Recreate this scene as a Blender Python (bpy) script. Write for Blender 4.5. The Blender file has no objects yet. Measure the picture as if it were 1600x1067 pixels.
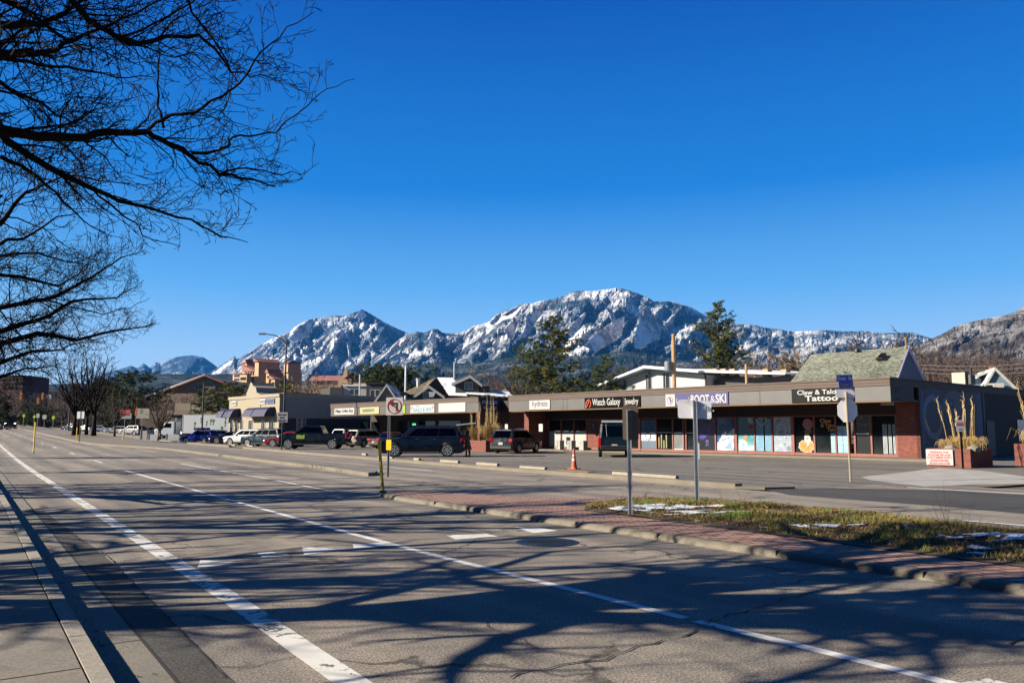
import bpy, bmesh, math, random
from mathutils import Vector, Matrix, noise as mnoise
R = math.radians
PI = math.pi
sc = bpy.context.scene
# ---------------------------------------------------------------- camera, sky, sun, exposure
EYE = 1.65
FOC, CXP, CYP = 1244.0, 800.0, 533.5           # lens in photograph pixels (28 mm on 36 mm)
PITCH = math.atan((671 - 533.5) / FOC)
YAW = R(34.3)
cd = bpy.data.cameras.new('camera')
cam = bpy.data.objects.new('camera', cd)
sc.collection.objects.link(cam)
cam.location = (0, 0, EYE)
cam.rotation_euler = (R(90) + PITCH, 0, -YAW)
cd.sensor_width = 36; cd.lens = 28; cd.clip_start = 0.1; cd.clip_end = 30000
sc.camera = cam
SUN_AZ, SUN_EL = R(-68), R(25)                  # clockwise from +Y
w = bpy.data.worlds.new('World'); sc.world = w; w.use_nodes = True
nt = w.node_tree; bg = nt.nodes['Background']
sky = nt.nodes.new('ShaderNodeTexSky'); sky.sky_type = 'NISHITA'; sky.sun_disc = False
sky.sun_elevation = SUN_EL; sky.sun_rotation = SUN_AZ
sky.altitude = 1650; sky.air_density = 1.0; sky.dust_density = 0.15; sky.ozone_density = 4.0
tcs = nt.nodes.new('ShaderNodeTexCoord'); sep = nt.nodes.new('ShaderNodeSeparateXYZ'); nt.links.new(tcs.outputs['Generated'], sep.inputs[0])
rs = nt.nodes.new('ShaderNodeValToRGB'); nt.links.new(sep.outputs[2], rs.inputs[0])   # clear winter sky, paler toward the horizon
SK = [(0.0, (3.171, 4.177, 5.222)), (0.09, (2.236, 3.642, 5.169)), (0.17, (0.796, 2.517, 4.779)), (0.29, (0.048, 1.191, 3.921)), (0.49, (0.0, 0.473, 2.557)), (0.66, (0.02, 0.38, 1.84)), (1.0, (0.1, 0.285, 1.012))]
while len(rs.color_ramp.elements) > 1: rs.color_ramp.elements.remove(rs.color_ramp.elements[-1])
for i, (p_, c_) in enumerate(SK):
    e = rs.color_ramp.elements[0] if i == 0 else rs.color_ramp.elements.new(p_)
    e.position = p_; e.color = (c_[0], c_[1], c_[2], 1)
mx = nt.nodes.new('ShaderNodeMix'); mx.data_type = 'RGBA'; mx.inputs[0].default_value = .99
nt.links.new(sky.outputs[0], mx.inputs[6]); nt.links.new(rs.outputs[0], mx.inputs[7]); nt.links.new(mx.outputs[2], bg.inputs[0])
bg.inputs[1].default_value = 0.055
sl = bpy.data.lights.new('sun', 'SUN'); sl.energy = 5.0; sl.angle = R(0.42); sl.color = (1, .89, .72)
sun = bpy.data.objects.new('sun', sl); sc.collection.objects.link(sun)
SD = Vector((math.sin(SUN_AZ) * math.cos(SUN_EL), math.cos(SUN_AZ) * math.cos(SUN_EL), math.sin(SUN_EL)))
sun.rotation_euler = (-SD).to_track_quat('-Z', 'Y').to_euler()
sc.view_settings.view_transform = 'Standard'; sc.view_settings.look = 'None'
sc.view_settings.exposure = 1.65; sc.view_settings.gamma = 1.0
sc.cycles.max_bounces = 6; sc.cycles.transparent_max_bounces = 8
sc.cycles.use_denoising = True
sc.cycles.volume_step_rate = 4
sc.cycles.volume_bounces = 0
# ---------------------------------------------------------------- helpers
C = sc.collection
def tag(o, label=None, cat=None, group=None, kind=None):
    if label: o['label'] = label
    if cat: o['category'] = cat
    if group: o['group'] = group
    if kind: o['kind'] = kind
    return o
def empty(name, loc=(0, 0, 0), rz=0.0, label=None, cat=None, group=None):
    o = bpy.data.objects.new(name, None); C.objects.link(o)
    o.location = loc; o.rotation_euler = (0, 0, rz); o.empty_display_size = .2
    return tag(o, label, cat, group)
class MB:
    def __init__(s): s.v = []; s.f = []; s.m = []; s.cur = 0
    def add(s, vs, fs, m=None):
        b = len(s.v); s.v += [tuple(q) for q in vs]
        s.f += [tuple(b + i for i in f) for f in fs]; s.m += [s.cur if m is None else m] * len(fs)
    def box(s, x0, x1, y0, y1, z0, z1, m=None):
        vs = [(x, y, z) for z in (z0, z1) for y in (y0, y1) for x in (x0, x1)]
        s.add(vs, [(0, 2, 3, 1), (4, 5, 7, 6), (0, 1, 5, 4), (2, 6, 7, 3), (0, 4, 6, 2), (1, 3, 7, 5)], m); return s
    def rbox(s, c, size, rz=0, rx=0, ry=0, m=None):
        M = Matrix.Translation(c) @ Matrix.Rotation(rz, 4, 'Z') @ Matrix.Rotation(ry, 4, 'Y') @ Matrix.Rotation(rx, 4, 'X')
        h = [q / 2 for q in size]
        vs = [M @ Vector((x * h[0], y * h[1], z * h[2])) for z in (-1, 1) for y in (-1, 1) for x in (-1, 1)]
        s.add(vs, [(0, 2, 3, 1), (4, 5, 7, 6), (0, 1, 5, 4), (2, 6, 7, 3), (0, 4, 6, 2), (1, 3, 7, 5)], m); return s
    def quad(s, a, b, c, d, m=None): s.add([a, b, c, d], [(0, 1, 2, 3)], m); return s
    def poly(s, pts, m=None): s.add(pts, [tuple(range(len(pts)))], m); return s
    def prism(s, pts, off, m=None):
        n = len(pts); o = Vector(off)
        vs = [Vector(p) for p in pts] + [Vector(p) + o for p in pts]
        s.add(vs, [tuple(range(n))[::-1], tuple(range(n, 2 * n))] + [(i, (i + 1) % n, n + (i + 1) % n, n + i) for i in range(n)], m); return s
    def tube(s, pts, rad, n=6, m=None, cap=True):
        pts = [Vector(p) for p in pts]
        if not hasattr(rad, '__len__'): rad = [rad] * len(pts)
        b = len(s.v); up = None; k = len(pts)
        for i, p in enumerate(pts):
            t = (pts[min(i + 1, k - 1)] - pts[max(i - 1, 0)])
            if t.length < 1e-9: t = Vector((0, 0, 1))
            t.normalize()
            if up is None: up = t.orthogonal().normalized()
            else:
                up = up - t * up.dot(t)
                up = up.normalized() if up.length > 1e-6 else t.orthogonal().normalized()
            w_ = t.cross(up); r = rad[i]
            for j in range(n):
                a = 2 * PI * j / n
                s.v.append(tuple(p + up * (r * math.cos(a)) + w_ * (r * math.sin(a))))
        mm = s.cur if m is None else m
        for i in range(k - 1):
            for j in range(n):
                s.f.append((b + i * n + j, b + i * n + (j + 1) % n, b + (i + 1) * n + (j + 1) % n, b + (i + 1) * n + j)); s.m.append(mm)
        if cap and n > 3:
            s.f.append(tuple(b + j for j in range(n))[::-1]); s.f.append(tuple(b + (k - 1) * n + j for j in range(n))); s.m += [mm, mm]
        return s
    def lathe(s, prof, c=(0, 0, 0), n=16, axis='z', m=None):
        b = len(s.v); k = len(prof)
        for r, z in prof:
            for j in range(n):
                a = 2 * PI * j / n; x, y = r * math.cos(a), r * math.sin(a)
                q = (x, y, z) if axis == 'z' else ((x, z, y) if axis == 'y' else (z, x, y))
                s.v.append((q[0] + c[0], q[1] + c[1], q[2] + c[2]))
        mm = s.cur if m is None else m
        for i in range(k - 1):
            for j in range(n):
                s.f.append((b + i * n + j, b + i * n + (j + 1) % n, b + (i + 1) * n + (j + 1) % n, b + (i + 1) * n + j)); s.m.append(mm)
        s.f.append(tuple(b + j for j in range(n))[::-1]); s.f.append(tuple(b + (k - 1) * n + j for j in range(n))); s.m += [mm, mm]
        return s
    def mesh(s, name, mats, smooth=False):
        me = bpy.data.meshes.new(name); me.from_pydata(s.v, [], s.f)
        for q in (mats if isinstance(mats, (list, tuple)) else [mats]): me.materials.append(q)
        if len(me.polygons) == len(s.m): me.polygons.foreach_set('material_index', s.m)
        if smooth: me.polygons.foreach_set('use_smooth', [True] * len(me.polygons))
        me.update(); return me
    def build(s, name, mats, parent=None, smooth=False, bevel=0, label=None, fix=True):
        me = s.mesh(name, mats, smooth)
        if fix and len(me.vertices) < 4000:
            bm = bmesh.new(); bm.from_mesh(me); bmesh.ops.recalc_face_normals(bm, faces=bm.faces); bm.to_mesh(me); bm.free()
        o = bpy.data.objects.new(name, me); C.objects.link(o)
        if parent: o.parent = parent
        if bevel:
            b = o.modifiers.new('bevel', 'BEVEL'); b.width = bevel; b.segments = 2; b.limit_method = 'ANGLE'; b.angle_limit = R(35)
        if label: o['label'] = label
        return o
def struct(o): o['kind'] = 'structure'; return o
def dup(root, loc=None, rz=None, label=None, scale=None):
    r = root.copy(); C.objects.link(r)
    if loc is not None: r.location = loc
    if rz is not None: r.rotation_euler = (0, 0, rz)
    if scale: r.scale = (scale if hasattr(scale, '__len__') else (scale,) * 3)
    if label: r['label'] = label
    for ch in list(root.children):
        c = ch.copy(); C.objects.link(c); c.parent = r
        for g in list(ch.children):
            d = g.copy(); C.objects.link(d); d.parent = c
    return r
# calibration of the place: pixel of the survey photograph -> direction in the world
def ray(x, y):
    a = (x - CXP) / FOC; b = -(y - CYP) / FOC
    fy = math.cos(PITCH) - b * math.sin(PITCH); fz = math.sin(PITCH) + b * math.cos(PITCH)
    return Vector((a * math.cos(YAW) + fy * math.sin(YAW), -a * math.sin(YAW) + fy * math.cos(YAW), fz))
FWD = Vector((math.sin(YAW), math.cos(YAW), 0))
def at(x, y, D):                                # point at horizontal depth D
    r = ray(x, y); return Vector((0, 0, EYE)) + r * (D / r.dot(FWD))
def proj(p):
    q = Vector(p) - Vector((0, 0, EYE)); xc = q.x * math.cos(YAW) - q.y * math.sin(YAW); yc = q.dot(FWD)
    d = yc * math.cos(PITCH) + q.z * math.sin(PITCH); u = -yc * math.sin(PITCH) + q.z * math.cos(PITCH)
    if d < .05: return None
    return CXP + FOC * xc / d, CYP - FOC * u / d
def sm(t): t = max(0., min(1., t)); return t * t * (3 - 2 * t)
def gz(X, Y):                                   # the land climbs gently away along the street
    s0 = 45 + 65 * sm((X - 14) / 8); t = min(Y, 300) - s0
    return 0.0125 * (t if t > 12 else (0 if t < -12 else (t + 12) ** 2 / 48))
def G(x, y, z=0.0):
    r = ray(x, y); k = 0.0; t = 60.
    for _ in range(12):
        t = (z + k - EYE) / r.z
        if t < 0 or t > 400: t = 400
        k = .5 * k + .5 * gz(r.x * t, r.y * t)
    return Vector((r.x * t, r.y * t, z + gz(r.x * t, r.y * t)))
class Frame:                                    # upright local frame; x to the viewer's right, y away, z up
    def __init__(s, o, rz): s.o = Vector((o[0], o[1], 0)); s.rz = rz; s.x = Vector((math.cos(rz), math.sin(rz), 0)); s.y = Vector((-math.sin(rz), math.cos(rz), 0))
    def hit(s, px, py, yp=0.0):
        r = ray(px, py); t = ((s.o + s.y * yp).dot(s.y)) / r.dot(s.y); q = Vector((0, 0, EYE)) + r * t - s.o
        return q.dot(s.x), q.z
    def side(s, px, py, xp=0.0):
        r = ray(px, py); t = ((s.o + s.x * xp).dot(s.x)) / r.dot(s.x); q = Vector((0, 0, EYE)) + r * t - s.o
        return q.dot(s.y), q.z
# ---------------------------------------------------------------- materials
ALB = .66                                       # the photograph is exposed generously; surfaces keep modest albedos
def rgb(h): return tuple(ALB * ((int(h[i:i + 2], 16) / 255) ** 2.2) for i in (0, 2, 4)) + (1,)
def newmat(name):
    m = bpy.data.materials.new(name); m.use_nodes = True; return m, m.node_tree, m.node_tree.nodes['Principled BSDF']
def N(nt, t, **k):
    n = nt.nodes.new(t)
    for a, b in k.items():
        if a in n.inputs: n.inputs[a].default_value = b
        else: setattr(n, a, b)
    return n
def tc(nt, kind='Object', scale=(1, 1, 1)):
    c = N(nt, 'ShaderNodeTexCoord'); mp = N(nt, 'ShaderNodeMapping'); mp.inputs['Scale'].default_value = scale
    nt.links.new(c.outputs[kind], mp.inputs[0]); return mp.outputs[0]
def nz(nt, vec, scale, detail=4, rough=.6):
    n = N(nt, 'ShaderNodeTexNoise', Scale=scale, Detail=detail, Roughness=rough); nt.links.new(vec, n.inputs['Vector']); return n.outputs[0]
def ramp(nt, fac, stops):
    r = N(nt, 'ShaderNodeValToRGB'); e = r.color_ramp.elements
    while len(e) > 1: e.remove(e[-1])
    e[0].position = stops[0][0]; e[0].color = stops[0][1]
    for p, c in stops[1:]: q = e.new(p); q.color = c
    nt.links.new(fac, r.inputs[0]); return r.outputs[0]
def mix(nt, fac, a, b, mode='MIX'):
    m = N(nt, 'ShaderNodeMix', data_type='RGBA', blend_type=mode)
    for s_, v in ((0, fac), (6, a), (7, b)):
        if hasattr(v, 'is_output'): nt.links.new(v, m.inputs[s_])
        else: m.inputs[s_].default_value = v
    return m.outputs[2]
def bump(nt, p, h, st=.3, dist=.01):
    b = N(nt, 'ShaderNodeBump', Strength=st, Distance=dist); nt.links.new(h, b.inputs['Height']); nt.links.new(b.outputs[0], p.inputs['Normal'])
def g(v): return (v, v, v, 1)
def mul(c, k): return (c[0] * k, c[1] * k, c[2] * k, 1)
def plain(name, col, rough=.6, metal=0., var=.12, scale=3., coat=0., spec=.5):
    m, nt, p = newmat(name); c = rgb(col) if isinstance(col, str) else col
    n = nz(nt, tc(nt), scale, 5)
    nt.links.new(ramp(nt, n, [(.3, mul(c, 1 - var)), (.7, mul(c, 1 + var))]), p.inputs['Base Color'])
    p.inputs['Roughness'].default_value = rough; p.inputs['Metallic'].default_value = metal
    p.inputs['Coat Weight'].default_value = coat; p.inputs['Specular IOR Level'].default_value = spec
    return m
M = {}
def mt(name, *a, **k):
    if name not in M: M[name] = plain(name, *a, **k)
    return M[name]
def asphalt(name, base, warm=1.0, var=.25, crack=True):
    m, nt, p = newmat(name); v = tc(nt)
    big = nz(nt, v, .12, 3); mid = nz(nt, v, 1.3, 4); fine = nz(nt, v, 55, 2, .8)
    st = nz(nt, tc(nt, 'Object', (1.6, .07, 1)), 1.0, 4)
    def cc(k): return (base * k * warm, base * k, base * k * (2 - warm) * .97, 1)
    c = ramp(nt, mid, [(.3, cc(1 - var * .5)), (.7, cc(1 + var * .5))])
    c = mix(nt, 1.0, c, ramp(nt, big, [(.35, g(.85)), (.65, g(1.12))]), 'MULTIPLY')
    c = mix(nt, 1.0, c, ramp(nt, st, [(.35, g(.78)), (.65, (1.24, 1.18, 1.1, 1))]), 'MULTIPLY')
    c = mix(nt, 1.0, c, ramp(nt, fine, [(.36, g(.45)), (.5, g(.95)), (.66, g(1.9))]), 'MULTIPLY')
    if crack:
        vo = N(nt, 'ShaderNodeTexVoronoi', feature='DISTANCE_TO_EDGE', Scale=.28)
        wv = N(nt, 'ShaderNodeVectorMath', operation='MULTIPLY_ADD'); nn = N(nt, 'ShaderNodeTexNoise', Scale=1.7, Detail=5)
        nt.links.new(v, nn.inputs['Vector']); nt.links.new(nn.outputs[1], wv.inputs[0]); wv.inputs[1].default_value = (.9, .9, .9); nt.links.new(v, wv.inputs[2])
        nt.links.new(wv.outputs[0], vo.inputs['Vector'])
        cr = ramp(nt, vo.outputs[0], [(0.0, g(.3)), (.006, g(.45)), (.011, g(1))])
        msk = ramp(nt, nz(nt, v, .22, 2), [(.43, g(0)), (.53, g(1))])
        c = mix(nt, msk, c, mix(nt, 1.0, c, cr, 'MULTIPLY'))
    tr = N(nt, 'ShaderNodeTexWave', wave_type='BANDS', bands_direction='X', Scale=.19, Distortion=.8, Detail=3); tr.inputs['Detail Scale'].default_value = .4; nt.links.new(v, tr.inputs['Vector'])
    c = mix(nt, .5 if crack else .15, c, mix(nt, 1.0, c, ramp(nt, tr.outputs[1], [(.2, g(.72)), (.75, (1.25, 1.18, 1.08, 1))]), 'MULTIPLY'))
    sp = nz(nt, v, .9, 6, .75); c = mix(nt, 1.0, c, ramp(nt, sp, [(.27, g(.55)), (.36, g(1))]), 'MULTIPLY')
    nt.links.new(c, p.inputs['Base Color']); p.inputs['Roughness'].default_value = .85; p.inputs['Specular IOR Level'].default_value = .3
    bump(nt, p, fine, .5, .006); M[name] = m; return m
asphalt('asphalt', .138, 1.09); asphalt('asphalt_lot', .102, 1.05); asphalt('asphalt_new', .036, 1.0, crack=False); asphalt('asphalt_patch', .045, 1.04, crack=False)
def concrete(name, col, joint=None):
    m, nt, p = newmat(name); v = tc(nt); c = rgb(col)
    a = nz(nt, v, 1.1, 5); b = nz(nt, v, 45, 2, .8)
    q = mix(nt, 1.0, ramp(nt, a, [(.3, mul(c, .8)), (.7, mul(c, 1.12))]), ramp(nt, b, [(.35, g(.75)), (.65, g(1.2))]), 'MULTIPLY')
    nt.links.new(q, p.inputs['Base Color']); p.inputs['Roughness'].default_value = .85; bump(nt, p, b, .3, .004); M[name] = m; return m
concrete('concrete', '7A746A'); concrete('concrete_pale', 'A3A09A'); concrete('curb', '716A5E'); concrete('curb_left', '938D81')
def paint(name, col, wear=.5):
    m, nt, p = newmat(name); v = tc(nt)
    n = nz(nt, v, 7, 6, .7); n2 = nz(nt, v, 1.2, 3)
    mk = ramp(nt, mix(nt, .45, n, n2), [(wear - .03, g(1)), (wear, g(0))])
    q = mix(nt, mk, mul(rgb(col), 1), (.075, .068, .06, 1)); nt.links.new(q, p.inputs['Base Color']); p.inputs['Roughness'].default_value = .7; M[name] = m; return m
paint('paint_worn', 'D8D6CE', .468); paint('paint', 'DEDEDA', .40); paint('paint_faint', 'D8D6CE', .44)
def bricks(name, c1, c2, cm, sx, sz, mort=.02, kind='Object', rot=None):
    m, nt, p = newmat(name); v = tc(nt, kind)
    if rot: v.node.inputs['Rotation'].default_value = rot
    b = N(nt, 'ShaderNodeTexBrick', Scale=1.0); b.inputs['Color1'].default_value = rgb(c1); b.inputs['Color2'].default_value = rgb(c2); b.inputs['Mortar'].default_value = rgb(cm)
    b.inputs['Mortar Size'].default_value = mort; b.inputs['Brick Width'].default_value = sx; b.inputs['Row Height'].default_value = sz; b.inputs['Mortar Smooth'].default_value = .3
    nt.links.new(v, b.inputs['Vector'])
    q = mix(nt, 1.0, b.outputs[0], ramp(nt, nz(nt, v, 4, 4), [(.3, g(.75)), (.7, g(1.2))]), 'MULTIPLY')
    nt.links.new(q, p.inputs['Base Color']); p.inputs['Roughness'].default_value = .85
    bump(nt, p, b.outputs[1], -.4, .01); M[name] = m; return m
bricks('brick_wall', '7A4236', '6A3429', '5E463E', .30, .085, .008, rot=(R(90), 0, 0))
bricks('brick_side', '7A4236', '6A3429', '5E463E', .30, .085, .008, rot=(R(90), 0, R(90)))
bricks('pavers', 'A98675', '93705F', '4E3A32', .30, .15, .022, rot=(0, 0, R(20)))
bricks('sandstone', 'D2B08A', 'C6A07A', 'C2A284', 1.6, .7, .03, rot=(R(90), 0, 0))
bricks('sandstone_shaded', 'A88C74', '987C66', '9C8672', 1.6, .7, .03, rot=(R(90), 0, R(90)))  # darker copy of the sandstone, shade of the turned-away faces painted in
def shingles(name, col):
    m, nt, p = newmat(name); v = tc(nt); vo = N(nt, 'ShaderNodeTexVoronoi', Scale=5.5); v2 = tc(nt, 'Object', (1, 1, 1.8)); nt.links.new(v2, vo.inputs['Vector'])
    wv = N(nt, 'ShaderNodeTexWave', wave_type='BANDS', bands_direction='Z', Scale=2.6, Distortion=.35, Detail=1); nt.links.new(v, wv.inputs['Vector']); c = rgb(col)
    q = mix(nt, 1.0, ramp(nt, vo.outputs[1], [(.2, mul(c, .6)), (.5, mul(c, 1.0)), (.8, mul(c, 1.5))]), ramp(nt, wv.outputs[1], [(.05, g(.6)), (.3, g(1))]), 'MULTIPLY')
    q = mix(nt, 1.0, q, ramp(nt, nz(nt, v, .7, 4), [(.3, g(.8)), (.7, g(1.15))]), 'MULTIPLY'); nt.links.new(q, p.inputs['Base Color']); p.inputs['Roughness'].default_value = .9; bump(nt, p, wv.outputs[1], .4, .02); M[name] = m
shingles('shingle', '767A6C'); shingles('shingle_tan', '756A58')
def glass(name, col, rough=.05, spec=.8):
    m, nt, p = newmat(name); c = rgb(col); nt.links.new(ramp(nt, nz(nt, tc(nt), .9, 2), [(.35, mul(c, .6)), (.65, mul(c, 1.4))]), p.inputs['Base Color'])
    p.inputs['Roughness'].default_value = rough; p.inputs['Specular IOR Level'].default_value = spec; M[name] = m; return m
glass('car_glass', '050607', .12, .14); glass('shop_glass', '1A2022', .08, .5); glass('window_dark', '20262B', .15)
def snowmat():
    m, nt, p = newmat('snow'); v = tc(nt); nt.links.new(ramp(nt, nz(nt, v, 6, 4), [(.3, (.42, .44, .48, 1)), (.7, (.6, .61, .63, 1))]), p.inputs['Base Color'])
    p.inputs['Roughness'].default_value = .6; bump(nt, p, nz(nt, v, 20, 3), .4, .02); M['snow'] = m
snowmat()
def roof_snow(name, base, amt):
    m, nt, p = newmat(name); v = tc(nt)
    k = ramp(nt, nz(nt, v, .45, 5, .65), [(amt - .02, g(0)), (amt + .02, g(1))])
    nt.links.new(mix(nt, k, rgb(base), (.5, .52, .55, 1)), p.inputs['Base Color']); p.inputs['Roughness'].default_value = .75; M[name] = m
roof_snow('roof_snowy', '5A5348', .47); roof_snow('roof_white', '6A6D72', .36); roof_snow('tile_snowy', 'A5604B', .5)
mt('black', '0B0B0C', .5); mt('rubber', '141414', .85); mt('chrome', 'C8CCD0', .18, 1.0, .05); mt('rim', 'D8DADC', .3, .7)
mt('plastic', '1C1D1E', .55); mt('galv', 'C4CACC', .45, .4); mt('galv_dull', '6F7478', .6, .4); mt('sign_back', 'FFFFFF', .45, 0, .06)
mt('white', 'A8A8A6', .6); mt('offwhite', '9C978C', .65); mt('red_light', 'A80F14', .25); mt('amber', 'D9861A', .3)
mt('lamp_clear', 'D5DADD', .15); mt('brown', '4A3128', .8); mt('brown_frame', '7A4237', .6); mt('wood', '9B7B55', .8, 0, .25)
mt('yellow', 'FFD010', .5); mt('orange', 'B9481C', .6); mt('steel_dark', '23282C', .5, .4)
# ---------------------------------------------------------------- text
def text(s, size, parent, loc, mat, rz=0.0, bold=0., name='lettering', align='LEFT', sx=1.0, ext=.004, shear=0.0, rot=None, width=None):
    cu = bpy.data.curves.new(name, 'FONT'); cu.body = s; cu.size = size; cu.extrude = ext; cu.offset = bold; cu.align_x = align; cu.shear = shear; cu.resolution_u = 3
    t = bpy.data.objects.new(name, cu); C.objects.link(t)
    dg = bpy.context.evaluated_depsgraph_get(); me = bpy.data.meshes.new_from_object(t.evaluated_get(dg))
    bpy.data.objects.remove(t)
    if width:
        xs_ = [v.co.x for v in me.vertices]; sx = width / (max(xs_) - min(xs_))
    me.materials.clear(); me.materials.append(mat)
    o = bpy.data.objects.new(name, me); C.objects.link(o); o.parent = parent
    o.location = loc; o.rotation_euler = rot or (R(90), 0, rz); o.scale = (sx, 1, 1); return o
# ---------------------------------------------------------------- ground, road, kerbs, markings
YS = [-30, -20, -14] + list(range(-10, 44, 2)) + list(range(44, 120, 4)) + list(range(120, 200, 8)) + list(range(200, 420, 20))
def lin(tab, y):
    if y <= tab[0][0]: return tab[0][1]
    for (a, b), (c, d) in zip(tab, tab[1:]):
        if y <= c: return b + (d - b) * (y - a) / (c - a)
    return tab[-1][1]
def fn(t): return (lambda y: t) if not isinstance(t, list) else (lambda y: lin(t, y))
def strip(mb, xl, xr, z, y0=-30, y1=400, m=None, nx=1, thick=0, step=None):
    xl, xr = fn(xl), fn(xr); ys = sorted(set([y0, y1] + [y for y in YS if y0 < y < y1])); b = len(mb.v)
    if step:
        ys = sorted(set(ys + [y0 + i * step for i in range(int((y1 - y0) / step))]))
    for y in ys:
        for i in range(nx + 1):
            x = xl(y) + (xr(y) - xl(y)) * i / nx; mb.v.append((x, y, gz(x, y) + z))
    k = nx + 1
    for j in range(len(ys) - 1):
        for i in range(nx): mb.f.append((b + j * k + i, b + j * k + i + 1, b + (j + 1) * k + i + 1, b + (j + 1) * k + i)); mb.m.append(mb.cur if m is None else m)
    if thick:
        for side, s_ in ((xl, 1), (xr, -1)):
            bb = len(mb.v)
            for y in ys:
                x = side(y); q = gz(x, y); mb.v += [(x, y, q + z), (x, y, q + z - thick)]
            for j in range(len(ys) - 1): mb.f.append((bb + 2 * j, bb + 2 * j + 1, bb + 2 * j + 3, bb + 2 * j + 2)); mb.m.append(mb.cur if m is None else m)
        for y in (ys[0], ys[-1]):
            q0, q1 = gz(xl(y), y), gz(xr(y), y)
            mb.quad((xl(y), y, q0 + z), (xr(y), y, q1 + z), (xr(y), y, q1 + z - thick), (xl(y), y, q0 + z - thick), m)
def flatbuild(mb, name, mat, smooth=False):
    return struct(mb.build(name, mat, smooth=smooth, fix=False))
# earth
def earthmat():
    m, nt, p = newmat('earth'); v = tc(nt)
    k = nz(nt, v, .02, 6, .7); k2 = nz(nt, v, .6, 4)
    c = ramp(nt, k, [(.3, rgb('4C4436')), (.5, rgb('6B5D48')), (.62, rgb('57503C')), (.7, rgb('7A705E'))])
    nt.links.new(mix(nt, 1.0, c, ramp(nt, k2, [(.3, g(.7)), (.7, g(1.2))]), 'MULTIPLY'), p.inputs['Base Color']); p.inputs['Roughness'].default_value = .95
    M['earth'] = m
earthmat()
mb = MB(); xs = [-700, -300, -100, -40, -20, -10, -3.4, 0, 5, 10, 14, 16, 18, 20, 22, 26, 34, 50, 80, 150, 300, 800, 2000, 5000, 8500]
ys = [-250, -100] + YS + [500, 800, 1500, 3000, 6000, 9000]
for y in ys:
    for x in xs: mb.v.append((x, y, gz(x, y) - (.06 if abs(y) < 420 else .06)))
k = len(xs)
for j in range(len(ys) - 1):
    for i in range(k - 1): mb.f.append((j * k + i, j * k + i + 1, (j + 1) * k + i + 1, (j + 1) * k + i)); mb.m.append(0)
flatbuild(mb, 'ground', M['earth'])
FC = [(15, 17.95), (27, 17.95), (38, 18.4), (50, 18.9), (68, 20), (86, 21.3), (110, 22.3), (180, 23), (400, 24)]
# asphalt of the street
mb = MB(); strip(mb, .80, FC, 0.0, 14, 400, nx=8); strip(mb, .80, 24.2, 0.0, -30, 14, nx=8)
flatbuild(mb, 'road', M['asphalt'])
mb = MB(); strip(mb, 1.26, [(5, 1.55), (10, 1.62), (12.4, 1.60), (19, 1.42)], .004, -30, 19)
flatbuild(mb, 'asphalt_patch', M['asphalt_patch'])
mb = MB(); strip(mb, .79, 1.24, .006, -30, 300); strip(mb, 1.238, 1.262, .007, -30, 60, m=1)
for y in range(-20, 120, 3): mb.quad((.80, y, gz(1, y) + .009), (1.24, y, gz(1, y) + .009), (1.24, y + .012, gz(1, y) + .009), (.80, y + .012, gz(1, y) + .009), 1)
mt('crack', '1B1814', .9); mt('joint', '4A443A', .9)
flatbuild(mb, 'gutter', [M['concrete'], M['crack']])
# left kerb and sidewalk
mb = MB(); strip(mb, .74, .86, .10, -30, 300, thick=.10)
for y in range(-20, 100, 3): mb.box(.739, .8615, y, y + .012, gz(.7, y) + .05, gz(.7, y) + .1015, 1)
flatbuild(mb, 'kerb', [M['curb_left'], M['joint']])
mb = MB(); strip(mb, -1.5, .725, .095, -30, 300, nx=2); strip(mb, .723, .742, .08, -30, 300, m=1)
for i, y in enumerate([a * 1.52 for a in range(-12, 70)]): mb.quad((-1.5, y, gz(0, y) + .098), (.725, y, gz(0, y) + .098), (.725, y + .014, gz(0, y) + .098), (-1.5, y + .014, gz(0, y) + .098), 1)
flatbuild(mb, 'sidewalk', [M['concrete'], M['joint']])
# markings
def ribbon(mb, pts, wd, z=.005, m=None, jitter=0, rnd=None):
    pts = [Vector((p[0], p[1], 0)) for p in pts]; b = len(mb.v); k = len(pts)
    for i, p in enumerate(pts):
        t = (pts[min(i + 1, k - 1)] - pts[max(i - 1, 0)]).normalized(); n_ = Vector((-t.y, t.x, 0))
        ww = wd if not jitter else wd * rnd.uniform(.1, .95)
        for s_ in (-1, 1):
            q = p + n_ * (ww / 2 * s_); mb.v.append((q.x, q.y, gz(q.x, q.y) + z))
    for i in range(k - 1): mb.f.append((b + 2 * i, b + 2 * i + 1, b + 2 * i + 3, b + 2 * i + 2)); mb.m.append(mb.cur if m is None else m)
mb = MB(); strip(mb, [(0, 2.06), (5, 2.08), (8, 2.15), (27, 2.2), (90, 2.3), (300, 2.6)], [(0, 2.28), (5, 2.3), (8, 2.37), (27, 2.41), (90, 2.5), (300, 2.8)], .004, -30, 260)
flatbuild(mb, 'edge_line', M['paint_worn'])
mb = MB()
strip(mb, [(3, 5.39), (5, 5.28), (11, 5.13), (19, 5.2), (36, 5.40)], [(3, 5.51), (5, 5.40), (11, 5.25), (19, 5.32), (36, 5.52)], .004, -20, 4.99)
strip(mb, [(3, 5.39), (5, 5.28), (11, 5.13), (19, 5.2), (36, 5.40)], [(3, 5.51), (5, 5.40), (11, 5.25), (19, 5.32), (36, 5.52)], .004, 5.12, 36)
y = 44
while y < 220: strip(mb, 5.6, 5.72, .006, y, y + 3); y += 12
strip(mb, [(19, 8.12), (27, 8.5), (41, 8.62)], [(19, 8.22), (27, 8.6), (41, 8.74)], .004, 20.5, 41)
strip(mb, [(28, 15.5), (95, 16.2)], [(28, 15.62), (95, 16.34)], .004, 28.5, 33)
strip(mb, [(28, 15.5), (95, 16.2)], [(28, 15.62), (95, 16.34)], .006, 79, 95)
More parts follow.
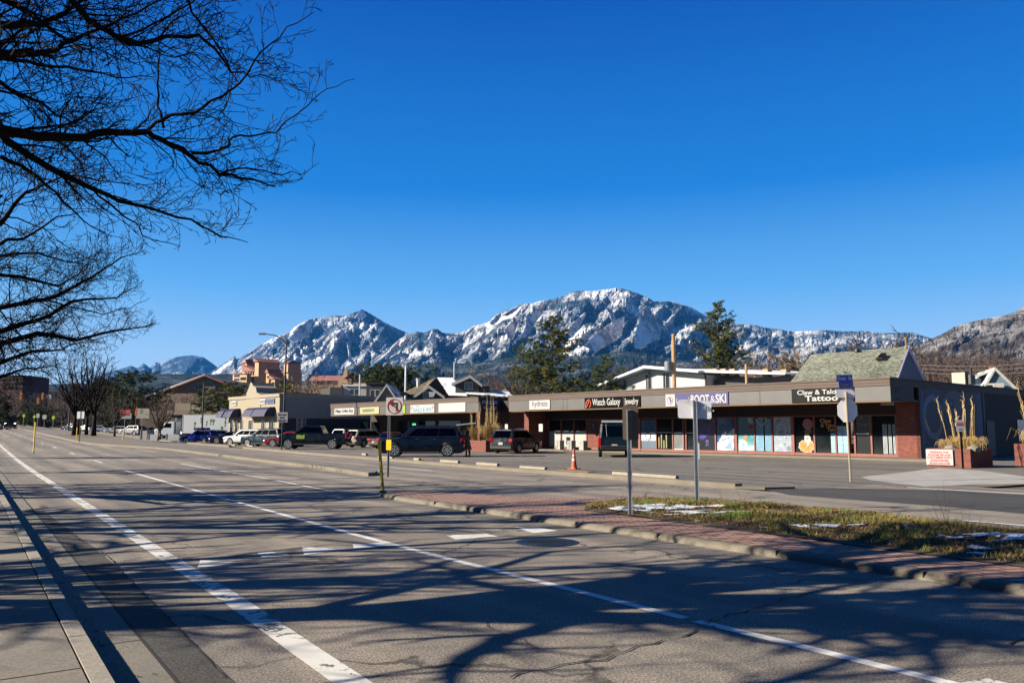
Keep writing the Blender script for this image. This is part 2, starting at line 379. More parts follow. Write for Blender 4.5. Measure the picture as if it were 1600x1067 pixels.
flatbuild(mb, 'lane_line', M['paint'])
mb = MB()
strip(mb, [(-6, 23.9), (12.7, 22.3)], [(-6, 24.15), (12.7, 22.45)], .009, -10, 12.7)
strip(mb, [(0, 15.6), (7.6, 15.1)], [(0, 15.72), (7.6, 15.22)], .006, -10, 7.6)
flatbuild(mb, 'stop_line', M['paint'])
# triangular yield teeth
mb = MB()
def tooth(*px, m=None):
    q = [G(*p) for p in px]; mb.poly([(a.x, a.y, gz(a.x, a.y) + .0055) for a in q], m)
tooth((308, 888), (313, 875), (378, 879)); tooth((402, 864), (410, 871), (457, 868), (425, 862)); tooth((472, 853), (475, 867), (535, 859))
tooth((551, 850), (553, 858), (620, 852), (600, 847)); 
tooth((697, 836), (712, 843), (778, 838), (760, 834)); tooth((803, 823), (834, 833), (872, 829), (838, 824))
tooth((1500, 1067), (1545, 1060), (1640, 1085), (1590, 1100))
flatbuild(mb, 'yield_marking', M['paint_faint'])
# cracks
rr = random.Random(5); mb = MB()
def crack(pxs, wd, seg=8, amp=.05):
    P = [G(*p) for p in pxs]; out = []
    for a, b in zip(P, P[1:]):
        n = max(2, int((b - a).length / .12))
        for i in range(n):
            q = a.lerp(b, i / n); out.append((q.x + rr.gauss(0, amp) * .5, q.y + rr.gauss(0, amp) * .6))
    ribbon(mb, out, wd, .0085, jitter=1, rnd=rr)
crack([(1340, 855 + 60), (1270, 925), (1205, 943), (1160, 958), (1103, 972), (1078, 994), (1040, 1000), (1000, 1010), (940, 1030), (880, 1040), (760, 1067)], .03, amp=.035)
crack([(1103, 972), (1150, 968)], .02, amp=.02)
crack([(1600, 997), (1560, 1012)], .025, amp=.03)
crack([(757, 972), (775, 985), (815, 1000), (850, 1020)], .012, amp=.03)
crack([(0, 905), (230, 870), (320, 860), (480, 850), (560, 843), (680, 842), (800, 838), (900, 846)], .02, amp=.04)
crack([(215, 820), (400, 806), (600, 792), (700, 788)], .02, amp=.05)
crack([(45, 795), (170, 870), (190, 893), (262, 965), (360, 1067)], .02, amp=.012)
crack([(262, 965), (310, 960), (370, 975), (440, 990)], .02, amp=.03)
crack([(55, 720), (300, 730)], .02); crack([(0, 822), (100, 818)], .02)
flatbuild(mb, 'road_crack', M['crack'])
# manhole cover
c = G(855, 847)
root = empty('manhole_cover', (c.x, c.y, 0), 0, 'round dark iron manhole cover set in the road beside the brick median', 'manhole cover')
mb = MB(); mb.lathe([(.46, 0), (.46, .008), (.37, .008), (.37, .004)], n=32); mb.build('ring', M['steel_dark'], root)
mb = MB(); mb.lathe([(.36, 0), (.36, .011)], n=32)
for i in range(-5, 6):
    for j in range(-5, 6):
        if i * i + j * j < 24: mb.box(i * .06 - .018, i * .06 + .018, j * .06 - .018, j * .06 + .018, .011, .017)
mb.build('lid', M['steel_dark'], root)
# dark new asphalt by the side street, far side kerb, parking lot
mb = MB(); mb.poly([(15.9, -10, .0045), (23.6, -10, .0045), (23.3, 2, .0045), (22.2, 11.6, .0045), (20.4, 13.9, .0045), (18.4, 14.6, .0045), (17.4, 13, .0045), (17.6, 9, .0045), (16.6, 3, .0045)])
flatbuild(mb, 'road_patch', M['asphalt_new'])
mb = MB(); strip(mb, [(a, b + .3) for a, b in FC], [(15, 52), (60, 52), (130, 75), (200, 80)], .0, 14.6, 200, nx=6); 
mb.poly([(18.0, 14.62, -.002), (19, 14.2, -.002), (20.4, 13.9, -.002), (22.2, 12.2, -.002), (24.4, 11.6, -.002), (30, 11.2, -.002), (60, 12, -.002), (60, 14.62, -.002)])
flatbuild(mb, 'parking_lot', M['asphalt_lot'])
mb = MB(); strip(mb, FC, [(a, b + .3) for a, b in FC], .14, 15.2, 72, thick=.14); strip(mb, FC, [(a, b + .3) for a, b in FC], .14, 78, 200, thick=.14)
mb.prism([(17.95, 15.2, 0), (18.25, 15.2, 0), (18.6, 14.75, 0), (19.4, 14.45, 0), (19.2, 14.15, 0), (18.35, 14.5, 0)], (0, 0, .07))
flatbuild(mb, 'kerb_far', M['curb'])
mb = MB(); mb.poly([tuple(G(*p).xy) + (.006,) for p in ((1345, 745), (1400, 739), (1467, 731), (1530, 735), (1600, 744), (1680, 752), (1640, 762), (1600, 756), (1520, 757), (1446, 760), (1400, 755), (1359, 750))])
flatbuild(mb, 'concrete_apron', M['concrete_pale'])
# sidewalk strip beside the far kerb further down the street
mb = MB(); strip(mb, [(a, b + .3) for a, b in FC], [(a, b + 1.7) for a, b in FC], .13, 96, 200, thick=.13); flatbuild(mb, 'sidewalk_far', M['concrete'])
# opposing road left of the narrow median is the same sheet; narrow concrete median
NL = [(26.6, 11.95), (33, 12.5), (50, 12.6), (63, 11.9), (75, 8.9), (84, 8.55), (400, 9.4)]
NR = [(26.6, 12.2), (28.5, 13.2), (50, 13.7), (75, 13.9), (110, 14.1), (400, 15)]
mb = MB(); strip(mb, NL, NR, .13, 26.6, 400, nx=2, thick=.13); flatbuild(mb, 'median_narrow', M['curb'])
mb = MB(); strip(mb, [(84, 9.2), (118, 9.6)], [(84, 13.4), (118, 13.7)], .145, 98, 118, nx=3); flatbuild(mb, 'median_bed', M['earth'])
# brick median with rounded kerb
outer = [(8.45, 17.2), (8.6, 18.5), (9.1, 18.8), (9.7, 18.2), (11.3, 15.1), (12.8, 13.9), (13.7, 12.9), (14.1, 11.2), (14.0, 9), (13.8, 6), (13.7, 0), (13.7, -14), (9.1, -14), (9.05, 0), (8.86, 4), (8.74, 8), (8.62, 12.7)]
def inset(P, d):
    out = []; n = len(P)
    for i in range(n):
        a, b, c_ = Vector(P[i - 1]), Vector(P[i]), Vector(P[(i + 1) % n])
        n1 = Vector((-(b - a).y, (b - a).x)).normalized(); n2 = Vector((-(c_ - b).y, (c_ - b).x)).normalized(); q = (n1 + n2); q = q / max(.3, q.length_squared) * 2
        out.append(tuple(b - q * d))
    return out
def area(P): return sum(P[i - 1][0] * P[i][1] - P[i][0] * P[i - 1][1] for i in range(len(P)))
sg = 1 if area(outer) < 0 else -1
def ring(P, prof, mb, m=None):
    b = len(mb.v); n = len(P)
    for d, z in prof:
        for q in inset(P, d * sg): mb.v.append((q[0], q[1], z))
    for i in range(len(prof) - 1):
        for j in range(n): mb.f.append((b + i * n + j, b + i * n + (j + 1) % n, b + (i + 1) * n + (j + 1) % n, b + (i + 1) * n + j)); mb.m.append(mb.cur if m is None else m)
def resample(P, st):
    out = []
    for i in range(len(P)):
        a, b = Vector(P[i]), Vector(P[(i + 1) % len(P)]); n = max(1, int((b - a).length / st))
        out += [tuple(a.lerp(b, k / n)) for k in range(n)]
    return out
mb = MB(); ring(outer, [(0, 0), (.02, .05), (.05, .075), (.09, .088), (.19, .09), (.32, .088)], mb)
for i in range(len(outer)):
    a, b = Vector(outer[i]), Vector(outer[(i + 1) % len(outer)])
    L = (b - a).length; t = (b - a) / L
    for k in range(int(L / 1.9)):
        q = a + t * (k * 1.9 + .9); nn = Vector((t.y, -t.x)) if sg > 0 else Vector((-t.y, t.x)); q = q + nn * .1
        mb.rbox((q.x, q.y, .0612), (.008, .2, .06), rz=math.atan2(t.y, t.x), m=1)
flatbuild(mb, 'median_kerb', [M['curb'], M['joint']], smooth=False)
mb = MB(); P = inset(outer, .18 * sg); mb.poly([(x, y, .094) for x, y in P]); flatbuild(mb, 'brick_paving', M['pavers'])
# grass bed
grass_out = [tuple(G(*p, .14).xy) for p in ((893, 795), (930, 786), (1000, 780), (1060, 782))] + [(13.3, 12.4), (13.7, 11.2), (13.65, 9), (13.5, 6), (13.35, 0), (13.3, -10), (11.2, -10), (10.9, 2)] + [tuple(G(*p, .14).xy) for p in ((1600, 885), (1300, 850), (1100, 820), (985, 806), (920, 802))]
def inpoly(x, y, P):
    c_ = False; j = len(P) - 1
    for i in range(len(P)):
        if (P[i][1] > y) != (P[j][1] > y) and x < (P[j][0] - P[i][0]) * (y - P[i][1]) / (P[j][1] - P[i][1]) + P[i][0]: c_ = not c_
        j = i
    return c_
soil = MB(); mt('soil', '4A3D2A', .95, 0, .35, 6)
GX = [10 + .16 * i for i in range(28)]; GY = [-9 + .18 * i for i in range(130)]
def soilz(x, y): return .15 + .05 * mnoise.noise((x * 1.1, y * .9, 0)) + .04 * math.sin((x - 10.6) * 1.1)
idx = {}
for i, x in enumerate(GX):
    for j, y in enumerate(GY):
        if inpoly(x, y, grass_out): idx[i, j] = len(soil.v); soil.v.append((x, y, max(.108, soilz(x, y) - .02)))
for (i, j) in list(idx):
    q = [idx.get(k) for k in ((i, j), (i + 1, j), (i + 1, j + 1), (i, j + 1))]
    if None not in q: soil.f.append(tuple(q)); soil.m.append(0)
o = soil.build('soil_bed', M['soil'], fix=False); struct(o)
SNOW = [((1030, 792), 1.5, .55), ((985, 795), .6, .3), ((1085, 797), 1.0, .25), ((1288, 820), .55, .34), ((1110, 800), .9, .2), ((1060, 808), .5, .12), ((1190, 821), .2, .1), ((1490, 838), .55, .2), ((1560, 838), .8, .35), ((1580, 845), .3, .2), ((1535, 852), .25, .2), ((1520, 858), .2, .1)]
SN = []
for (p, rx, ry) in SNOW: q = G(p[0], p[1], .17); SN.append((q.x, q.y, rx, ry))
def insnow(x, y, k=1.0):
    for sx_, sy_, rx, ry in SN:
        dx, dy = x - sx_, y - sy_; u = dx * math.cos(.59) - dy * math.sin(.59); v_ = dx * math.sin(.59) + dy * math.cos(.59)
        if (u / (rx * k)) ** 2 + (v_ / (ry * k)) ** 2 < .5 + 1.1 * mnoise.noise((x * 3.5, y * 3.5, 4)) + .5 * mnoise.noise((x * 11, y * 11, 2)): return True
    return False
rg = random.Random(11); mb = MB()
gr = [mt('grass_green', '567A22', .7, 0, .3, 2), mt('grass_dry', '8C7542', .8, 0, .3, 2), mt('grass_brown', '4B3B22', .9, 0, .3, 2), mt('grass_olive', '5E662C', .8, 0, .3, 2), mt('leaf_dry', '8B5E33', .8)]
cnt = 0
while cnt < 52000:
    x, y = rg.uniform(10.2, 14.3), 13.6 - abs(rg.gauss(0, 1)) * 7.5
    if y < -4 or not inpoly(x, y, grass_out): continue
    cnt += 1
    if insnow(x, y, .85) and rg.random() < .93: continue
    d = mnoise.noise((x * 1.3, y * 1.3, 7)) + mnoise.noise((x * 5, y * 5, 2)) * .5
    r_ = rg.random() * .9 + d
    m_ = 0 if r_ > .95 else 3 if r_ > .55 else 1 if r_ > .12 else 2
    h = rg.uniform(.02, .07) * (1.1 + d * .9); a = rg.uniform(0, 6.28); wd = rg.uniform(.004, .009); z = soilz(x, y) - .025
    lx, ly = rg.gauss(0, .04), rg.gauss(0, .04); ca, sa = math.cos(a) * wd, math.sin(a) * wd
    mb.add([(x - ca, y - sa, z), (x + ca, y + sa, z), (x + lx, y + ly, z + h)], [(0, 1, 2)], m_)
for _ in range(1600):
    x, y = rg.uniform(10.2, 14.3), rg.uniform(-1, 13.6)
    if not inpoly(x, y, grass_out): continue
    s_ = rg.uniform(.015, .035); z = soilz(x, y) + rg.uniform(.01, .06); a = rg.uniform(0, 6.3); ca, sa = math.cos(a) * s_, math.sin(a) * s_
    mb.add([(x - ca, y - sa, z), (x + sa, y - ca, z + .01), (x + ca, y + sa, z + .015), (x - sa, y + ca, z)], [(0, 1, 2, 3)], 4)
for px, py, hh in ((1008, 775, .35), (1040, 778, .3), (1130, 786, .45), (1160, 786, .4), (1480, 822, .75), (1470, 822, .6), (1510, 826, .5)):
    q = G(px, py, .15)
    for _ in range(5):
        e = Vector((rg.gauss(0, .18), rg.gauss(0, .18), hh * rg.uniform(.6, 1))); mb.tube([q, q + e * .5 + Vector((0, 0, .05)), q + e], [.003, .002, .001], 3, 1)
o = mb.build('grass', gr, fix=False); tag(o, 'rough patch of short green and dry grass on the brick median', 'grass', kind='stuff')
mb = MB(); idx = {}
for i in range(150):
    for j in range(420):
        x = 10.3 + i * .028; y = -1.0 + j * .035
        if insnow(x, y) and inpoly(x, y, grass_out): idx[i, j] = len(mb.v); mb.v.append((x, y, soilz(x, y) + .0 + .02 * abs(mnoise.noise((x * 4, y * 4, 0)))))
for (i, j) in list(idx):
    q = [idx.get(k) for k in ((i, j), (i + 1, j), (i + 1, j + 1), (i, j + 1))]
    if None not in q: mb.f.append(tuple(q)); mb.m.append(0)
o = mb.build('snow', M['snow'], smooth=True, fix=False); tag(o, 'melting patches of white snow lying in the median grass', 'snow', kind='stuff')
q = G(1415, 833, .15); mb = MB(); bm = bmesh.new(); bmesh.ops.create_icosphere(bm, subdivisions=3, radius=.1)
for v in bm.verts: v.co *= 1 + .25 * mnoise.noise(v.co * 9); v.co.z *= .75
me = bpy.data.meshes.new('rock'); bm.to_mesh(me); bm.free(); me.materials.append(mt('rock', '8F7B5C', .9, 0, .25, 8))
o = bpy.data.objects.new('rock', me); C.objects.link(o); o.location = (q.x, q.y, .22); tag(o, 'small tan rock lying in the median grass', 'rock')
# wheel stops
proto = None
for i, (a, b) in enumerate((((1013, 741), (1040, 747)), ((813, 730), (853, 734)), ((745, 724), (780, 728)), ((688, 719), (717, 722)), ((646, 716), (660, 719)), ((588, 713), (618, 716)), ((562, 708), (578, 711)))):
    pass
WST = [(1006, 745, 3.2, 0), (833, 733, 1.8, 0), (762, 727, 1.8, 0), (703, 722.5, 1.8, 0), (652, 719, 1.2, .25), (603, 716.5, 1.9, 0), (570, 711, 1.2, .2), (430, 695, 1.6, .1), (392, 697.5, 1.6, 0), (365, 696, 1.5, 0)]
WL = ['long pale concrete wheel stop nearest the orange cone and kerb drain', 'pale concrete wheel stop second from the right end of the row', 'pale concrete wheel stop in front of the grey parked crossover', 'pale concrete wheel stop just in front of the person in the coat', 'short slanted wheel stop under the middle of the navy car', 'wheel stop right behind the no left turn sign post', 'short slanted wheel stop behind the navy car nose', 'small wheel stop beside the lane sign post', 'wheel stop in front of the teal parked car', 'wheel stop in front of the white parked crossover']
for i, (px, py, L, rz) in enumerate(WST):
    p = G(px, py, .0); mb = MB(); mb.prism([(-.09, -L / 2, 0), (.09, -L / 2, 0), (.065, -L / 2, .125), (-.065, -L / 2, .125)], (0, L, 0))
    o = mb.build('wheel_stop', mt('stop_conc', '8A8274', .85, 0, .15, 4), bevel=.012); o.location = (p.x, p.y, p.z); o.rotation_euler = (0, 0, -rz)
    tag(o, WL[i], 'wheel stop', 'concrete wheel stops along the parking lot edge')
# storm drain
p = G(895, 742); mb = MB(); mb.box(-.04, .0, -.9, .9, .02, .11); o0 = mb.build('drain_opening', M['black'])
o0.location = (p.x + .02, p.y, 0); tag(o0, 'dark storm drain slot in the far kerb below the orange cone', 'drain')
mb = MB(); mb.box(-.012, .33, -.85, .85, 0, .018); o1 = mb.build('drain_cover', mt('rust', '8B6A33', .8, .2, .2, 6), o0); o1.location = (0, 0, .135)

rg = random.Random(91); mb = MB()
for _ in range(2600):
    y = rg.uniform(3.5, 40); side = rg.random()
    x = .84 + abs(rg.gauss(0, .16)) if side < .5 else (8.62 - abs(rg.gauss(0, .22)) if side < .8 else rg.uniform(1.3, 8.4))
    if x > 8.6 and y > 18: continue
    s_ = rg.uniform(.006, .02) * (1 if side < .8 else .7); a = rg.uniform(0, 6.3); ca, sa = math.cos(a) * s_, math.sin(a) * s_; z = gz(x, y) + .011
    mb.add([(x - ca, y - sa, z), (x + sa * .6, y - ca * .6, z + .006), (x + ca, y + sa, z + .004), (x - sa * .6, y + ca * .6, z)], [(0, 1, 2, 3)], rg.choice((0, 0, 1)))
o = mb.build('litter', [M['leaf_dry'], mt('grit', '5C5346', .95)], fix=False); tag(o, 'dry leaves and grit scattered along the gutters of the near road', 'litter', kind='stuff')
# ---------------------------------------------------------------- shops
ang = -R(6.6)                                    # facade line against the street
RZ = math.atan2(-math.cos(ang), -math.sin(ang))  # local x runs from the far end to the near end
pc = at(1438, 671, 43.5)
F1 = Frame(pc, RZ); OV = 3.4; DK = mt('fascia_side', '40363A', .7)
cop = mt('coping', '54463F', .75, 0, .08, 1.2); fas = mt('fascia_metal', '4C4B4C', .55, .1, .12, 1.4); sof = mt('soffit', '7E5F38', .8); dkw = mt('dark_wall', '2B1C17', .8)
sg_white = mt('sign_white', 'A2A3A3', .6, 0, .02); sg_black = mt('sign_black', '08090A', .8, 0, .1, 3, 0, .1); sg_grey = mt('sign_grey', '242628', .8, 0, .1, 3, 0, .15)
txt_black = mt('text_black', '1A1A1C', .5); txt_grey = mt('text_grey', '4A4A4A', .5)
b1 = empty('shop_building', F1.o, RZ, 'long low brick shop row with grey fascia and covered walk, nearest the stop sign', 'building')
XL = F1.hit(795, 621, -OV)[0]; ZT, ZM, ZB = 4.33, 3.93, 3.13
def fascia(root, xl, xr, joints, dep=14):
    mb = MB(); mb.box(xl, xr, -OV - .05, -OV + .2, ZM, ZT); mb.box(xr - .25, xr + .002, -OV + .2, dep, ZM, ZT); mb.box(xl - .002, xl + .25, -OV + .2, 12, ZM, ZT)
    mb.box(xl - .03, xr + .03, -OV - .10, -OV - .05, ZT - .06, ZT + .03); mb.box(xl - .0, xr + .02, -OV - .075, -OV - .05, ZT - .24, ZT - .21); mb.box(xr + .002, xr + .05, -OV - .09, dep, ZT - .06, ZT + .03)
    mb.build('coping', cop, root)
    mb = MB(); xs_ = [xl] + joints + [xr]
    for a, b in zip(xs_, xs_[1:]): mb.box(a + .012, b - .012, -OV, -OV + .05, ZB, ZM - .003)
    mb.box(xl + .02, xr - .02, -OV + .03, -OV + .15, ZB + .01, ZM - .01, 1)
    mb.build('fascia', [fas, M['plastic']], root)
    mb = MB(); mb.box(xl + .03, xr - .03, -OV + .15, 0, ZB + .02, ZB + .1, 0); mb.box(xl + .02, xr - .02, -OV + .02, -OV + .3, ZB - .05, ZB - .003, 0); mb.build('soffit', sof, root)
    mb = MB(); mb.box(xl + .25, xr - .25, -OV + .2, dep, ZT - .4, ZT - .08); mb.build('roof', M['roof_white'], root)
jx = [F1.hit(p, 640, -OV)[0] for p in (880, 886, 1040, 1188, 1238)]
fascia(b1, XL, 0, jx, 34)
mb = MB(); mb.box(-.06, 0, -OV + .05, -.6, ZB, ZM); o = mb.build('side_fascia', DK, b1)
text('WE ALL\nFLY', .14, o, (.006, -2.9, 3.72), M['coping'], rz=R(90)); text('FOLSOM ST  BOULDER', .07, o, (.006, -2.9, 3.2), M['coping'], rz=R(90))
# storefront: z limits measured on the wall plane
ZS, ZH = .30, 2.42
def span(a, b, F=F1, yp=0.0, py=680): return F.hit(a, py, yp)[0], F.hit(b, py, yp)[0]
mb = MB(); mb.box(XL, 0, .0, .2, ZH, ZB + .05, 0)
mb.build('upper_wall', dkw, b1)
pier = MB(); xa, xb = span(1402, 1438); pier.box(xa, xb, -.06, .22, 0, ZB); pier.build('brick_pier', M['brick_wall'], b1); pier = MB(); pier.box(*span(846, 853), -1.9, .2, 0, ZB)
pier.build('brick_pier', M['brick_wall'], b1)
for sp_ in (span(795, 857), span(917, 950)): mb = MB(); mb.box(*sp_, .0, .2, 0, ZH); mb.build('brick_wall', M['brick_wall'], b1)
fr = MB(); xs0 = span(857, 1402); fr.box(xs0[0], xs0[1], -.04, .2, .12, ZS - .02)
for p in (857, 877, 897, 917, 950, 972, 999.5, 1025.5, 1051.5, 1068, 1072, 1089, 1118, 1150, 1179, 1206.5, 1239, 1272.5, 1306, 1326, 1335.5, 1361.5, 1401):
    x = F1.hit(p, 680)[0]; w_ = .1 if p in (999.5, 1150, 1239) else .05; fr.box(x - w_, x + w_, -.07 if w_ > .06 else -.045, .2, .12, ZH + .02)
fr.box(xs0[0], xs0[1], -.045, .2, ZH, ZH + .07)
fr.build('storefront_frame', M['brown_frame'], b1)
def pane(a, b, mat, z0=ZS, z1=ZH, label=None, name='window'):
    x0, x1 = span(a, b); mb = MB(); mb.box(x0, x1, .03, .05, z0, z1); return mb.build(name, mat, b1, label=label), x0, x1
def gradmat(name, stops, scale=1.0, rot=0, detail=3, rough=.25):
    m, nt, p = newmat(name); v = tc(nt); n = N(nt, 'ShaderNodeTexNoise', Scale=scale, Detail=detail, Distortion=1.2); nt.links.new(v, n.inputs['Vector'])
    nt.links.new(ramp(nt, n.outputs[0], [(a, rgb(c)) for a, c in stops]), p.inputs['Base Color']); p.inputs['Roughness'].default_value = rough; return m
ski_snow = gradmat('poster_snow', [(.35, '7F94AA'), (.5, 'B4C4D4'), (.65, 'DCE4EC')], 1.4)
ski_sky = gradmat('poster_sky', [(.35, '1C3C60'), (.55, '2C5C88'), (.7, '4C86AA')], .8)
ski_teal = gradmat('poster_teal', [(.3, '2E7F8E'), (.5, '4F8C96'), (.7, 'B8D4DA')], 1.0)
ski_pale = gradmat('poster_pale', [(.3, '8A97A8'), (.5, '8E98A8'), (.7, 'AEB6C0')], 2.2)
ski_purple = gradmat('poster_purple', [(.4, '1B1B3E'), (.55, '2A2560'), (.7, '5A4FA0')], .7)
dark_poster = gradmat('poster_dark', [(.4, '14161E'), (.6, '1D2030')], .7)
blind = mt('blind', 'A8B0B6', .6, 0, .1, 2); poster_grey = mt('poster_grey', '43586B', .5); blue_lattice = mt('blind_blue', '7FB0D0', .5)
# hydrate shop: three frosted panes
for a, b in ((858.5, 875.5), (878.5, 895.5), (898.5, 915.5)):
    o, x0, x1 = pane(a, b, M['shop_glass'], 1.55); mb = MB(); mb.box(x0, x1, .0, .02, ZS, 1.5); mb.build('lower_panel', mt('frost', '9A9E9E', .5, 0, .06), o)
# handicap door
o, x0, x1 = pane(951, 998, M['shop_glass'], name='door'); 
# watch shop
o, x0, x1 = pane(1001, 1024.5, M['shop_glass'], label='window with a watch advert'); 
mb = MB(); mb.box(x0, x1, .015, .028, .3, .85, 0); mb.box(x0, x1, .015, .028, .86, 1.45, 1); mb.box(x0, x1, .016, .028, 1.46, 2.35, 2)
xc = (x0 + x1) / 2
for k in range(7): mb.box(x0, x1, .012, .016, 1.5 + k * .13, 1.515 + k * .13, 4)
for k in range(6): q = x0 + (x1 - x0) * (k + .5) / 6; mb.box(q - .01, q + .01, .011, .015, 1.46, 2.35, 4)
mb.lathe([(.26, 0), (.26, .012)], (xc, .0, 1.15), 24, 'y', 4); mb.lathe([(.19, 0), (.19, .012)], (xc, -.012, 1.15), 24, 'y', 1); mb.lathe([(.05, 0), (.05, .012)], (xc, -.022, 1.15), 12, 'y', 4)
mb.prism([(xc - .13, .01, 1.38), (xc + .05, .01, 1.42), (xc + .02, .01, 1.6), (xc - .1, .01, 1.58)], (0, -.008, 0), 4)
mb.build('poster', [poster_grey, mt('poster_white', 'C8D2DA', .4), ski_sky, M['white'], M['plastic']], o)
o, x0, x1 = pane(1026.5, 1050.5, M['shop_glass']); mb = MB()
for k, (c_, h) in enumerate(((0, 1.5), (1, 1.9), (2, 1.2), (3, 1.7))): mb.box(x0 + .1 + k * .22, x0 + .2 + k * .22, .015, .028, .35, h * .75, 0)
mb.box(x0, x1, .012, .026, 1.42, 1.46, 1); mb.build('display', [mt('display_gold', '7C7A4C', .6, 0, .4), M['galv']], o)
o, x0, x1 = pane(1052.8, 1067, M['shop_glass'], .16, name='door'); mb = MB()
for k in range(8): mb.box(x0 + .06 + k * (x1 - x0 - .12) / 7 - .012, x0 + .06 + k * (x1 - x0 - .12) / 7 + .012, -.0, .02, .3, 1.42)
mb.box(x0, x1, -.002, .02, 1.4, 1.46); mb.box(x0, x1, -.002, .02, .28, .33); mb.build('security_grille', M['galv'], o)
mb = MB(); mb.box(x0, x1, .02, .028, ZH - .12, ZH - .03)
o, x0, x1 = pane(1073, 1088, M['shop_glass'], .16, name='door'); mb = MB(); mb.box(x0, x1, -.03, .02, 1.4, 1.44); mb.build('push_bar', M['galv'], o)
# boot shop posters
o, x0, x1 = pane(1090.5, 1117, dark_poster, label='window with a dark purple poster'); mb = MB(); mb.poly([(x0, .025, ZH), (x1, .025, ZH), (x1, .025, 1.6), (x0 + .4, .025, 1.0), (x0, .025, 1.05)]); mb.build('poster', ski_purple, o)
mb = MB(); xc = (x0 + x1) / 2 + .05; mb.tube([(xc + .1 * math.cos(t * .6), .02, .82 + .1 * math.sin(t * .6)) for t in range(11)], .02, 4); mb.build('emblem', mt('lilac', '8A86D8', .5), o)
text('BOOTS', .09, o, (xc - .16, .02, .58), M['lilac'])
o, x0, x1 = pane(1119.5, 1145.5, ski_sky, label='window with a skier poster'); mb = MB()
mb.poly([(x0, .026, ZS), (x1, .026, ZS), (x1, .026, 1.75), (x0 + .75, .026, 1.25), (x0 + .4, .026, 1.15), (x0, .026, .75)]); mb.build('poster', ski_snow, o)
mb = MB()
for (a, c_, r_) in ((.55, 1.25, .16), (.68, 1.42, .11), (.42, 1.05, .12), (.3, .95, .1), (.8, 1.1, .09)): mb.lathe([(r_, 0), (r_, .006)], (x0 + a, .02, c_), 10, 'y', 0)
mb.tube([(x0 + .1, .018, .85), (x0 + 1.0, .018, 1.15)], .02, 4, 1); mb.build('skier', [mt('spray', 'D5DEE8', .5), M['plastic']], o)
text('WINTER', .13, o, (x0 + .2, .018, 2.05), sg_white)
o, x0, x1 = pane(1152, 1177.5, ski_teal, label='window with a teal skier poster'); mb = MB()
mb.poly([(x0, .026, 2.0), (x0 + .5, .026, ZH), (x0 + .7, .026, ZH), (x1, .026, 1.5), (x1, .026, 1.3), (x0, .026, 1.35)], 0)
mb.poly([(x0, .025, ZS), (x1, .025, ZS), (x1, .025, .65), (x0 + .6, .025, .55), (x0, .025, .8)], 1)
mb.poly([(x0 + .5, .02, 1.3), (x0 + .62, .02, 1.45), (x0 + .75, .02, 1.25), (x0 + .66, .02, 1.05), (x0 + .8, .02, .85), (x0 + .72, .02, .8), (x0 + .5, .02, 1.0), (x0 + .35, .02, .95)], 2)
mb.lathe([(.17, 0), (.17, .006)], (x1 - .2, .02, 1.85), 16, 'y', 3); mb.build('poster', [mt('poster_slate', '4E6A78', .4), ski_snow, mt('poster_ochre', '8C6B45', .5), M['red_light']], o)
def curtain(o, x0, x1, z0, z1, n, mat, gaps=()):
    mb = MB()
    for k in range(n):
        if k in gaps: continue
        a = x0 + (x1 - x0) * k / n; b = x0 + (x1 - x0) * (k + 1) / n
        mb.quad((a + .012, .024, z0), (b - .012, .014, z0), (b - .012, .014, z1), (a + .012, .024, z1))
    mb.build('curtain', mat, o)
o, x0, x1 = pane(1180.5, 1205.5, M['shop_glass'], label='window with pale vertical blinds'); curtain(o, x0, x1, ZS, 2.35, 14, blue_lattice, (7,))
mb = MB(); mb.tube([(x0 + .1, .008, 2.3), (x0 + .4, .008, 1.85), (x0 + .75, .008, 2.1), (x0 + .85, .008, 2.35), (x0 + .2, .008, 2.37)], .035, 4); mb.build('hanging_sign', M['galv'], o)
o, x0, x1 = pane(1208.5, 1237, ski_pale, label='window with a pale snow poster'); mb = MB()
for a, c_, r_ in ((.45, 1.5, .09), (.6, 1.52, .07), (.95, 1.48, .1), (.85, 1.15, .07), (.75, .75, .08), (1.0, .5, .16)): mb.lathe([(r_, 0), (r_ * .6, .005)], (x0 + a, .022, c_), 7, 'y')
mb.build('poster_art', mt('poster_shadow', '5D6878', .5), o); text('RAISED', .12, o, (x0 + .15, .02, 2.15), M['red_light'])
# tattoo shop
o, x0, x1 = pane(1242, 1271, M['shop_glass'], label='window with a painted flower and vase'); mb = MB()
mb.lathe([(.33, 0), (.33, .006), (.2, .012)], (x0 + .85, .018, 1.98), 14, 'y', 0)
for k in range(14): a = k * 2.4; r_ = .09 + .015 * k; mb.lathe([(.05, 0), (.03, .008)], (x0 + .85 + r_ * math.cos(a), .008, 1.98 + r_ * math.sin(a)), 6, 'y', 4)
mb.poly([(x0 + .55, .016, 1.5), (x0 + .75, .016, 1.68), (x0 + 1.05, .016, 1.66), (x0 + 1.15, .016, 1.5), (x0 + .9, .016, 1.38), (x0 + .7, .016, 1.4)], 3)
mb.poly([(x0 + .62, .016, 1.35), (x0 + .85, .016, 1.4), (x0 + 1.0, .016, 1.2), (x0 + 1.03, .016, .95), (x0 + .9, .016, .75), (x0 + .75, .016, .6), (x0 + .72, .016, .8), (x0 + .6, .016, 1.05)], 1)
mb.lathe([(.07, 0), (.07, .006)], (x0 + .8, .01, 1.12), 12, 'y', 0)
pts = [(x0 + .72 + (.48 + .05 * math.sin(k * 2.6)) * math.cos(k * PI / 12), .02, .66 + (.36 + .04 * math.cos(k * 2.2)) * math.sin(k * PI / 12)) for k in range(24)]
mb.poly([(x, .022, z) for x, y, z in [(x0 + .72 + (p[0] - x0 - .72) * 1.08, 0, .66 + (p[2] - .66) * 1.1) for p in pts]], 1); mb.poly(pts, 2)
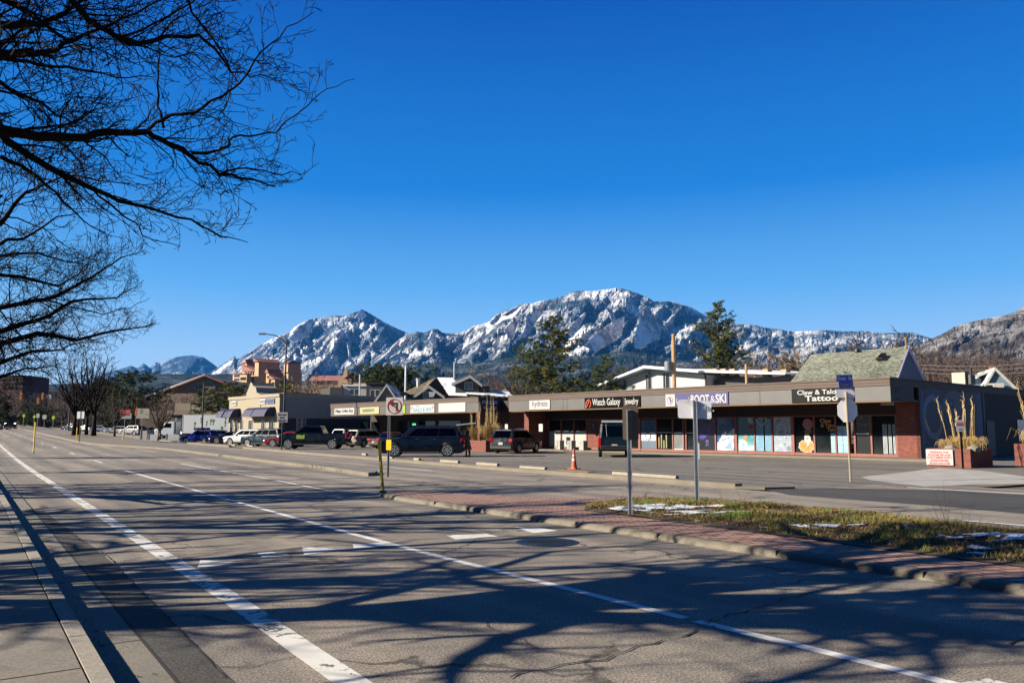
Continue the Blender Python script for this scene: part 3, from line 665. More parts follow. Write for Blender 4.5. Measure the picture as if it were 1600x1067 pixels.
for k in range(11): a = k * 1.9; r_ = .1 + .028 * k; mb.tube([(x0 + .72 + r_ * math.cos(a) + .06 * math.cos(t), .014, .66 + r_ * .75 * math.sin(a) + .06 * math.sin(t)) for t in (0, 1.2, 2.4, 3.6, 4.8)], .012, 3, 5)
mb.build('window_art', [mt('rose', 'A8625E', .5), M['white'], mt('marigold', 'B07C28', .5), mt('leaf_dark', '5A5A38', .6), mt('rose_dark', '7E3F42', .5), mt('ochre_line', '8A5A1C', .6)], o)
o, x0, x1 = pane(1274, 1304.5, M['shop_glass'], label='window with gold lettering'); text('Claw', .34, o, (x0 + .3, .02, 2.05), M['marigold'], bold=.01); text('& Talon', .3, o, (x0 + .35, .02, 1.8), M['marigold'], bold=.008); text('Tattoo', .3, o, (x0 + .75, .02, 1.55), M['marigold'], bold=.01)
mb = MB(); mb.quad((x0 + .95, .022, ZS), (x1, .022, ZS), (x1, .022, 1.45), (x0 + .95, .022, 1.45)); 
for k in range(4): mb.box(x0 + .95, x1, .012, .018, .5 + k * .26, .52 + k * .26, 1)
mb.build('blind', [blue_lattice, M['galv_dull']], o)
o, x0, x1 = pane(1307.5, 1325, M['shop_glass'], label='narrow window with blue panels'); mb = MB(); mb.quad((x0, .022, ZS), (x1, .022, ZS), (x1, .022, 1.85), (x0, .022, 1.85))
for k in range(5): mb.box(x0, x1, .012, .018, .5 + k * .26, .52 + k * .26, 1)
mb.box((x0 + x1) / 2 - .02, (x0 + x1) / 2 + .02, .01, .018, ZS, 2.0, 1); mb.build('blind', [blue_lattice, M['galv_dull']], o)
o, x0, x1 = pane(1337.5, 1360, mt('door_dark', '15191C', .25), .14, name='door'); mb = MB(); mb.box(x0, x1, -.04, -.0, 1.38, 1.44); mb.lathe([(.07, 0), (.07, .05)], (x1 - .12, -.07, 1.42), 12, 'y'); mb.build('push_bar', M['chrome'], o)
text('1624', .12, o, (x0 + .2, .02, 2.3), sg_white); text('CLAW & TALON TATTOO\n    OPEN DAILY', .075, o, (x0 + .12, .02, 1.95), sg_white)
o, x0, x1 = pane(1363.5, 1400, M['shop_glass'], label='window with long cream curtains'); curtain(o, x0 + .55, x1, ZS, 1.95, 12, blind, (4, 8))
# shop signs
def shopsign(nm, a, b, z0, z1, mat, label, F=F1, root=b1):
    x0, x1 = F.hit(a, 640, -OV)[0], F.hit(b, 640, -OV)[0]; mb = MB(); mb.box(x0, x1, -OV - .06, -OV - .002, z0, z1); return mb.build('shop_sign', mat, root, label=label), x0, x1, -OV - .065
o, x0, x1, y = shopsign('h', 828, 860, ZB + .06, ZM - .03, sg_white, 'white sign reading hydrate'); text('hydrate', .62, o, (x0 + .3, y, ZB + .3), txt_grey, width=(x1 - x0) * .75, bold=.006)
o, x0, x1, y = shopsign('w', 914.3, 973.2, ZB + .05, ZM - .02, sg_black, 'black sign reading Watch Galaxy'); text('Watch Galaxy', .66, o, (x0 + .78, y, ZB + .24), sg_white, width=(x1 - x0) - .95, bold=.008)
mb = MB(); mb.tube([(x0 + .18 + .42 * math.sin(t * .16) * .8, y, ZB + .1 + .56 * (t / 8) if t < 9 else 0) for t in range(9)], .03, 4); mb.tube([(x0 + .12, y, ZB + .1), (x0 + .15, y, ZB + .38), (x0 + .3, y, ZB + .6), (x0 + .5, y, ZB + .66)], .035, 4); mb.tube([(x0 + .5, y, ZB + .1), (x0 + .62, y, ZB + .3), (x0 + .6, y, ZB + .55)], .03, 4); mb.build('emblem', mt('coral', 'D85A3A', .5), o)
o, x0, x1, y = shopsign('j', 975, 1001.5, ZB + .05, ZM - .02, sg_black, 'black sign reading Jewelry'); text('Jewelry', .62, o, (x0 + .12, y, ZB + .24), sg_white, width=(x1 - x0) - .26, bold=.008)
o, x0, x1, y = shopsign('s', 1041, 1055.6, ZB + .02, ZM - .0, sg_white, 'white square with a round emblem'); xc = (x0 + x1) / 2; mb = MB(); mb.tube([(xc + .2 * math.cos(t * .55), y, 3.54 + .27 * math.sin(t * .55)) for t in range(13)], .015, 4); mb.prism([(xc - .08, y, 3.7), (xc + .02, y, 3.74), (xc + .06, y, 3.6), (xc + .12, y, 3.5), (xc + .02, y, 3.35), (xc - .02, y, 3.5)], (0, -.01, 0)); mb.build('emblem', mt('sign_purple', '211D66', .6), o)
o, x0, x1, y = shopsign('b', 1056, 1139, ZB + .04, ZM + .02, mt('sign_purple', '211D66', .6), 'purple sign reading BOOT & SKI'); text("Larry's", .5, o, (x0 + .08, y, ZB + .2), sg_white, width=1.15); xb_ = F1.hit(1080, 640, -OV)[0]; text('BOOT', .74, o, (xb_, y, ZB + .17), sg_white, bold=.02, width=F1.hit(1109, 640, -OV)[0] - xb_)
xb_ = F1.hit(1111, 640, -OV)[0]; text('&', .66, o, (xb_, y, ZB + .17), sg_white, width=.34); xb_ = F1.hit(1119, 640, -OV)[0]; text('SKI', .74, o, (xb_, y, ZB + .17), sg_white, bold=.02, width=F1.hit(1136, 640, -OV)[0] - xb_)
o, x0, x1, y = shopsign('t', 1238.7, 1336, ZB + .03, ZM - .005, sg_grey, 'dark grey sign reading Claw & Talon Tattoo'); x8 = F1.hit(1247, 640, -OV)[0]; text('Claw & Talon', .36, o, (x8, y, ZB + .47), sg_white, bold=.006, width=F1.hit(1314, 640, -OV)[0] - x8); x8 = F1.hit(1259, 640, -OV)[0]; text('Tattoo', .44, o, (x8, y, ZB + .1), sg_white, bold=.01, width=F1.hit(1311, 640, -OV)[0] - x8)
# small fittings
mb = MB(); mb.rbox((.35 - .9, -2.6, ZB - .12), (.62, .2, .16)); mb.build('wall_light', M['offwhite'], b1); mb = MB(); xq = F1.hit(831, 649, -1.2)[0]; mb.rbox((xq, -1.2, ZB - .12), (.5, .2, .1)); mb.build('soffit_light', mt('lit_yellow', '9A7C20', .5), b1)
for a, b in ((789.5, 794), (842.5, 848.5)):
    x0, x1 = span(a, b, yp=-1.95); mb = MB(); mb.box(x0, x1, -1.99, -1.96, 1.5, 2.1); mb.build('notice', M['white'], b1)
x0, x1 = span(923.5, 930.5); mb = MB(); mb.box(x0 - .05, x1 + .1, -.03, -.002, 1.55, 2.25); o = mb.build('access_sign', M['black'], b1)
mb = MB(); xm = (x0 + x1) / 2; mb.tube([(xm - .06, -.04, 2.0), (xm + .05, -.04, 2.08), (xm + .02, -.04, 1.9), (xm + .1, -.04, 1.8), (xm + .06, -.04, 1.7)], .02, 4); mb.build('symbol', M['white'], o)
# side wall with the mural
mb = MB(); mb.box(-.2, .0, -.06, 34, 0, ZM + .0); mb.build('side_wall', dkw, b1)
ye = F1.side(1530, 660)[0]
mb = MB(); mb.box(0, .015, .02, ye, .1, ZM - .02, 0)
def sidepoly(pxs, x, m): 
    mb.poly([(x, *F1.side(a, b)) for a, b in pxs], m)
for a, b, m in ((1440, 1443, 1), (1446, 1448, 2), (1459, 1462, 1), (1463, 1465, 3), (1502, 1506, 1), (1526, 1534, 1), (1536, 1539, 2), (1510, 1513, 2)):
    mb.box(.015, .018, F1.side(a, 650)[0], F1.side(b, 650)[0], .1, ZM - .03, m)
cy_, cz_ = F1.side(1457.5, 651); ry_ = F1.side(1473, 651)[0] - cy_; rz_ = 1.25
def ringpoly(r0, r1, m, x, a0=0, a1=2 * PI, n=30, sy=1.0):
    for k in range(n):
        a, b = a0 + (a1 - a0) * k / n, a0 + (a1 - a0) * (k + 1) / n
        mb.quad(*[(x, cy_ + ry_ * q * math.cos(t), cz_ + rz_ * q * math.sin(t)) for q, t in ((r0, a), (r1, a), (r1, b), (r0, b))], m)
ringpoly(0, .72, 4, .019); ringpoly(.72, 1.0, 5, .020); ringpoly(.78, .97, 6, .022, -1.9, .3); ringpoly(.74, .86, 7, .023, .5, 1.4); ringpoly(.7, .8, 7, .023, 3.3, 4.1); ringpoly(1.28, 1.30, 5, .019)
sidepoly([(1470, 637), (1473, 622), (1480, 612), (1490, 609), (1498, 614), (1502, 626), (1500, 645), (1506, 655), (1500, 668), (1490, 655), (1478, 640), (1472, 644)], .021, 8)
sidepoly([(1479, 628), (1485, 622), (1490, 626), (1490, 636), (1484, 640), (1480, 636)], .024, 4); sidepoly([(1482, 630), (1486, 627), (1488, 632), (1484, 635)], .026, 5)
sidepoly([(1500, 640), (1512, 655), (1536, 692), (1526, 696), (1504, 690), (1496, 670)], .020, 9)
mb.build('mural', [mt('mural_navy', '141C38', .6), mt('mural_blue', '26366A', .6), mt('mural_dark', '0E1222', .6), mt('mural_violet', '2E2450', .6), mt('mural_deep', '151E40', .6), mt('mural_slate', '4E5E88', .6), mt('mural_olive', '6E6844', .6), mt('mural_gold', 'C8A822', .6), mt('mural_grey', '4A4A58', .6), mt('mural_wing', '2A2A44', .6)], b1, fix=False)
ya, yb = F1.side(1541, 680)[0], F1.side(1553, 680)[0]; mb = MB(); mb.box(0, .06, ya, yb, 0, 2.2); mb.build('side_door', mt('door_grey', '33343A', .6), b1)
mb = MB(); mb.box(0, .05, F1.side(1588, 660)[0], F1.side(1606, 660)[0], 1.1, 2.3); mb.build('side_window', M['window_dark'], b1)
# walk in front of the shops
mb = MB(); xl0 = F1.hit(795, 700)[0]; mb.box(xl0 - 4, 2.2, -1.7, .0, -.05, .10); mb.box(xl0 - 4, 2.2, -1.85, -1.7, -.05, .102, 1)
wk = mb.build('walkway', [M['concrete'], M['curb']]); wk.location = F1.o; wk.rotation_euler = (0, 0, RZ); struct(wk)
for k, p in enumerate((875, 893, 911.5)):
    a, b = F1.hit(p, 705, -1.3); q = F1.o + F1.x * a + F1.y * (-1.3); mb = MB(); mb.box(-.24, .24, -.24, .24, 0, .72); o = mb.build('planter_box', M['concrete_pale'], bevel=.03)
    o.location = (q.x, q.y, .1); o.rotation_euler = (0, 0, RZ); tag(o, ('leftmost', 'middle', 'rightmost')[k] + ' of the three square pale concrete blocks before the frosted panes', 'concrete block', 'pale blocks on the walkway')
# second shop row, further along
p2 = at(748, 640, 66.5); F2 = Frame(p2, RZ); F2.o = F2.o + F2.y * OV
b2 = empty('shop_building', F2.o, RZ, 'far half of the shop row with cafe and nail salon signs', 'building')
XL2 = F2.hit(517, 640, -OV)[0]
fascia(b2, XL2, 0, [F2.hit(p, 640, -OV)[0] for p in (566, 634, 680, 684)])
mb = MB(); mb.box(-.02, .03, -OV - .02, -OV + 2.5, ZB, ZT + .04); o = mb.build('side_sign', mt('sign_brown', '30241F', .6), b2, label='dark side sign reading FOLSOM VILLAGE')
text('FOLSOM', .42, o, (.04, -OV + .35, 3.78), mt('text_tan', 'E8DCD6', .5), rz=R(90), bold=.004, width=1.6); text('VILLAGE', .42, o, (.04, -OV + .45, 3.32), M['text_tan'], rz=R(90), bold=.004, width=1.5)
mb = MB(); mb.box(-.35, .0, -OV + .1, -OV + 2.4, 0, ZB); mb.build('brick_pier', M['brick_wall'], b2)
mb = MB(); mb.box(XL2, 3.4, 1.5, 1.7, 0, ZB + .1); mb.box(0.04, 3.6, -1, -.8, ZB - .05, ZM + .15); mb.build('shop_wall', dkw, b2)
mb = MB(); mb.box(0, 2.9, -.0, .2, 0, ZB); mb.build('link_wall', M['brick_wall'], b2)
for a, b in ((563, 575), (580, 592), (622, 640), (655, 680), (686, 720)):
    x0, x1 = F2.hit(a, 680, 1.45)[0], F2.hit(b, 680, 1.45)[0]; mb = MB(); mb.box(x0, x1, 1.43, 1.48, .4, 2.5); mb.build('window', M['shop_glass'], b2)
x0, x1 = F2.hit(644, 660, 1.0)[0], F2.hit(654, 660, 1.0)[0]; mb = MB(); mb.box(x0, x1, 1.0, 1.05, 1.9, 2.5); o = mb.build('neon_sign', M['black'], b2)
mn, nt_, p_ = newmat('neon'); p_.inputs['Base Color'].default_value = (.05, .5, .1, 1); p_.inputs['Emission Color'].default_value = (.1, .9, .3, 1); p_.inputs['Emission Strength'].default_value = .6
text('OPEN', .24, o, (x0 + .04, .99, 2.1), mn, bold=.01)
def sign2(a, b, z0, z1, mat, label): return shopsign('', a, b, z0, z1, mat, label, F2, b2)
o, x0, x1, y = sign2(523.5, 554.5, ZB + .08, ZM - .05, sg_white, 'white sign reading Village Coffee Shop'); text('Village Coffee Shop', .42, o, (x0 + .12, y, ZB + .32), txt_black, width=(x1 - x0) * .9, shear=.3, bold=.012)
o, x0, x1, y = sign2(563.5, 593, ZB + .06, ZM - .05, mt('sign_cream', 'A09E78', .5), 'cream sign reading BARBERSHOP'); text('BARBERSHOP', .42, o, (x0 + .5, y, ZB + .28), mt('text_olive', '4F5A2A', .5), bold=.014, width=(x1 - x0) * .62)
o, x0, x1, y = sign2(620.5, 634, ZB + .05, ZM - .03, mt('sign_lime', '80A818', .4), 'lime green sign'); text('SALON', .26, o, (x0 + .12, y, ZB + .3), mt('text_sand', 'C8B82C', .5))
o, x0, x1, y = sign2(642, 679.5, ZB + .03, ZM - .02, sg_white, 'white sign reading NAILS & SPA'); text('NAILS & SPA', .5, o, (x0 + .42, y, ZB + .14), mt('text_blue', '3F86B4', .5), bold=.008, width=(x1 - x0) - .9); text('COZY', .14, o, (x0 + 1.0, y, ZB + .6), M['red_light'])
mb = MB()
for q in (x0 + .22, x1 - .22): mb.tube([(q + .13 * math.cos(t * .62), y, ZB + .45 + .17 * math.sin(t * .62)) for t in range(8)], .03, 4)
mb.build('emblem', mt('pinkred', 'C84A50', .5), o)
sign2(686, 728, ZB + .03, ZM + .02, sg_white, 'blank white sign')
mb = MB(); 
for k in range(9): mb.lathe([(.0, 0), (.05, .05), (.0, .12)], (F2.hit(558 + k * 4.4, 650, -2.8)[0], -2.8, ZB - .18 + .06 * math.cos(k * 1.3)), 6)
mb.build('string_light', mt('bulb', 'D8C27A', .4), b2)
# walk under the far row
mb = MB(); mb.box(XL2 - 1, 3.5, -OV + .6, 1.5, -.05, .12); o = mb.build('walkway', M['concrete']); o.location = F2.o; o.rotation_euler = (0, 0, RZ); struct(o)
# roof things on the first row
def on1(px, py, yp): a, b = F1.hit(px, py, yp); return F1.o + F1.x * a + F1.y * yp
a, b = F1.side(1505, 590, -1.2); q = F1.o + F1.x * (-1.2) + F1.y * 4.4
q = at(1505, 600, 50); t0 = empty('air_unit', (q.x, q.y, 4.25), RZ, 'boxy cream rooftop air unit at the right end of the shop roof', 'air unit')
mb = MB(); mb.box(-.48, .3, -.5, .5, .15, .95); mb.build('casing', M['offwhite'], t0, bevel=.02); mb = MB(); mb.box(.3, .55, -.3, .45, .2, .8); mb.tube([(.45, 0, .8), (.45, 0, 1.2)], .1, 10); mb.build('vent_pipe', M['plastic'], t0); mb = MB(); mb.box(-.45, .3, -.45, .45, 0, .15); mb.build('base', M['galv_dull'], t0)
for k, (px, lb) in enumerate(((829, 'small white roof vent at the left end of the near shop roof'), (894, 'small white roof vent above the hydrate side of the roof'), (930, 'small grey roof vent left of the gabled white house'))):
    q = on1(px, 612, 3); mb = MB(); mb.lathe([(.12, 0), (.12, .3), (.2, .32), (.2, .42), (.1, .5)], n=10); o = mb.build('roof_vent', M['galv']); o.location = (q.x, q.y, ZT - .1); tag(o, lb, 'roof vent', 'vents on the shop roof')
# ---------------------------------------------------------------- planters with tall dry grass
def plume_grass(name, loc, n, h, spread, lab, seed, tall=6, tallh=3.2, tx=.5):
    rn = random.Random(seed); root = empty(name, loc, RZ, lab, 'ornamental grass', 'tall dry grasses in the brick planters')
    mb = MB()
    for _ in range(n):
        a = rn.uniform(0, 6.28); r0 = abs(rn.gauss(0, spread * .35)); L = h * rn.uniform(.6, 1.15); out = rn.uniform(.2, 1.0) * L * .8
        x, y = r0 * math.cos(a), r0 * math.sin(a) * .6; dx, dy = math.cos(a), math.sin(a) * .7; k = rn.uniform(.004, .009)
        pts = [(x, y, 0), (x + dx * out * .3, y + dy * out * .3, L * .6), (x + dx * out * .7, y + dy * out * .7, L * .8), (x + dx * out, y + dy * out, L * rn.uniform(.2, .7))]
        mb.tube(pts, [k, k, k * .7, k * .3], 3, rn.choice((0, 0, 1, 2)), cap=False)
    mb.build('blades', [mt('straw', 'B8995A', .8, 0, .25), mt('straw_pale', 'CDB684', .8, 0, .2), mt('straw_dark', '8A6C34', .85, 0, .25)], root, fix=False)
    mb = MB()
    for i in range(int(tall * 1.25)):
        x = rn.uniform(-tx, tx); y = rn.uniform(-.2, .2); L = tallh * rn.uniform(.55, 1); lx = x * .5 + rn.gauss(0, .2)
        for kk in range(3):
            ox, oy = rn.gauss(0, .035), rn.gauss(0, .035)
            mb.tube([(x + ox, y + oy, 0), (x + lx * .4 + ox, y + oy, L * .5), (x + lx * .9 + ox, y + oy, L * rn.uniform(.8, .9))], [.006, .005, .004], 4, 0)
        for q in range(6): 
            t = .55 + q * .07; c_ = Vector((x + lx * t, y, L * t)); mb.tube([c_, c_ + Vector((rn.gauss(0, .03), rn.gauss(0, .03), .16)), c_ + Vector((rn.gauss(0, .05), 0, .3))], [.007, rn.uniform(.006, .014), .003], 5, 1)
    mb.build('seed_stalks', [M['straw'], M['straw_pale']], root, fix=False); return root
def planter(pf, w_, dp, h, label, slit=None):
    root = empty('brick_planter', (pf.x, pf.y, 0), RZ, label, 'planter')
    mb = MB(); T = .25; segs = [(0, w_)] if not slit else [(0, slit[0]), (slit[1], w_)]
    for a, b in segs: mb.box(a, b, 0, T, 0, h)
    mb.box(0, T, T + .001, dp, 0, h); mb.box(w_ - T, w_, T + .001, dp, 0, h, 1); mb.box(T, w_ - T, dp - T, dp + .001, 0, h)
    mb.build('wall', [M['brick_wall'], M['brick_side']], root)
    mb = MB(); mb.box(T, w_ - T, T, dp - T, 0, h - .08); mb.build('soil', M['soil'], root); return root
pf = G(1449, 729); u = Vector((math.cos(RZ), math.sin(RZ), 0)); vv = Vector((-math.sin(RZ), math.cos(RZ), 0))
PFR = Frame(pf, RZ); w1 = PFR.hit(1517, 728)[0]; planter(pf, w1, 2.6, .82, 'red brick planter holding tall dry grass at the shop corner')
for k, (px, n, h, s_, tl, th, lab) in enumerate(((1495, 420, .7, .9, 7, 2.9, 'big clump of straw grass with tall stalks in the corner planter'), (1468, 160, .55, .5, 1, 2.9, 'low clump of yellow grass at the left end of the corner planter'), (1532, 170, .6, .4, 0, 2, 'low clump of dry grass drooping over the dark right side of the corner planter'))):
    a = PFR.hit(px, 700)[0]; q = pf + u * min(a, w1 - .5) + vv * (1.0 if k < 2 else 1.6); plume_grass('dry_grass', (q.x, q.y, .74), n, h, s_, lab, k, tl, th, .55)
qs = pf + u * (w1 + .4) + vv * 4.2; planter(qs, 4.2, 1.2, 1.0, 'dark brick planter in shade behind the corner planter')
for k, (dx, lab) in enumerate(((.9, 'left clump of tall dry grass in the shaded planter'), (2.6, 'right clump of tall dry grass in the shaded planter at the photo edge'))):
    q = qs + u * dx + vv * .6; plume_grass('dry_grass', (q.x, q.y, .9), 260, .95, .8, lab, 20 + k, 5, 3.1, .4)
for k, (px, lab) in enumerate(((1480, 'grey boulder among the straw grass left of the thin sign post'), (1516, 'dark boulder among the straw grass right of the thin sign post'))):
    q = pf + u * PFR.hit(px, 700)[0] + vv * .45; bm = bmesh.new(); bmesh.ops.create_icosphere(bm, subdivisions=2, radius=.28)
    for v in bm.verts: v.co *= 1 + .3 * mnoise.noise(v.co * 4 + Vector((k, 0, 0))); v.co.z *= .6
    me = bpy.data.meshes.new('boulder'); bm.to_mesh(me); bm.free(); me.materials.append(mt('boulder', '77736C', .9, 0, .25, 8)); o = bpy.data.objects.new('boulder', me); C.objects.link(o); o.location = (q.x, q.y, .82); tag(o, lab, 'boulder')
# parking sign leaning on the planter front
root = empty('parking_sign', pf - vv * .06, RZ, 'white board with red lettering about customer parking on the corner planter front', 'sign')
x1 = PFR.hit(1490, 715)[0]; mb = MB(); mb.box(0, x1, -.03, .0, .1, .78); mb.build('board', sg_white, root)
red = mt('text_red', 'A8201E', .5)
for s_, z, h in (('PARKING FOR', .62, .12), ('FOLSOM VILLAGE', .50, .12), ('CUSTOMERS ONLY', .39, .12), ('VIOLATORS WILL BE TOWED', .31, .055), ('AND TOWED AT OWNER EXPENSE', .25, .05)):
    t = text(s_, h, root, (x1 / 2, -.034, z), red, align='CENTER', bold=.003)
mb = MB(); mb.box(.14, x1 - .14, -.034, -.03, .13, .21); mb.build('red_band', red, root); text('NO STUDENT PARKING', .065, root, (x1 / 2, -.038, .148), sg_white, align='CENTER', bold=.002)
# far planter by the pier
pf2 = at(719, 704, 61.5); pf2.z = 0; PF2 = Frame(pf2, RZ); w2 = PF2.hit(759, 703)[0]; planter(pf2, w2, 2.2, .85, 'pink brick planter behind the person, under the village side sign')
q = pf2 + u * (w2 - .55) + vv * .9; plume_grass('dry_grass', (q.x, q.y, .78), 420, 1.5, .9, 'big clump of dry grass with tall stalks below the FOLSOM VILLAGE sign', 31, 8, 3.5, .5)
q = pf2 + u * .6 + vv * .9; plume_grass('dry_grass', (q.x, q.y, .78), 160, 1.3, .4, 'thin clump of dry grass left of the brick pier', 32, 4, 3.2, .4)
# ---------------------------------------------------------------- vehicles
def carpaint(name, col, metal=.15):
    if name in M: return M[name]
    m, nt, p = newmat(name); p.inputs['Base Color'].default_value = rgb(col); p.inputs['Metallic'].default_value = metal; p.inputs['Roughness'].default_value = .28
    p.inputs['Coat Weight'].default_value = .35; p.inputs['Specular IOR Level'].default_value = .3; p.inputs['Coat Roughness'].default_value = .04
    n = nz(nt, tc(nt), 2.2, 4); nt.links.new(ramp(nt, n, [(.4, g(.22)), (.7, g(.42))]), p.inputs['Roughness']); M[name] = m; return m
def vehicle(label, px, py, heading, L, W, H, style, paint_m, group=None, name='parked_car', cat='car', loc=None, tyre=.36, tail_open=False, extras=(), far=False):
    p = loc or G(px, py); root = empty(name, (p.x, p.y, p.z), heading, label, cat, group)
    r = tyre; xf, xr = L / 2 - .92, -L / 2 + (1.0 if style != 'pickup' else 1.25)
    if style in ('suv', 'wagon', 'boxy'):
        zb = {'suv': .645, 'wagon': .64, 'boxy': .6}[style] * H; hf = {'suv': .56, 'wagon': .54, 'boxy': .56}[style] * H; cowl = L / 2 - 1.25; rr_ = -L / 2 + .06; gt0, gt1 = cowl - .75, -L / 2 + (.42 if style != 'boxy' else .16)
        if style == 'boxy': cowl = L / 2 - 1.3; gt0 = cowl - .5
        top = [(L / 2 - .02, hf * .62), (L / 2 - .03, hf - .09), (L / 2 - .16, hf), (cowl, zb - .03), (cowl - .5, zb), (0, zb), (-L / 2 + .25, zb + .0), (-L / 2 + .04, zb - .06), (-L / 2, .55 * zb)]
    elif style == 'sedan':
        zb = .64 * H; hf = .54 * H; cowl = L / 2 - 1.35; rr_ = -L / 2 + .85; gt0, gt1 = cowl - .85, -L / 2 + 1.45
        top = [(L / 2 - .02, hf * .62), (L / 2 - .04, hf - .08), (L / 2 - .2, hf), (cowl, zb - .03), (cowl - .5, zb), (0, zb), (-L / 2 + .9, zb + .02), (-L / 2 + .08, zb - .02), (-L / 2, .6 * zb)]
    else:
        zb = .69 * H; hf = .63 * H; cowl = L / 2 - 1.4; rr_ = cowl - 2.5; gt0, gt1 = cowl - .75, rr_ + .3
        top = [(L / 2 - .02, hf * .6), (L / 2 - .02, hf - .08), (L / 2 - .1, hf), (cowl, zb - .02), (cowl - .5, zb), (0, zb), (-L / 2 + .5, zb), (-L / 2 + .03, zb), (-L / 2, .5 * zb)]
    z0 = .24 if style not in ('pickup', 'boxy') else .38
    def arch(cx): return [(cx + (r + .07) * math.cos(a), max(z0, r + (r + .07) * math.sin(a))) for a in [PI * (k / 10.) for k in range(11)]]
    out = [(-L / 2 + .03, z0 + .08), (-L / 2 + .12, z0)] + arch(xr)[::-1] + arch(xf)[::-1] + [(L / 2 - .14, z0), (L / 2 - .04, z0 + .1)] + top
    # stations across the width: ends round off in plan, shoulders tuck in
    mb = MB(); st = [(-1, .16, .05, 0), (-.965, .07, .015, .0), (-.8, .02, 0, 0), (-.3, 0, 0, .0), (.3, 0, 0, 0), (.8, .02, 0, 0), (.965, .07, .015, 0), (1, .16, .05, 0)]
    n = len(out)
    for s_, ix, iz, _ in st:
        for (x, z) in out:
            e = max(0, (abs(x) - (L / 2 - .75)) / .75); xx = x - math.copysign(ix * e, x); zz = z - (iz if z > zb * .8 else 0)
            yy = s_ * W / 2 * (1 - .05 * sm((z - .5 * zb) / (.5 * zb + .01))) * (1 - .03 * sm((.45 - z) / .25))
            if style == 'pickup' and x < rr_ - .1 and z > zb - .05 and abs(s_) < .85: zz = z - .42
            mb.v.append((xx, yy, zz))
    for k in range(len(st) - 1):
        for j in range(n): mb.f.append((k * n + j, k * n + (j + 1) % n, (k + 1) * n + (j + 1) % n, (k + 1) * n + j)); mb.m.append(0)
    mb.f.append(tuple(range(n))[::-1]); mb.f.append(tuple(len(st) * n - n + j for j in range(n))); mb.m += [0, 0]
    # greenhouse
    wb, wt = W / 2 - .07, W / 2 - (.24 if style != 'boxy' else .15); zt = H - .03
    B = [(cowl, zb - .04), (rr_, zb - .04)]; T = [(gt0, zt), (gt1, zt)]
    def sidept(u, v, s_, o=0.0):                  # u 0 front..1 rear, v 0 belt..1 roof
        xb = B[0][0] + (B[1][0] - B[0][0]) * u; xt = T[0][0] + (T[1][0] - T[0][0]) * u
        return (xb + (xt - xb) * v, s_ * ((wb + (wt - wb) * v) + o), B[0][1] + (zt - B[0][1]) * v)
    us = [0, .02, .3, .6, .98, 1]; b = len(mb.v); rows = [(0, 1), (.5, 1), (.93, .995), (1, .93)]
    prof = []
    for v_, k_ in rows:
        rowp = []
        for s_ in (1, -1):
            rng = us if s_ == 1 else us[::-1]
            for u_ in rng:
                q = sidept(u_, v_, s_); cut = .12 if u_ in (0, 1) else 0
                rowp.append((q[0], q[1] * k_ - s_ * cut * (1 if v_ < .95 else .6), q[2] + (.0 if v_ < 1 else .03)))
        prof.append(rowp)
    nn = len(prof[0])
    for rowp in prof: mb.v += rowp
    for k in range(len(rows) - 1):
        for j in range(nn): mb.f.append((b + k * nn + j, b + k * nn + (j + 1) % nn, b + (k + 1) * nn + (j + 1) % nn, b + (k + 1) * nn + j)); mb.m.append(0)
    mb.f.append(tuple(b + (len(rows) - 1) * nn + j for j in range(nn))); mb.m.append(0)
    body = mb.build('body', [paint_m, M['plastic']], root, bevel=.03)
    # side glass
    splits = {'suv': (.06, .33, .60, .93), 'wagon': (.07, .35, .66, .94), 'boxy': (.06, .34, .62, .95), 'sedan': (.1, .46, .80), 'pickup': (.09, .5, .94)}[style]
    for s_ in (1, -1):
        for a, c_ in zip(splits, splits[1:]):
            m2 = MB(); P = [sidept(a + .012, .14, s_, .008), sidept(c_ - .012, .14, s_, .008), sidept(c_ - .012, .86, s_, .008), sidept(a + .012 + (.05 if a < .12 else 0), .86, s_, .008)]
            m2.prism(P, (0, s_ * .008, 0)); m2.build('side_window', M['car_glass'], root)
        if 'sill' in extras: m2 = MB(); a0, a1, a2, a3 = sidept(splits[0], .1, s_, .012), sidept(splits[-1], .1, s_, .012), sidept(splits[-1] - .02, .9, s_, .012), sidept(splits[0] + .06, .9, s_, .012); m2.tube([a0, a1, a2, a3, a0], .011, 4); m2.build('window_trim', M['chrome'], root)
    def endglass(front, nm, v0=.12, v1=.9):
        u_ = 0 if front else 1; m2 = MB(); a = sidept(u_, v0, 1); c_ = sidept(u_, v1, 1); dx = .012 if front else -.012
        m2.prism([(a[0] + dx, a[1] - .17, a[2]), (a[0] + dx, -a[1] + .17, a[2]), (c_[0] + dx, -c_[1] + .14, c_[2]), (c_[0] + dx, c_[1] - .14, c_[2])], (dx, 0, 0)); m2.build(nm, M['car_glass'], root)
    endglass(True, 'windshield')
    if not tail_open: endglass(False, 'rear_window')
    # underbody, wheels
    m2 = MB(); m2.box(-L / 2 + .25, L / 2 - .25, -W / 2 + .12, W / 2 - .12, z0 - .02, .5 * zb + .1); m2.build('underbody', M['black'], root)
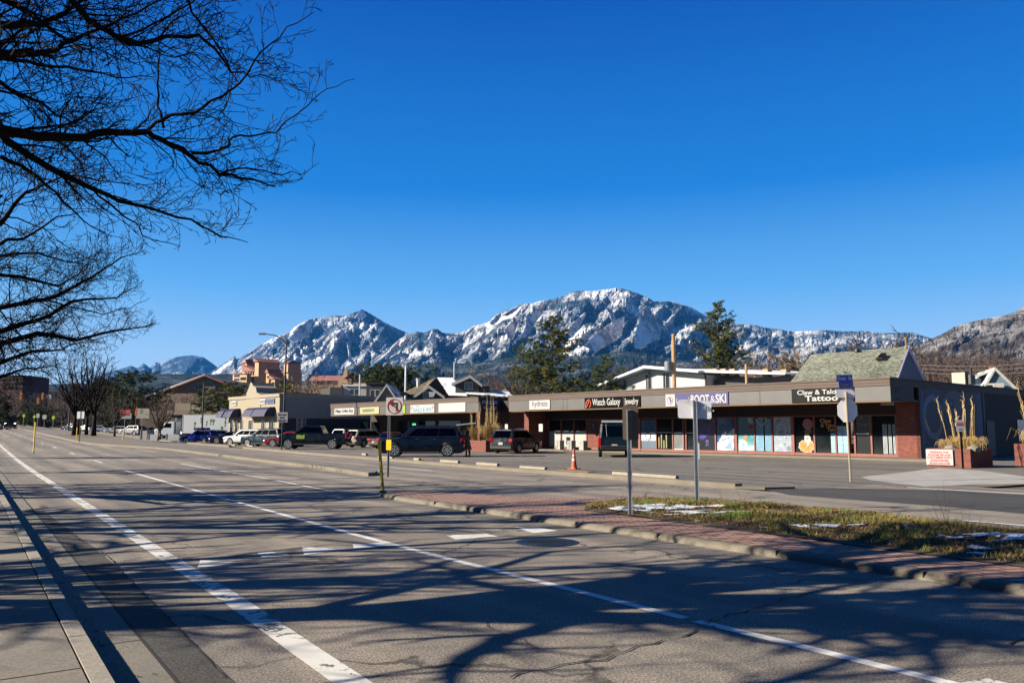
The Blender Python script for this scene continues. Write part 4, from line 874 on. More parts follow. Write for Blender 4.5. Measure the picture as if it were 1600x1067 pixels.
    for cx in (xf, xr):
        for s_ in (1, -1):
            wr = empty('wheel', (cx, s_ * (W / 2 - .13), r)); wr.parent = root
            m2 = MB(); m2.lathe([(r * .68, -.105), (r * .94, -.11), (r, -.07), (r, .07), (r * .94, .11), (r * .68, .105)], n=22, axis='y'); m2.build('tyre', M['rubber'], wr, smooth=False)
            m2 = MB(); m2.lathe([(r * .70, -.09), (r * .70, .09)], n=18, axis='y', m=1); oy = s_ * .095
            m2.tube([(r * .66 * math.cos(t), oy, r * .66 * math.sin(t)) for t in [k * PI / 9 for k in range(19)]], .022, 5)
            for k in range(7):
                a = k * 2 * PI / 7
                m2.prism([((r * .1) * math.cos(a - .5), oy - .012, r * .1 * math.sin(a - .5)), (r * .64 * math.cos(a - .12), oy - .012, r * .64 * math.sin(a - .12)), (r * .64 * math.cos(a + .12), oy - .012, r * .64 * math.sin(a + .12)), (r * .1 * math.cos(a + .5), oy - .012, r * .1 * math.sin(a + .5))], (0, .024, 0))
            m2.build('rim', [M['rim'], M['plastic']], wr)
    # lights, trim
    for s_ in (1, -1):
        m2 = MB(); m2.rbox((L / 2 - .1, s_ * (W / 2 - .24), hf - .17), (.2, .38, .15), rz=s_ * -.35); m2.build('headlight', M['lamp_clear'], root, bevel=.02)
        m2 = MB()
        if style == 'boxy': m2.rbox((-L / 2 + .06, s_ * (W / 2 - .1), zb - .3), (.16, .17, .55))
        elif style == 'pickup': m2.rbox((-L / 2 + .06, s_ * (W / 2 - .09), zb - .24), (.14, .16, .42))
        else: m2.rbox((-L / 2 + .1, s_ * (W / 2 - .17), zb - .16), (.24, .34, .2), rz=s_ * .3)
        m2.build('taillight', M['red_light'], root, bevel=.02)
        m2 = MB(); q = sidept(.04, .1, s_, .0); m2.rbox((q[0] - .05, q[1] + s_ * .14, q[2] + .09), (.12, .2, .14)); m2.build('mirror', paint_m, root, bevel=.03)
        if style in ('suv', 'wagon', 'boxy'):
            m2 = MB(); m2.tube([(gt0 - .25, s_ * (wt - .1), H - .01), (gt0 - .4, s_ * (wt - .1), H + .04), (gt1 + .5, s_ * (wt - .1), H + .04), (gt1 + .35, s_ * (wt - .1), H - .01)], .018, 5); m2.build('roof_rail', M['chrome'], root)
        for hx in ((.25, -.8) if style != 'pickup' else (cowl - 1.2, cowl - 2.2)):
            m2 = MB(); m2.rbox((hx, s_ * (W / 2 - .03), zb - .12), (.2, .035, .035)); m2.build('door_handle', M['chrome'] if style != 'wagon' else paint_m, root, bevel=.01)
            m2 = MB(); m2.rbox((hx + .68, s_ * (W / 2 - .022), (zb + z0) / 2 + .02), (.012, .012, zb - z0 - .2)); m2.build('door_seam', M['black'], root)
        m2 = MB(); m2.rbox(((xf + xr) / 2, s_ * (W / 2 - .03), z0 + .06), (xf - xr - 2 * r - .2, .06, .09)); m2.build('side_sill', M['chrome'] if style == 'pickup' or 'sill' in extras else M['plastic'], root, bevel=.01)
    m2 = MB(); m2.rbox((L / 2 - .04, 0, hf - .24), (.09, W * .5, .22)); m2.build('grille', M['plastic'], root, bevel=.02)
    m2 = MB(); m2.rbox((L / 2 - .08, 0, z0 + .16), (.2, W * .86, .2)); m2.build('front_bumper', M['plastic'], root, bevel=.03)
    m2 = MB(); m2.rbox((-L / 2 + .06, 0, z0 + .2), (.22, W * .88, .22)); m2.build('rear_bumper', M['chrome'] if style == 'pickup' else M['plastic'], root, bevel=.03)
    m2 = MB(); m2.rbox((-L / 2 - .035, 0, zb - (.38 if style != 'boxy' else .48)), (.02, .34, .16)); m2.build('license_plate', M['white'], root)
    if 'strip' in extras: m2 = MB(); m2.rbox((-L / 2 - .05, 0, z0 + .3), (.06, W * .78, .05)); m2.build('bumper_trim', M['chrome'], root)
    if tail_open:
        m2 = MB(); q = sidept(1, .96, 1); m2.rbox((q[0] - .55, 0, H + .12), (1.2, W - .46, .07), ry=.1); m2.rbox((q[0] - 1.05, 0, H + .15), (.25, W - .7, .09), ry=.25); m2.build('tailgate', M['galv'], root, bevel=.03)
        m2 = MB(); m2.box(-L / 2 - .01, -L / 2 + .12, -W / 2 + .2, W / 2 - .2, .75, H - .25); m2.build('load_bay', M['black'], root)
    return root
P_ = dict(navy=carpaint('paint_navy', '0B111B'), black=carpaint('paint_black', '07080A'), grey=carpaint('paint_grey', '22272D'), silver=carpaint('paint_silver', 'A9ABA8', .5), white=carpaint('paint_white', 'C9CCCF', .1), teal=carpaint('paint_teal', '1E333E'), red=carpaint('paint_red', '86161C'), blue=carpaint('paint_blue', '0A1F8C', .1), maroon=carpaint('paint_maroon', '4A1A22'), lr=carpaint('paint_green_black', '151B1C'), olive=carpaint('paint_olive', '6A6F5C', .4), tan=carpaint('paint_tan', '8C8A80', .4))
GR = 'cars parked in front of the shops'
cdir = YAW                                        # camera heading clockwise
def head(deg):                                    # 0 = nose to the photo's left, 90 = nose away from camera, 180 = nose right
    return math.pi - cdir + -R(deg)
suvp = at(660, 712, 49.5); suvp.z = 0
suv = vehicle('dark navy SUV with open tailgate parked broadside in the middle of the lot', 0, 0, head(-2), 5.13, 1.98, 1.86, 'suv', P_['navy'], GR, loc=suvp, tyre=.41, tail_open=True, extras=('sill',))
q = at(492, 700, 69); q.z = 0
truck = vehicle('black crew cab pickup truck with a green door sign', 0, 0, head(2), 5.95, 2.03, 1.98, 'pickup', P_['black'], GR, name='pickup_truck', cat='pickup', loc=q, tyre=.43)
m2 = MB(); m2.box(.62, 1.32, 1.0, 1.02, .88, 1.22); o = m2.build('door_sign', mt('sign_green', '7FA02C', .5), truck)
q = at(807, 705, 57.5); q.z = 0
vehicle('dark grey crossover seen from behind beside the dry grass planter', 0, 0, head(118), 4.65, 1.9, 1.66, 'suv', P_['grey'], GR, loc=q, tyre=.36, extras=('strip',))
q = at(959, 710, 50.2); q.z = 0
lr = vehicle('boxy black four wheel drive seen from behind with a roof rack', 0, 0, head(96), 4.8, 1.95, 1.98, 'boxy', P_['lr'], GR, name='off_road_car', loc=q, tyre=.42, extras=('strip',))
m2 = MB()
for y in (-.72, .72): m2.tube([(.9, y, 2.12), (-2.15, y, 2.12)], .03, 5)
for k in range(8): m2.tube([(.9 - k * .43, -.72, 2.12), (.9 - k * .43, .72, 2.12)], .025, 5)
m2.rbox((-2.15, 0, 2.14), (.06, 1.5, .12)); m2.build('roof_rack', M['galv'], lr)
m2 = MB(); m2.tube([(-2.43, .45, 1.25), (-2.36, .5, 1.98)], .015, 4); m2.build('ladder', M['galv'], lr)
q = at(576, 694, 76); q.z = 0
vehicle('beige silver estate car seen from behind between the pickup and the sign post', 0, 0, head(128), 4.7, 1.85, 1.62, 'wagon', P_['tan'], GR, loc=q)
q = at(545, 692, 84); q.z = 0
vehicle('white car mostly hidden behind the black pickup bed', 0, 0, head(112), 4.5, 1.8, 1.7, 'suv', P_['white'], GR, loc=q)
q = at(527, 691, 90); q.z = 0
vehicle('small maroon car peeping over the black pickup bed', 0, 0, head(100), 4.3, 1.8, 1.5, 'sedan', P_['maroon'], GR, loc=q)
q = at(617, 697, 71); q.z = 0
vehicle('olive and maroon sedan showing behind the nose of the navy SUV', 0, 0, head(135), 4.6, 1.8, 1.45, 'sedan', P_['maroon'], GR, loc=q)
q = at(414, 696, 80); q.z = 0
vehicle('dark teal SUV parked between the white crossover and the black pickup', 0, 0, head(20), 4.7, 1.88, 1.74, 'suv', P_['teal'], GR, loc=q)
q = at(449, 697, 77); q.z = 0
vehicle('red hatchback nose showing just left of the black pickup', 0, 0, head(8), 4.1, 1.75, 1.45, 'wagon', P_['red'], GR, loc=q)
q = at(384, 695, 86.5); q.z = 0
vehicle('white crossover with roof rails parked left of the teal SUV', 0, 0, head(18), 4.6, 1.82, 1.66, 'suv', P_['white'], GR, loc=q)
q = at(358, 692, 95); q.z = 0
vehicle('low black car showing in front of the white crossover nose', 0, 0, head(2), 4.2, 1.75, 1.4, 'sedan', P_['black'], GR, loc=q)
q = at(312, 691, 99); q.z = 0
bl = vehicle('bright blue hatchback carrying a black roof box', 0, 0, head(12), 4.45, 1.82, 1.56, 'wagon', P_['blue'], GR, loc=q)
m2 = MB(); m2.rbox((-.25, 0, 1.74), (1.9, .75, .3)); m2.build('roof_box', M['black'], bl, bevel=.1)
q = at(349, 688, 112); q.z = 0
vehicle('silver estate car behind the blue hatchback', 0, 0, head(165), 4.5, 1.8, 1.6, 'wagon', P_['silver'], GR, loc=q)
q = at(281, 685, 128); q.z = 0
vehicle('white sedan beside the lorry, above the blue hatchback bonnet', 0, 0, head(20), 4.5, 1.8, 1.4, 'sedan', P_['white'], GR, loc=q)
# far left cars
FL = [(238, 679, 150, 'sedan', 'navy', 10, 'dark sedan under the pale box sign'), (206, 673.5, 150, 'suv', 'silver', 15, 'silver SUV right of the slim median tree, under the red sign'), (183, 673, 160, 'wagon', 'silver', 5, 'silver car directly left of the red hanging sign post'), (160, 670, 172, 'pickup', 'white', 170, 'white pickup seen between the median trees and the red sign'), (134, 669, 185, 'sedan', 'white', 20, 'small white car seen between the median tree trunks'), (113, 669, 190, 'suv', 'teal', 20, 'dark blue car left of the first median tree trunk')]
for px, py, D, st, c_, hd, lb in FL:
    q = at(px, py, D); q.z = gz(q.x, q.y); vehicle(lb, 0, 0, head(hd), 4.6, 1.8, 1.5 if st != 'suv' else 1.75, st, P_[c_], 'cars parked far down the street', loc=q)
def north(lb, px, D, st, c_, W=1.95, H=1.9, nm='driving_car'):
    q = at(px, 668, D); q.z = gz(q.x, q.y); return vehicle(lb, 0, 0, -R(90), 4.9, W, H, st, P_[c_], 'cars driving toward the camera', loc=q, name=nm, cat='car')
v1 = north('dark blue van with headlights on, driving toward the camera far down the street', 15, 168, 'boxy', 'navy', 2.1, 2.15)
v2 = north('white car cut by the left edge of the photo far down the street', -7, 150, 'suv', 'white', 1.85, 1.6)
ml, nt_, p_ = newmat('headlamp_lit'); p_.inputs['Emission Color'].default_value = (1, .95, .85, 1); p_.inputs['Emission Strength'].default_value = 3
for ch in v1.children:
    if ch.name.startswith('headlight'): ch.data.materials[0] = ml
# lorry with box trailer
lorry = empty('box_truck', tuple(at(316, 685, 125).xy) + (0,), head(3), 'white lorry with a long white box trailer behind the parked cars', 'truck')
m2 = MB(); m2.box(-7.3, 2.6, -1.25, 1.25, 1.05, 3.95); m2.build('box_body', mt('trailer_white', 'C4C8CC', .5, 0, .05), lorry, bevel=.04)
m2 = MB(); m2.box(-7.3, 2.6, -1.27, 1.27, 3.9, 3.97); m2.box(2.58, 2.66, -1.27, 1.27, 1, 3.97); m2.build('box_trim', M['galv'], lorry)
m2 = MB(); rl = random.Random(3)
for k in range(11): 
    x, z = rl.uniform(-6, 2), rl.uniform(1.9, 3.5); m2.lathe([(rl.uniform(.12, .26), 0), (.1, .01)], (x, 1.262, z), 7, 'y', 0); m2.tube([(x, 1.27, z), (x + .1, 1.27, z - .7)], .02, 3, 1)
m2.build('leaf_graphics', [mt('leaf_green', '4F8C2E', .5), M['plastic']], lorry)
m2 = MB(); m2.box(-7.2, 7.0, -.45, .45, .65, 1.02); m2.build('chassis', M['plastic'], lorry)
cab = MB(); cab.prism([(4.0, -1.1, .75), (7.1, -1.1, .75), (7.15, -1.1, 1.5), (6.9, -1.1, 1.78), (5.9, -1.1, 1.95), (5.5, -1.1, 2.75), (5.2, -1.1, 2.9), (4.0, -1.1, 2.9)], (0, 2.2, 0)); cab.build('cab', mt('cab_white', 'C0C8D0', .35, 0, .04, coat=.5), lorry, bevel=.08)
m2 = MB(); m2.prism([(4.5, 1.1, 1.95), (5.65, 1.1, 1.95), (5.4, 1.1, 2.6), (4.5, 1.1, 2.6)], (0, .015, 0)); m2.build('side_window', M['car_glass'], lorry)
m2 = MB(); m2.tube([(3.9, .9, 1), (3.9, .9, 3.5)], .08, 8); m2.build('exhaust_stack', M['chrome'], lorry)
for x in (6.1, 3.2, 2.3, -5.2, -6.3):
    for s_ in (1, -1):
        wr = empty('wheel', (x, s_ * 1.0, .5)); wr.parent = lorry
        m2 = MB(); m2.lathe([(.3, -.14), (.48, -.15), (.5, -.1), (.5, .1), (.48, .15), (.3, .14)], n=20, axis='y'); m2.build('tyre', M['rubber'], wr); m2 = MB(); m2.lathe([(.28, -.13), (.28, .13), (.1, .16)], n=14, axis='y'); m2.build('rim', M['rim'], wr)
# ---------------------------------------------------------------- person in a long coat
def skin_obj(name, verts, edges, radii, mat, parent, sub=2, root_i=0):
    me = bpy.data.meshes.new(name); me.from_pydata(verts, edges, []); o = bpy.data.objects.new(name, me); C.objects.link(o)
    if parent: o.parent = parent
    s_ = o.modifiers.new('skin', 'SKIN'); s_.use_smooth_shade = True
    for i, rr__ in enumerate(radii): d = me.skin_vertices[0].data[i]; d.radius = (rr__, rr__) if not hasattr(rr__, '__len__') else rr__; d.use_root = (i == root_i)
    o.modifiers.new('sub', 'SUBSURF').levels = sub; o.modifiers['sub'].render_levels = sub; me.materials.append(mat); return o
q = at(730, 713, 49.3); q.z = 0
pr = empty('person', (q.x, q.y, 0), math.pi - cdir, 'person in a long brown coat and black boots standing behind the open tailgate', 'person')
skinm = mt('skin', 'B98468', .6, 0, .05)
# +x faces the photo's left (towards the car)
V = [(0, 0, .88), (0, 0, 1.1), (.01, 0, 1.3), (.01, 0, 1.4), (.03, 0, 1.46), (.05, 0, 1.56), (.05, 0, 1.64),
     (0, .17, 1.36), (.06, .22, 1.12), (.26, .17, 1.08), (.34, .15, 1.10), (0, -.17, 1.36), (.06, -.22, 1.12), (.26, -.17, 1.10), (.34, -.15, 1.12),
     (.02, .09, .82), (.06, .10, .47), (.05, .10, .10), (.05, .10, .05), (.18, .11, .03), (-.0, -.09, .82), (-.06, -.10, .47), (-.14, -.10, .10), (-.14, -.10, .05), (-.02, -.1, .03)]
Ed = [(0, 1), (1, 2), (2, 3), (3, 4), (4, 5), (5, 6), (2, 7), (7, 8), (8, 9), (9, 10), (2, 11), (11, 12), (12, 13), (13, 14), (0, 15), (15, 16), (16, 17), (17, 18), (18, 19), (0, 20), (20, 21), (21, 22), (22, 23), (23, 24)]
Rr = [.13, .12, .13, .06, .05, .085, .07, .055, .042, .032, .028, .055, .042, .032, .028, .08, .05, .035, .04, .03, .08, .05, .035, .04, .03]
for hy, b_ in ((.15, 10), (-.15, 14)):
    for k in range(5):
        n0 = len(V); base = Vector(V[b_]); o_ = (k - 1.5) * .018 if k < 4 else -.04
        ln = (.035, .042, .038, .03, .025)[k]
        V += [tuple(base + Vector((.03, o_, 0))), tuple(base + Vector((.03 + ln, o_, -.004))), tuple(base + Vector((.03 + ln * 1.5, o_, -.03)))]; Ed += [(b_, n0), (n0, n0 + 1), (n0 + 1, n0 + 2)]; Rr += [.009, .008, .007]
bo = skin_obj('body', V, Ed, Rr, skinm, pr)
coat = MB(); b_ = len(coat.v)
prof = [(1.40, .07, .09, .01), (1.36, .11, .19, .0), (1.2, .14, .2, .0), (1.02, .13, .17, 0), (.85, .17, .2, -.02), (.6, .21, .23, -.03), (.44, .25, .26, -.05)]
for z, rx, ry, ox in prof:
    for j in range(18): a = j * PI / 9; coat.v.append((ox + rx * math.cos(a) * (1 + .04 * math.sin(5 * a)), ry * math.sin(a), z))
for i in range(len(prof) - 1):
    for j in range(18): coat.f.append((i * 18 + j, i * 18 + (j + 1) % 18, (i + 1) * 18 + (j + 1) % 18, (i + 1) * 18 + j)); coat.m.append(0)
coat.f.append(tuple(range(18))); coat.m.append(0)
for y in (.19, -.19): coat.tube([(0, y * .8, 1.36), (.03, y * 1.15, 1.22), (.07, y * 1.16, 1.1), (.24, y * .95, 1.08), (.31, y * .84, 1.10)], [.07, .068, .06, .05, .045], 10)
coat.tube([(.02, 0, 1.37), (.02, 0, 1.44)], [.095, .075], 12); coat.build('coat', mt('coat_brown', '6A4C42', .9, 0, .1), pr, smooth=True)
hm = mt('hair_dark', '1C1310', .7); bm = bmesh.new(); bmesh.ops.create_icosphere(bm, subdivisions=3, radius=.118)
for v in bm.verts:
    v.co.z *= 1.12
    if v.co.x > .055 and v.co.z < .06: v.co.x = .055
    if v.co.z < -.02: v.co.z *= 1.7; v.co.x -= .02
me = bpy.data.meshes.new('hair'); bm.to_mesh(me); bm.free(); me.materials.append(hm); o = bpy.data.objects.new('hair', me); C.objects.link(o); o.parent = pr; o.location = (.03, 0, 1.575)
m2 = MB(); m2.rbox((.145, 0, 1.56), (.03, .022, .035)); m2.rbox((.132, .03, 1.59), (.01, .02, .01), m=1); m2.rbox((.132, -.03, 1.59), (.01, .02, .01), m=1); m2.rbox((.132, 0, 1.525), (.01, .04, .01), m=2); m2.build('face', [skinm, M['black'], M['pinkred']], pr)
for x0, y0, x1 in ((.05, .10, .2), (-.14, -.10, 0)):
    m2 = MB(); m2.tube([(x0, y0, .42), (x0, y0, .25), (x0, y0, .09)], [.065, .055, .045], 10); m2.tube([(x0 - .05, y0, .05), (x0 + .06, y0, .05), (x0 + .2, y0, .03)], [.045, .045, .028], 8); m2.build('boot', M['black'], pr)
m2 = MB(); m2.rbox((.30, .0, 1.13), (.02, .25, .16)); o = m2.build('bag', M['plastic']); o.location = (q.x, q.y, 0); o.rotation_euler = (0, 0, math.pi - cdir); tag(o, 'small dark bag held in both hands of the person in the coat', 'bag')
# ---------------------------------------------------------------- posts and signs
def post(mb, h, w_=.05, lean=(0, 0), m=0, holes=True):
    a = Vector((0, 0, -.1)); b = Vector((lean[0], lean[1], h)); t = .004
    for x0, x1, y0, y1 in ((-w_ / 2, w_ / 2, 0, t), (-w_ / 2, -w_ / 2 + t, -.03, 0), (w_ / 2 - t, w_ / 2, -.03, 0), (-w_ / 2 - .014, -w_ / 2 + t, -.034, -.03), (w_ / 2 - t, w_ / 2 + .014, -.034, -.03)):
        vs = [(x + c_.x, y + c_.y, c_.z) for c_ in (a, b) for y in (y0, y1) for x in (x0, x1)]
        mb.add(vs, [(0, 2, 3, 1), (4, 5, 7, 6), (0, 1, 5, 4), (2, 6, 7, 3), (0, 4, 6, 2), (1, 3, 7, 5)], m)
    if holes:
        for k in range(int(h / .05)): z = k * .05 + .03; f_ = z / h; mb.box(-.006 + lean[0] * f_, .006 + lean[0] * f_, t + .0005 + lean[1] * f_, t + .0015 + lean[1] * f_, z, z + .012, 1)
facecam = -YAW                                    # local x = photo right, y = away
def ztop(px, py, D): return at(px, py, D).z
# left turn sign
q = G(607, 740, .13); D0 = (q.xy.to_3d()).dot(FWD)
r0 = empty('no_left_turn_sign', (q.x, q.y, .13), facecam - .2, 'white no left turn sign on a thin post at the tip of the concrete median', 'sign')
zt = ztop(611, 621, D0) - .13; zb_ = ztop(611, 648.5, D0) - .13; S = zt - zb_
mb = MB(); post(mb, zt - .1, .06, holes=False); mb.build('post', [M['galv_dull'], M['black']], r0)
mb = MB(); mb.box(-.11, S * 1.0 - .11, -.05, -.046, zb_, zt); mb.build('panel', sg_white, r0)
xc = S / 2 - .11; zc = (zt + zb_) / 2; mb = MB()
mb.tube([(xc + S * .4 * math.cos(t * PI / 14), -.053, zc + S * .4 * math.sin(t * PI / 14)) for t in range(29)], .016, 4); mb.tube([(xc - S * .28, -.056, zc + S * .28), (xc + S * .28, -.056, zc - S * .28)], .02, 4); mb.build('prohibition_ring', M['red_light'], r0)
mb = MB(); mb.prism([(xc + .05, -.052, zc - S * .28), (xc + .13, -.052, zc - S * .28), (xc + .13, -.052, zc + .13), (xc - .04, -.052, zc + .13), (xc - .04, -.052, zc + .21), (xc - .2, -.052, zc + .09), (xc - .04, -.052, zc - .03), (xc - .04, -.052, zc + .05), (xc + .05, -.052, zc + .05)], (0, -.002, 0)); mb.build('arrow', txt_black, r0)
zz = ztop(607, 696, D0) - .13; mb = MB(); mb.box(-.08, .1, -.052, -.046, zz - .15, zz + .2); mb.build('reflector', M['yellow'], r0)
# yellow posts
def yellow_post(px, py, py_top, z, lean, label):
    q = G(px, py, z); D_ = q.xy.to_3d().dot(FWD); h = ztop(px, py_top, D_) - q.z; r_ = empty('marker_post', q, facecam, label, 'marker post', 'yellow flexible marker posts')
    mb = MB(); mb.tube([(0, 0, .02), (lean * .6, 0, h * .6), (lean, 0, h)], .042, 8); mb.rbox((lean * .93, -.036, h * .9), (.075, .01, h * .16)); mb.build('post', M['yellow'], r_)
    mb = MB(); mb.lathe([(.11, 0), (.1, .03), (.045, .05)], n=12); mb.build('base', M['plastic'], r_); return r_
yellow_post(598.5, 769, 688, .0, -.13, 'leaning yellow marker post at the near tip of the brick median')
yellow_post(119.5, 690, 668, .0, 0, 'yellow marker post left of the far plain square sign')
yellow_post(192.5, 690, 673, .0, 0, 'yellow marker post in the far median right of the bare trees')
yellow_post(55, 669, 659, .0, 0, 'tiny yellow marker post furthest away, right of the oncoming van')
# median signs
q = G(984.5, 800, .15); D0 = q.xy.to_3d().dot(FWD); r0 = empty('median_sign', (q.x, q.y, .14), facecam, 'dull grey sign blade seen from behind on a drilled steel post, taller than wide', 'sign')
zt, zb_ = ztop(984, 633, D0) - .14, ztop(984, 687, D0) - .14
mb = MB(); post(mb, zt - .08, .055); mb.build('post', [M['galv'], M['plastic']], r0)
mb = MB(); ww = .145; pts = [(-ww, zb_ + .02), (-ww + .02, zb_), (ww - .02, zb_), (ww, zb_ + .02), (ww, zt - .02), (ww - .02, zt), (-ww + .02, zt), (-ww, zt - .02)]
mb.prism([(x + .035, .01, z) for x, z in pts], (0, .004, 0)); mb.build('panel', mt('blade_brown', '7B6A5E', .6, .3), r0); mb = MB(); mb.box(.0, .07, -.035, .01, zb_ + .0, zt - .09); mb.build('bracket', M['steel_dark'], r0)
q = G(1089, 787, .15); D0 = q.xy.to_3d().dot(FWD); r0 = empty('median_sign', (q.x, q.y, .14), facecam, 'wide pale blank sign back with white graffiti in the grass median', 'sign')
zt, zb_ = ztop(1088, 625, D0) - .14, ztop(1088, 653, D0) - .14; k = D0 / 1251
mb = MB(); post(mb, zt + .0, .06); mb.build('post', [M['galv'], M['plastic']], r0)
x0, x1 = -26 * k, 26.5 * k; c_ = .03; mb = MB(); mb.prism([(x0, .012, zb_ + c_), (x0 + c_, .012, zb_), (x1 - c_, .012, zb_ - .02), (x1, .012, zb_ + c_ - .02), (x1, .012, zt - c_ - .02), (x1 - c_, .012, zt - .02), (x0 + c_, .012, zt), (x0, .012, zt - c_)], (0, .004, 0)); pn = mb.build('panel', M['sign_back'], r0)
gp = mt('graffiti', 'DDE6E8', .5)
mb = MB(); sx_ = .11; b0 = zb_ + .1
def scr(pts, r=.008): mb.tube([(x, -.002, z) for x, z in pts], r, 4)
scr([(sx_ + .06, b0 + .2), (sx_ + .01, b0 + .22), (sx_, b0 + .17), (sx_ + .05, b0 + .13), (sx_ + .045, b0 + .08), (sx_ - .01, b0 + .07)])
scr([(sx_ + .09, b0 + .08), (sx_ + .09, b0 + .15), (sx_ + .12, b0 + .16), (sx_ + .125, b0 + .07), (sx_ + .13, b0 + .14), (sx_ + .16, b0 + .14), (sx_ + .165, b0 + .05)])
scr([(sx_ + .19, b0 + .04), (sx_ + .19, b0 + .12), (sx_ + .22, b0 + .12), (sx_ + .225, b0 + .0), (sx_ + .2, b0 - .05)]); mb.lathe([(.02, 0), (.02, .004)], (sx_ + .27, -.0, b0 + .05), 10, 'y'); mb.build('graffiti', gp, pn)
mb = MB(); z_ = ztop(1095, 705, D0) - .14; mb.box(.03, .09, .06, .07, z_ - .16, z_ + .17); mb.build('back_plate', M['sign_back'], r0)
# stop sign with street names
q = G(1329, 752.5, .0); D0 = q.xy.to_3d().dot(FWD); k = D0 / 1251; r0 = empty('stop_sign', (q.x, q.y, 0), facecam, 'back of a stop sign on a leaning post with blue street name blades', 'sign')
def X(px, py=700): return (px - 1329) * k / 1.0
zz = lambda py: ztop(1325, py, D0)
mb = MB(); mb.tube([(0, 0, -.1), (-.02, 0, zz(612))], .035, 8); mb.build('post', mt('post_tan', 'A39683', .5, .4), r0)
zc = (zz(622.5) + zz(659.5)) / 2; rr8 = (zz(622.5) - zz(659.5)) / 2 / math.cos(PI / 8); xo = .02
mb = MB(); mb.prism([(xo + rr8 * math.cos(PI / 8 + i * PI / 4) * .84, .045, zc + rr8 * math.sin(PI / 8 + i * PI / 4)) for i in range(8)], (0, .005, 0)); o = mb.build('stop_panel', M['sign_back'], r0); o.rotation_euler = (0, 0, 0)
mb = MB(); mb.prism([(xo + rr8 * 1.0 * math.cos(PI / 8 + i * PI / 4) * .84, .051, zc + rr8 * math.sin(PI / 8 + i * PI / 4)) for i in range(8)], (0, .003, 0)); mb.build('stop_face', M['red_light'], r0)
mb = MB(); mb.rbox((-.03, .03, (zz(608) + zz(621.5)) / 2), (31 * k, .01, 13 * k), rz=.1); mb.build('back_plate', M['sign_back'], r0)
bl_ = mt('sign_blue', '1533B4', .4); bd_ = mt('sign_blue_dark', '141C66', .4)
o1 = empty('blade', (-.02, -.03, (zz(595) + zz(606.5)) / 2)); o1.parent = r0; o1['label'] = 'blue blade reading Folsom St'; mb = MB(); mb.rbox((0, 0, 0), (33 * k, .012, 11 * k)); mb.build('plate', bl_, o1); text('Folsom  St', 9.4 * k, o1, (-14.2 * k, -.01, -3.2 * k), M['white'], bold=.004, width=28 * k, ext=.002); o1.rotation_euler = (0, -.09, .5)
o2 = empty('blade', (-.05, 0, (zz(586) + zz(595)) / 2)); o2.parent = r0; o2['label'] = 'dark blue blade reading Goss St'; mb = MB(); mb.rbox((0, 0, 0), (24 * k, .012, 10 * k)); mb.build('plate', bd_, o2); text('Goss  St', 8.5 * k, o2, (-11.2 * k, -.01, -3 * k), M['mural_slate'], bold=.002, width=22 * k, ext=.002); o2.rotation_euler = (0, 0, -.15)
mb = MB(); mb.tube([(-.05, 0, zz(586)), (-.05, 0, zz(580))], .02, 6); mb.tube([(-.06, 0, zz(581)), (.06, 0, zz(583))], .015, 5); mb.build('cap', M['galv_dull'], r0)
# lane sign
q = G(440, 702, .12); D0 = q.xy.to_3d().dot(FWD); k = D0 / 1251; r0 = empty('lane_sign', (q.x, q.y, .0), facecam, 'white lane sign on a dark post in front of the teal parked car', 'sign'); zz = lambda py: ztop(440, py, D0)
mb = MB(); mb.tube([(0, 0, 0), (0, 0, zz(645))], .05, 8); mb.build('post', M['steel_dark'], r0); mb = MB(); mb.box(-8.2 * k, 8.2 * k, -.06, -.052, zz(659.5), zz(644)); pn = mb.build('panel', sg_white, r0)
for i, s_ in enumerate(('LEFT LANE', 'MUST', 'TURN LEFT')): text(s_, 4.0 * k, r0, (0, -.065, zz(649.2 + i * 4.6)), txt_black, align='CENTER', bold=.003, width=(12.5, 8, 13)[i] * k)
# planter sign, far sign
q = G(1504, 731.5); D0 = q.xy.to_3d().dot(FWD); k = D0 / 1251; r0 = empty('notice_sign', (q.x, q.y, 0), facecam, 'small white notice on a thin dark post before the corner planter', 'sign'); zz = lambda py: ztop(1502, py, D0)
mb = MB(); post(mb, zz(657), .06, holes=False); mb.build('post', M['steel_dark'], r0); mb = MB(); mb.box(-7.2 * k, 5.2 * k, -.05, -.045, zz(674), zz(656)); mb.build('panel', sg_white, r0); text('PRIVATE\nPROPERTY', .075, r0, (-.03, -.055, zz(662)), red, align='CENTER'); mb = MB(); mb.box(-.1, .08, -.053, -.05, zz(672), zz(670)); mb.build('logo_bar', M['mural_slate'], r0)
q = G(124, 689.5, .13); D0 = q.xy.to_3d().dot(FWD); k = D0 / 1251; r0 = empty('median_sign', (q.x, q.y, q.z - .05), facecam, 'plain grey square sign on a post before the far median trees', 'sign')
mb = MB(); h = ztop(124, 642, D0) - q.z; mb.tube([(0, 0, 0), (0, 0, h)], .04, 6); mb.build('post', M['steel_dark'], r0); mb = MB(); mb.box(-5.6 * k, 5.6 * k, -.02, .0, h - 11 * k, h); mb.build('panel', M['sign_back'], r0)
# traffic cone
q = G(897, 738.5, .0); r0 = empty('traffic_cone', (q.x, q.y, .14), .3, 'worn orange traffic cone on the kerb by the storm drain', 'traffic cone')
D0 = q.xy.to_3d().dot(FWD); h = 32 * D0 / 1251; mb = MB(); mb.lathe([(.13, .03), (.11, .1), (.09, .25 * h / .8), (.028, h)], n=18); mb.build('cone_body', M['orange'], r0)
mb = MB(); mb.lathe([(.088, .40 * h), (.075, .53 * h)], n=18); mb.lathe([(.064, .62 * h), (.056, .70 * h)], n=18); mb.build('band', mt('band_pale', 'C8BBB0', .5), r0); mb = MB(); mb.box(-.2, .2, -.2, .2, 0, .035); mb.build('base', M['orange'], r0, bevel=.02)
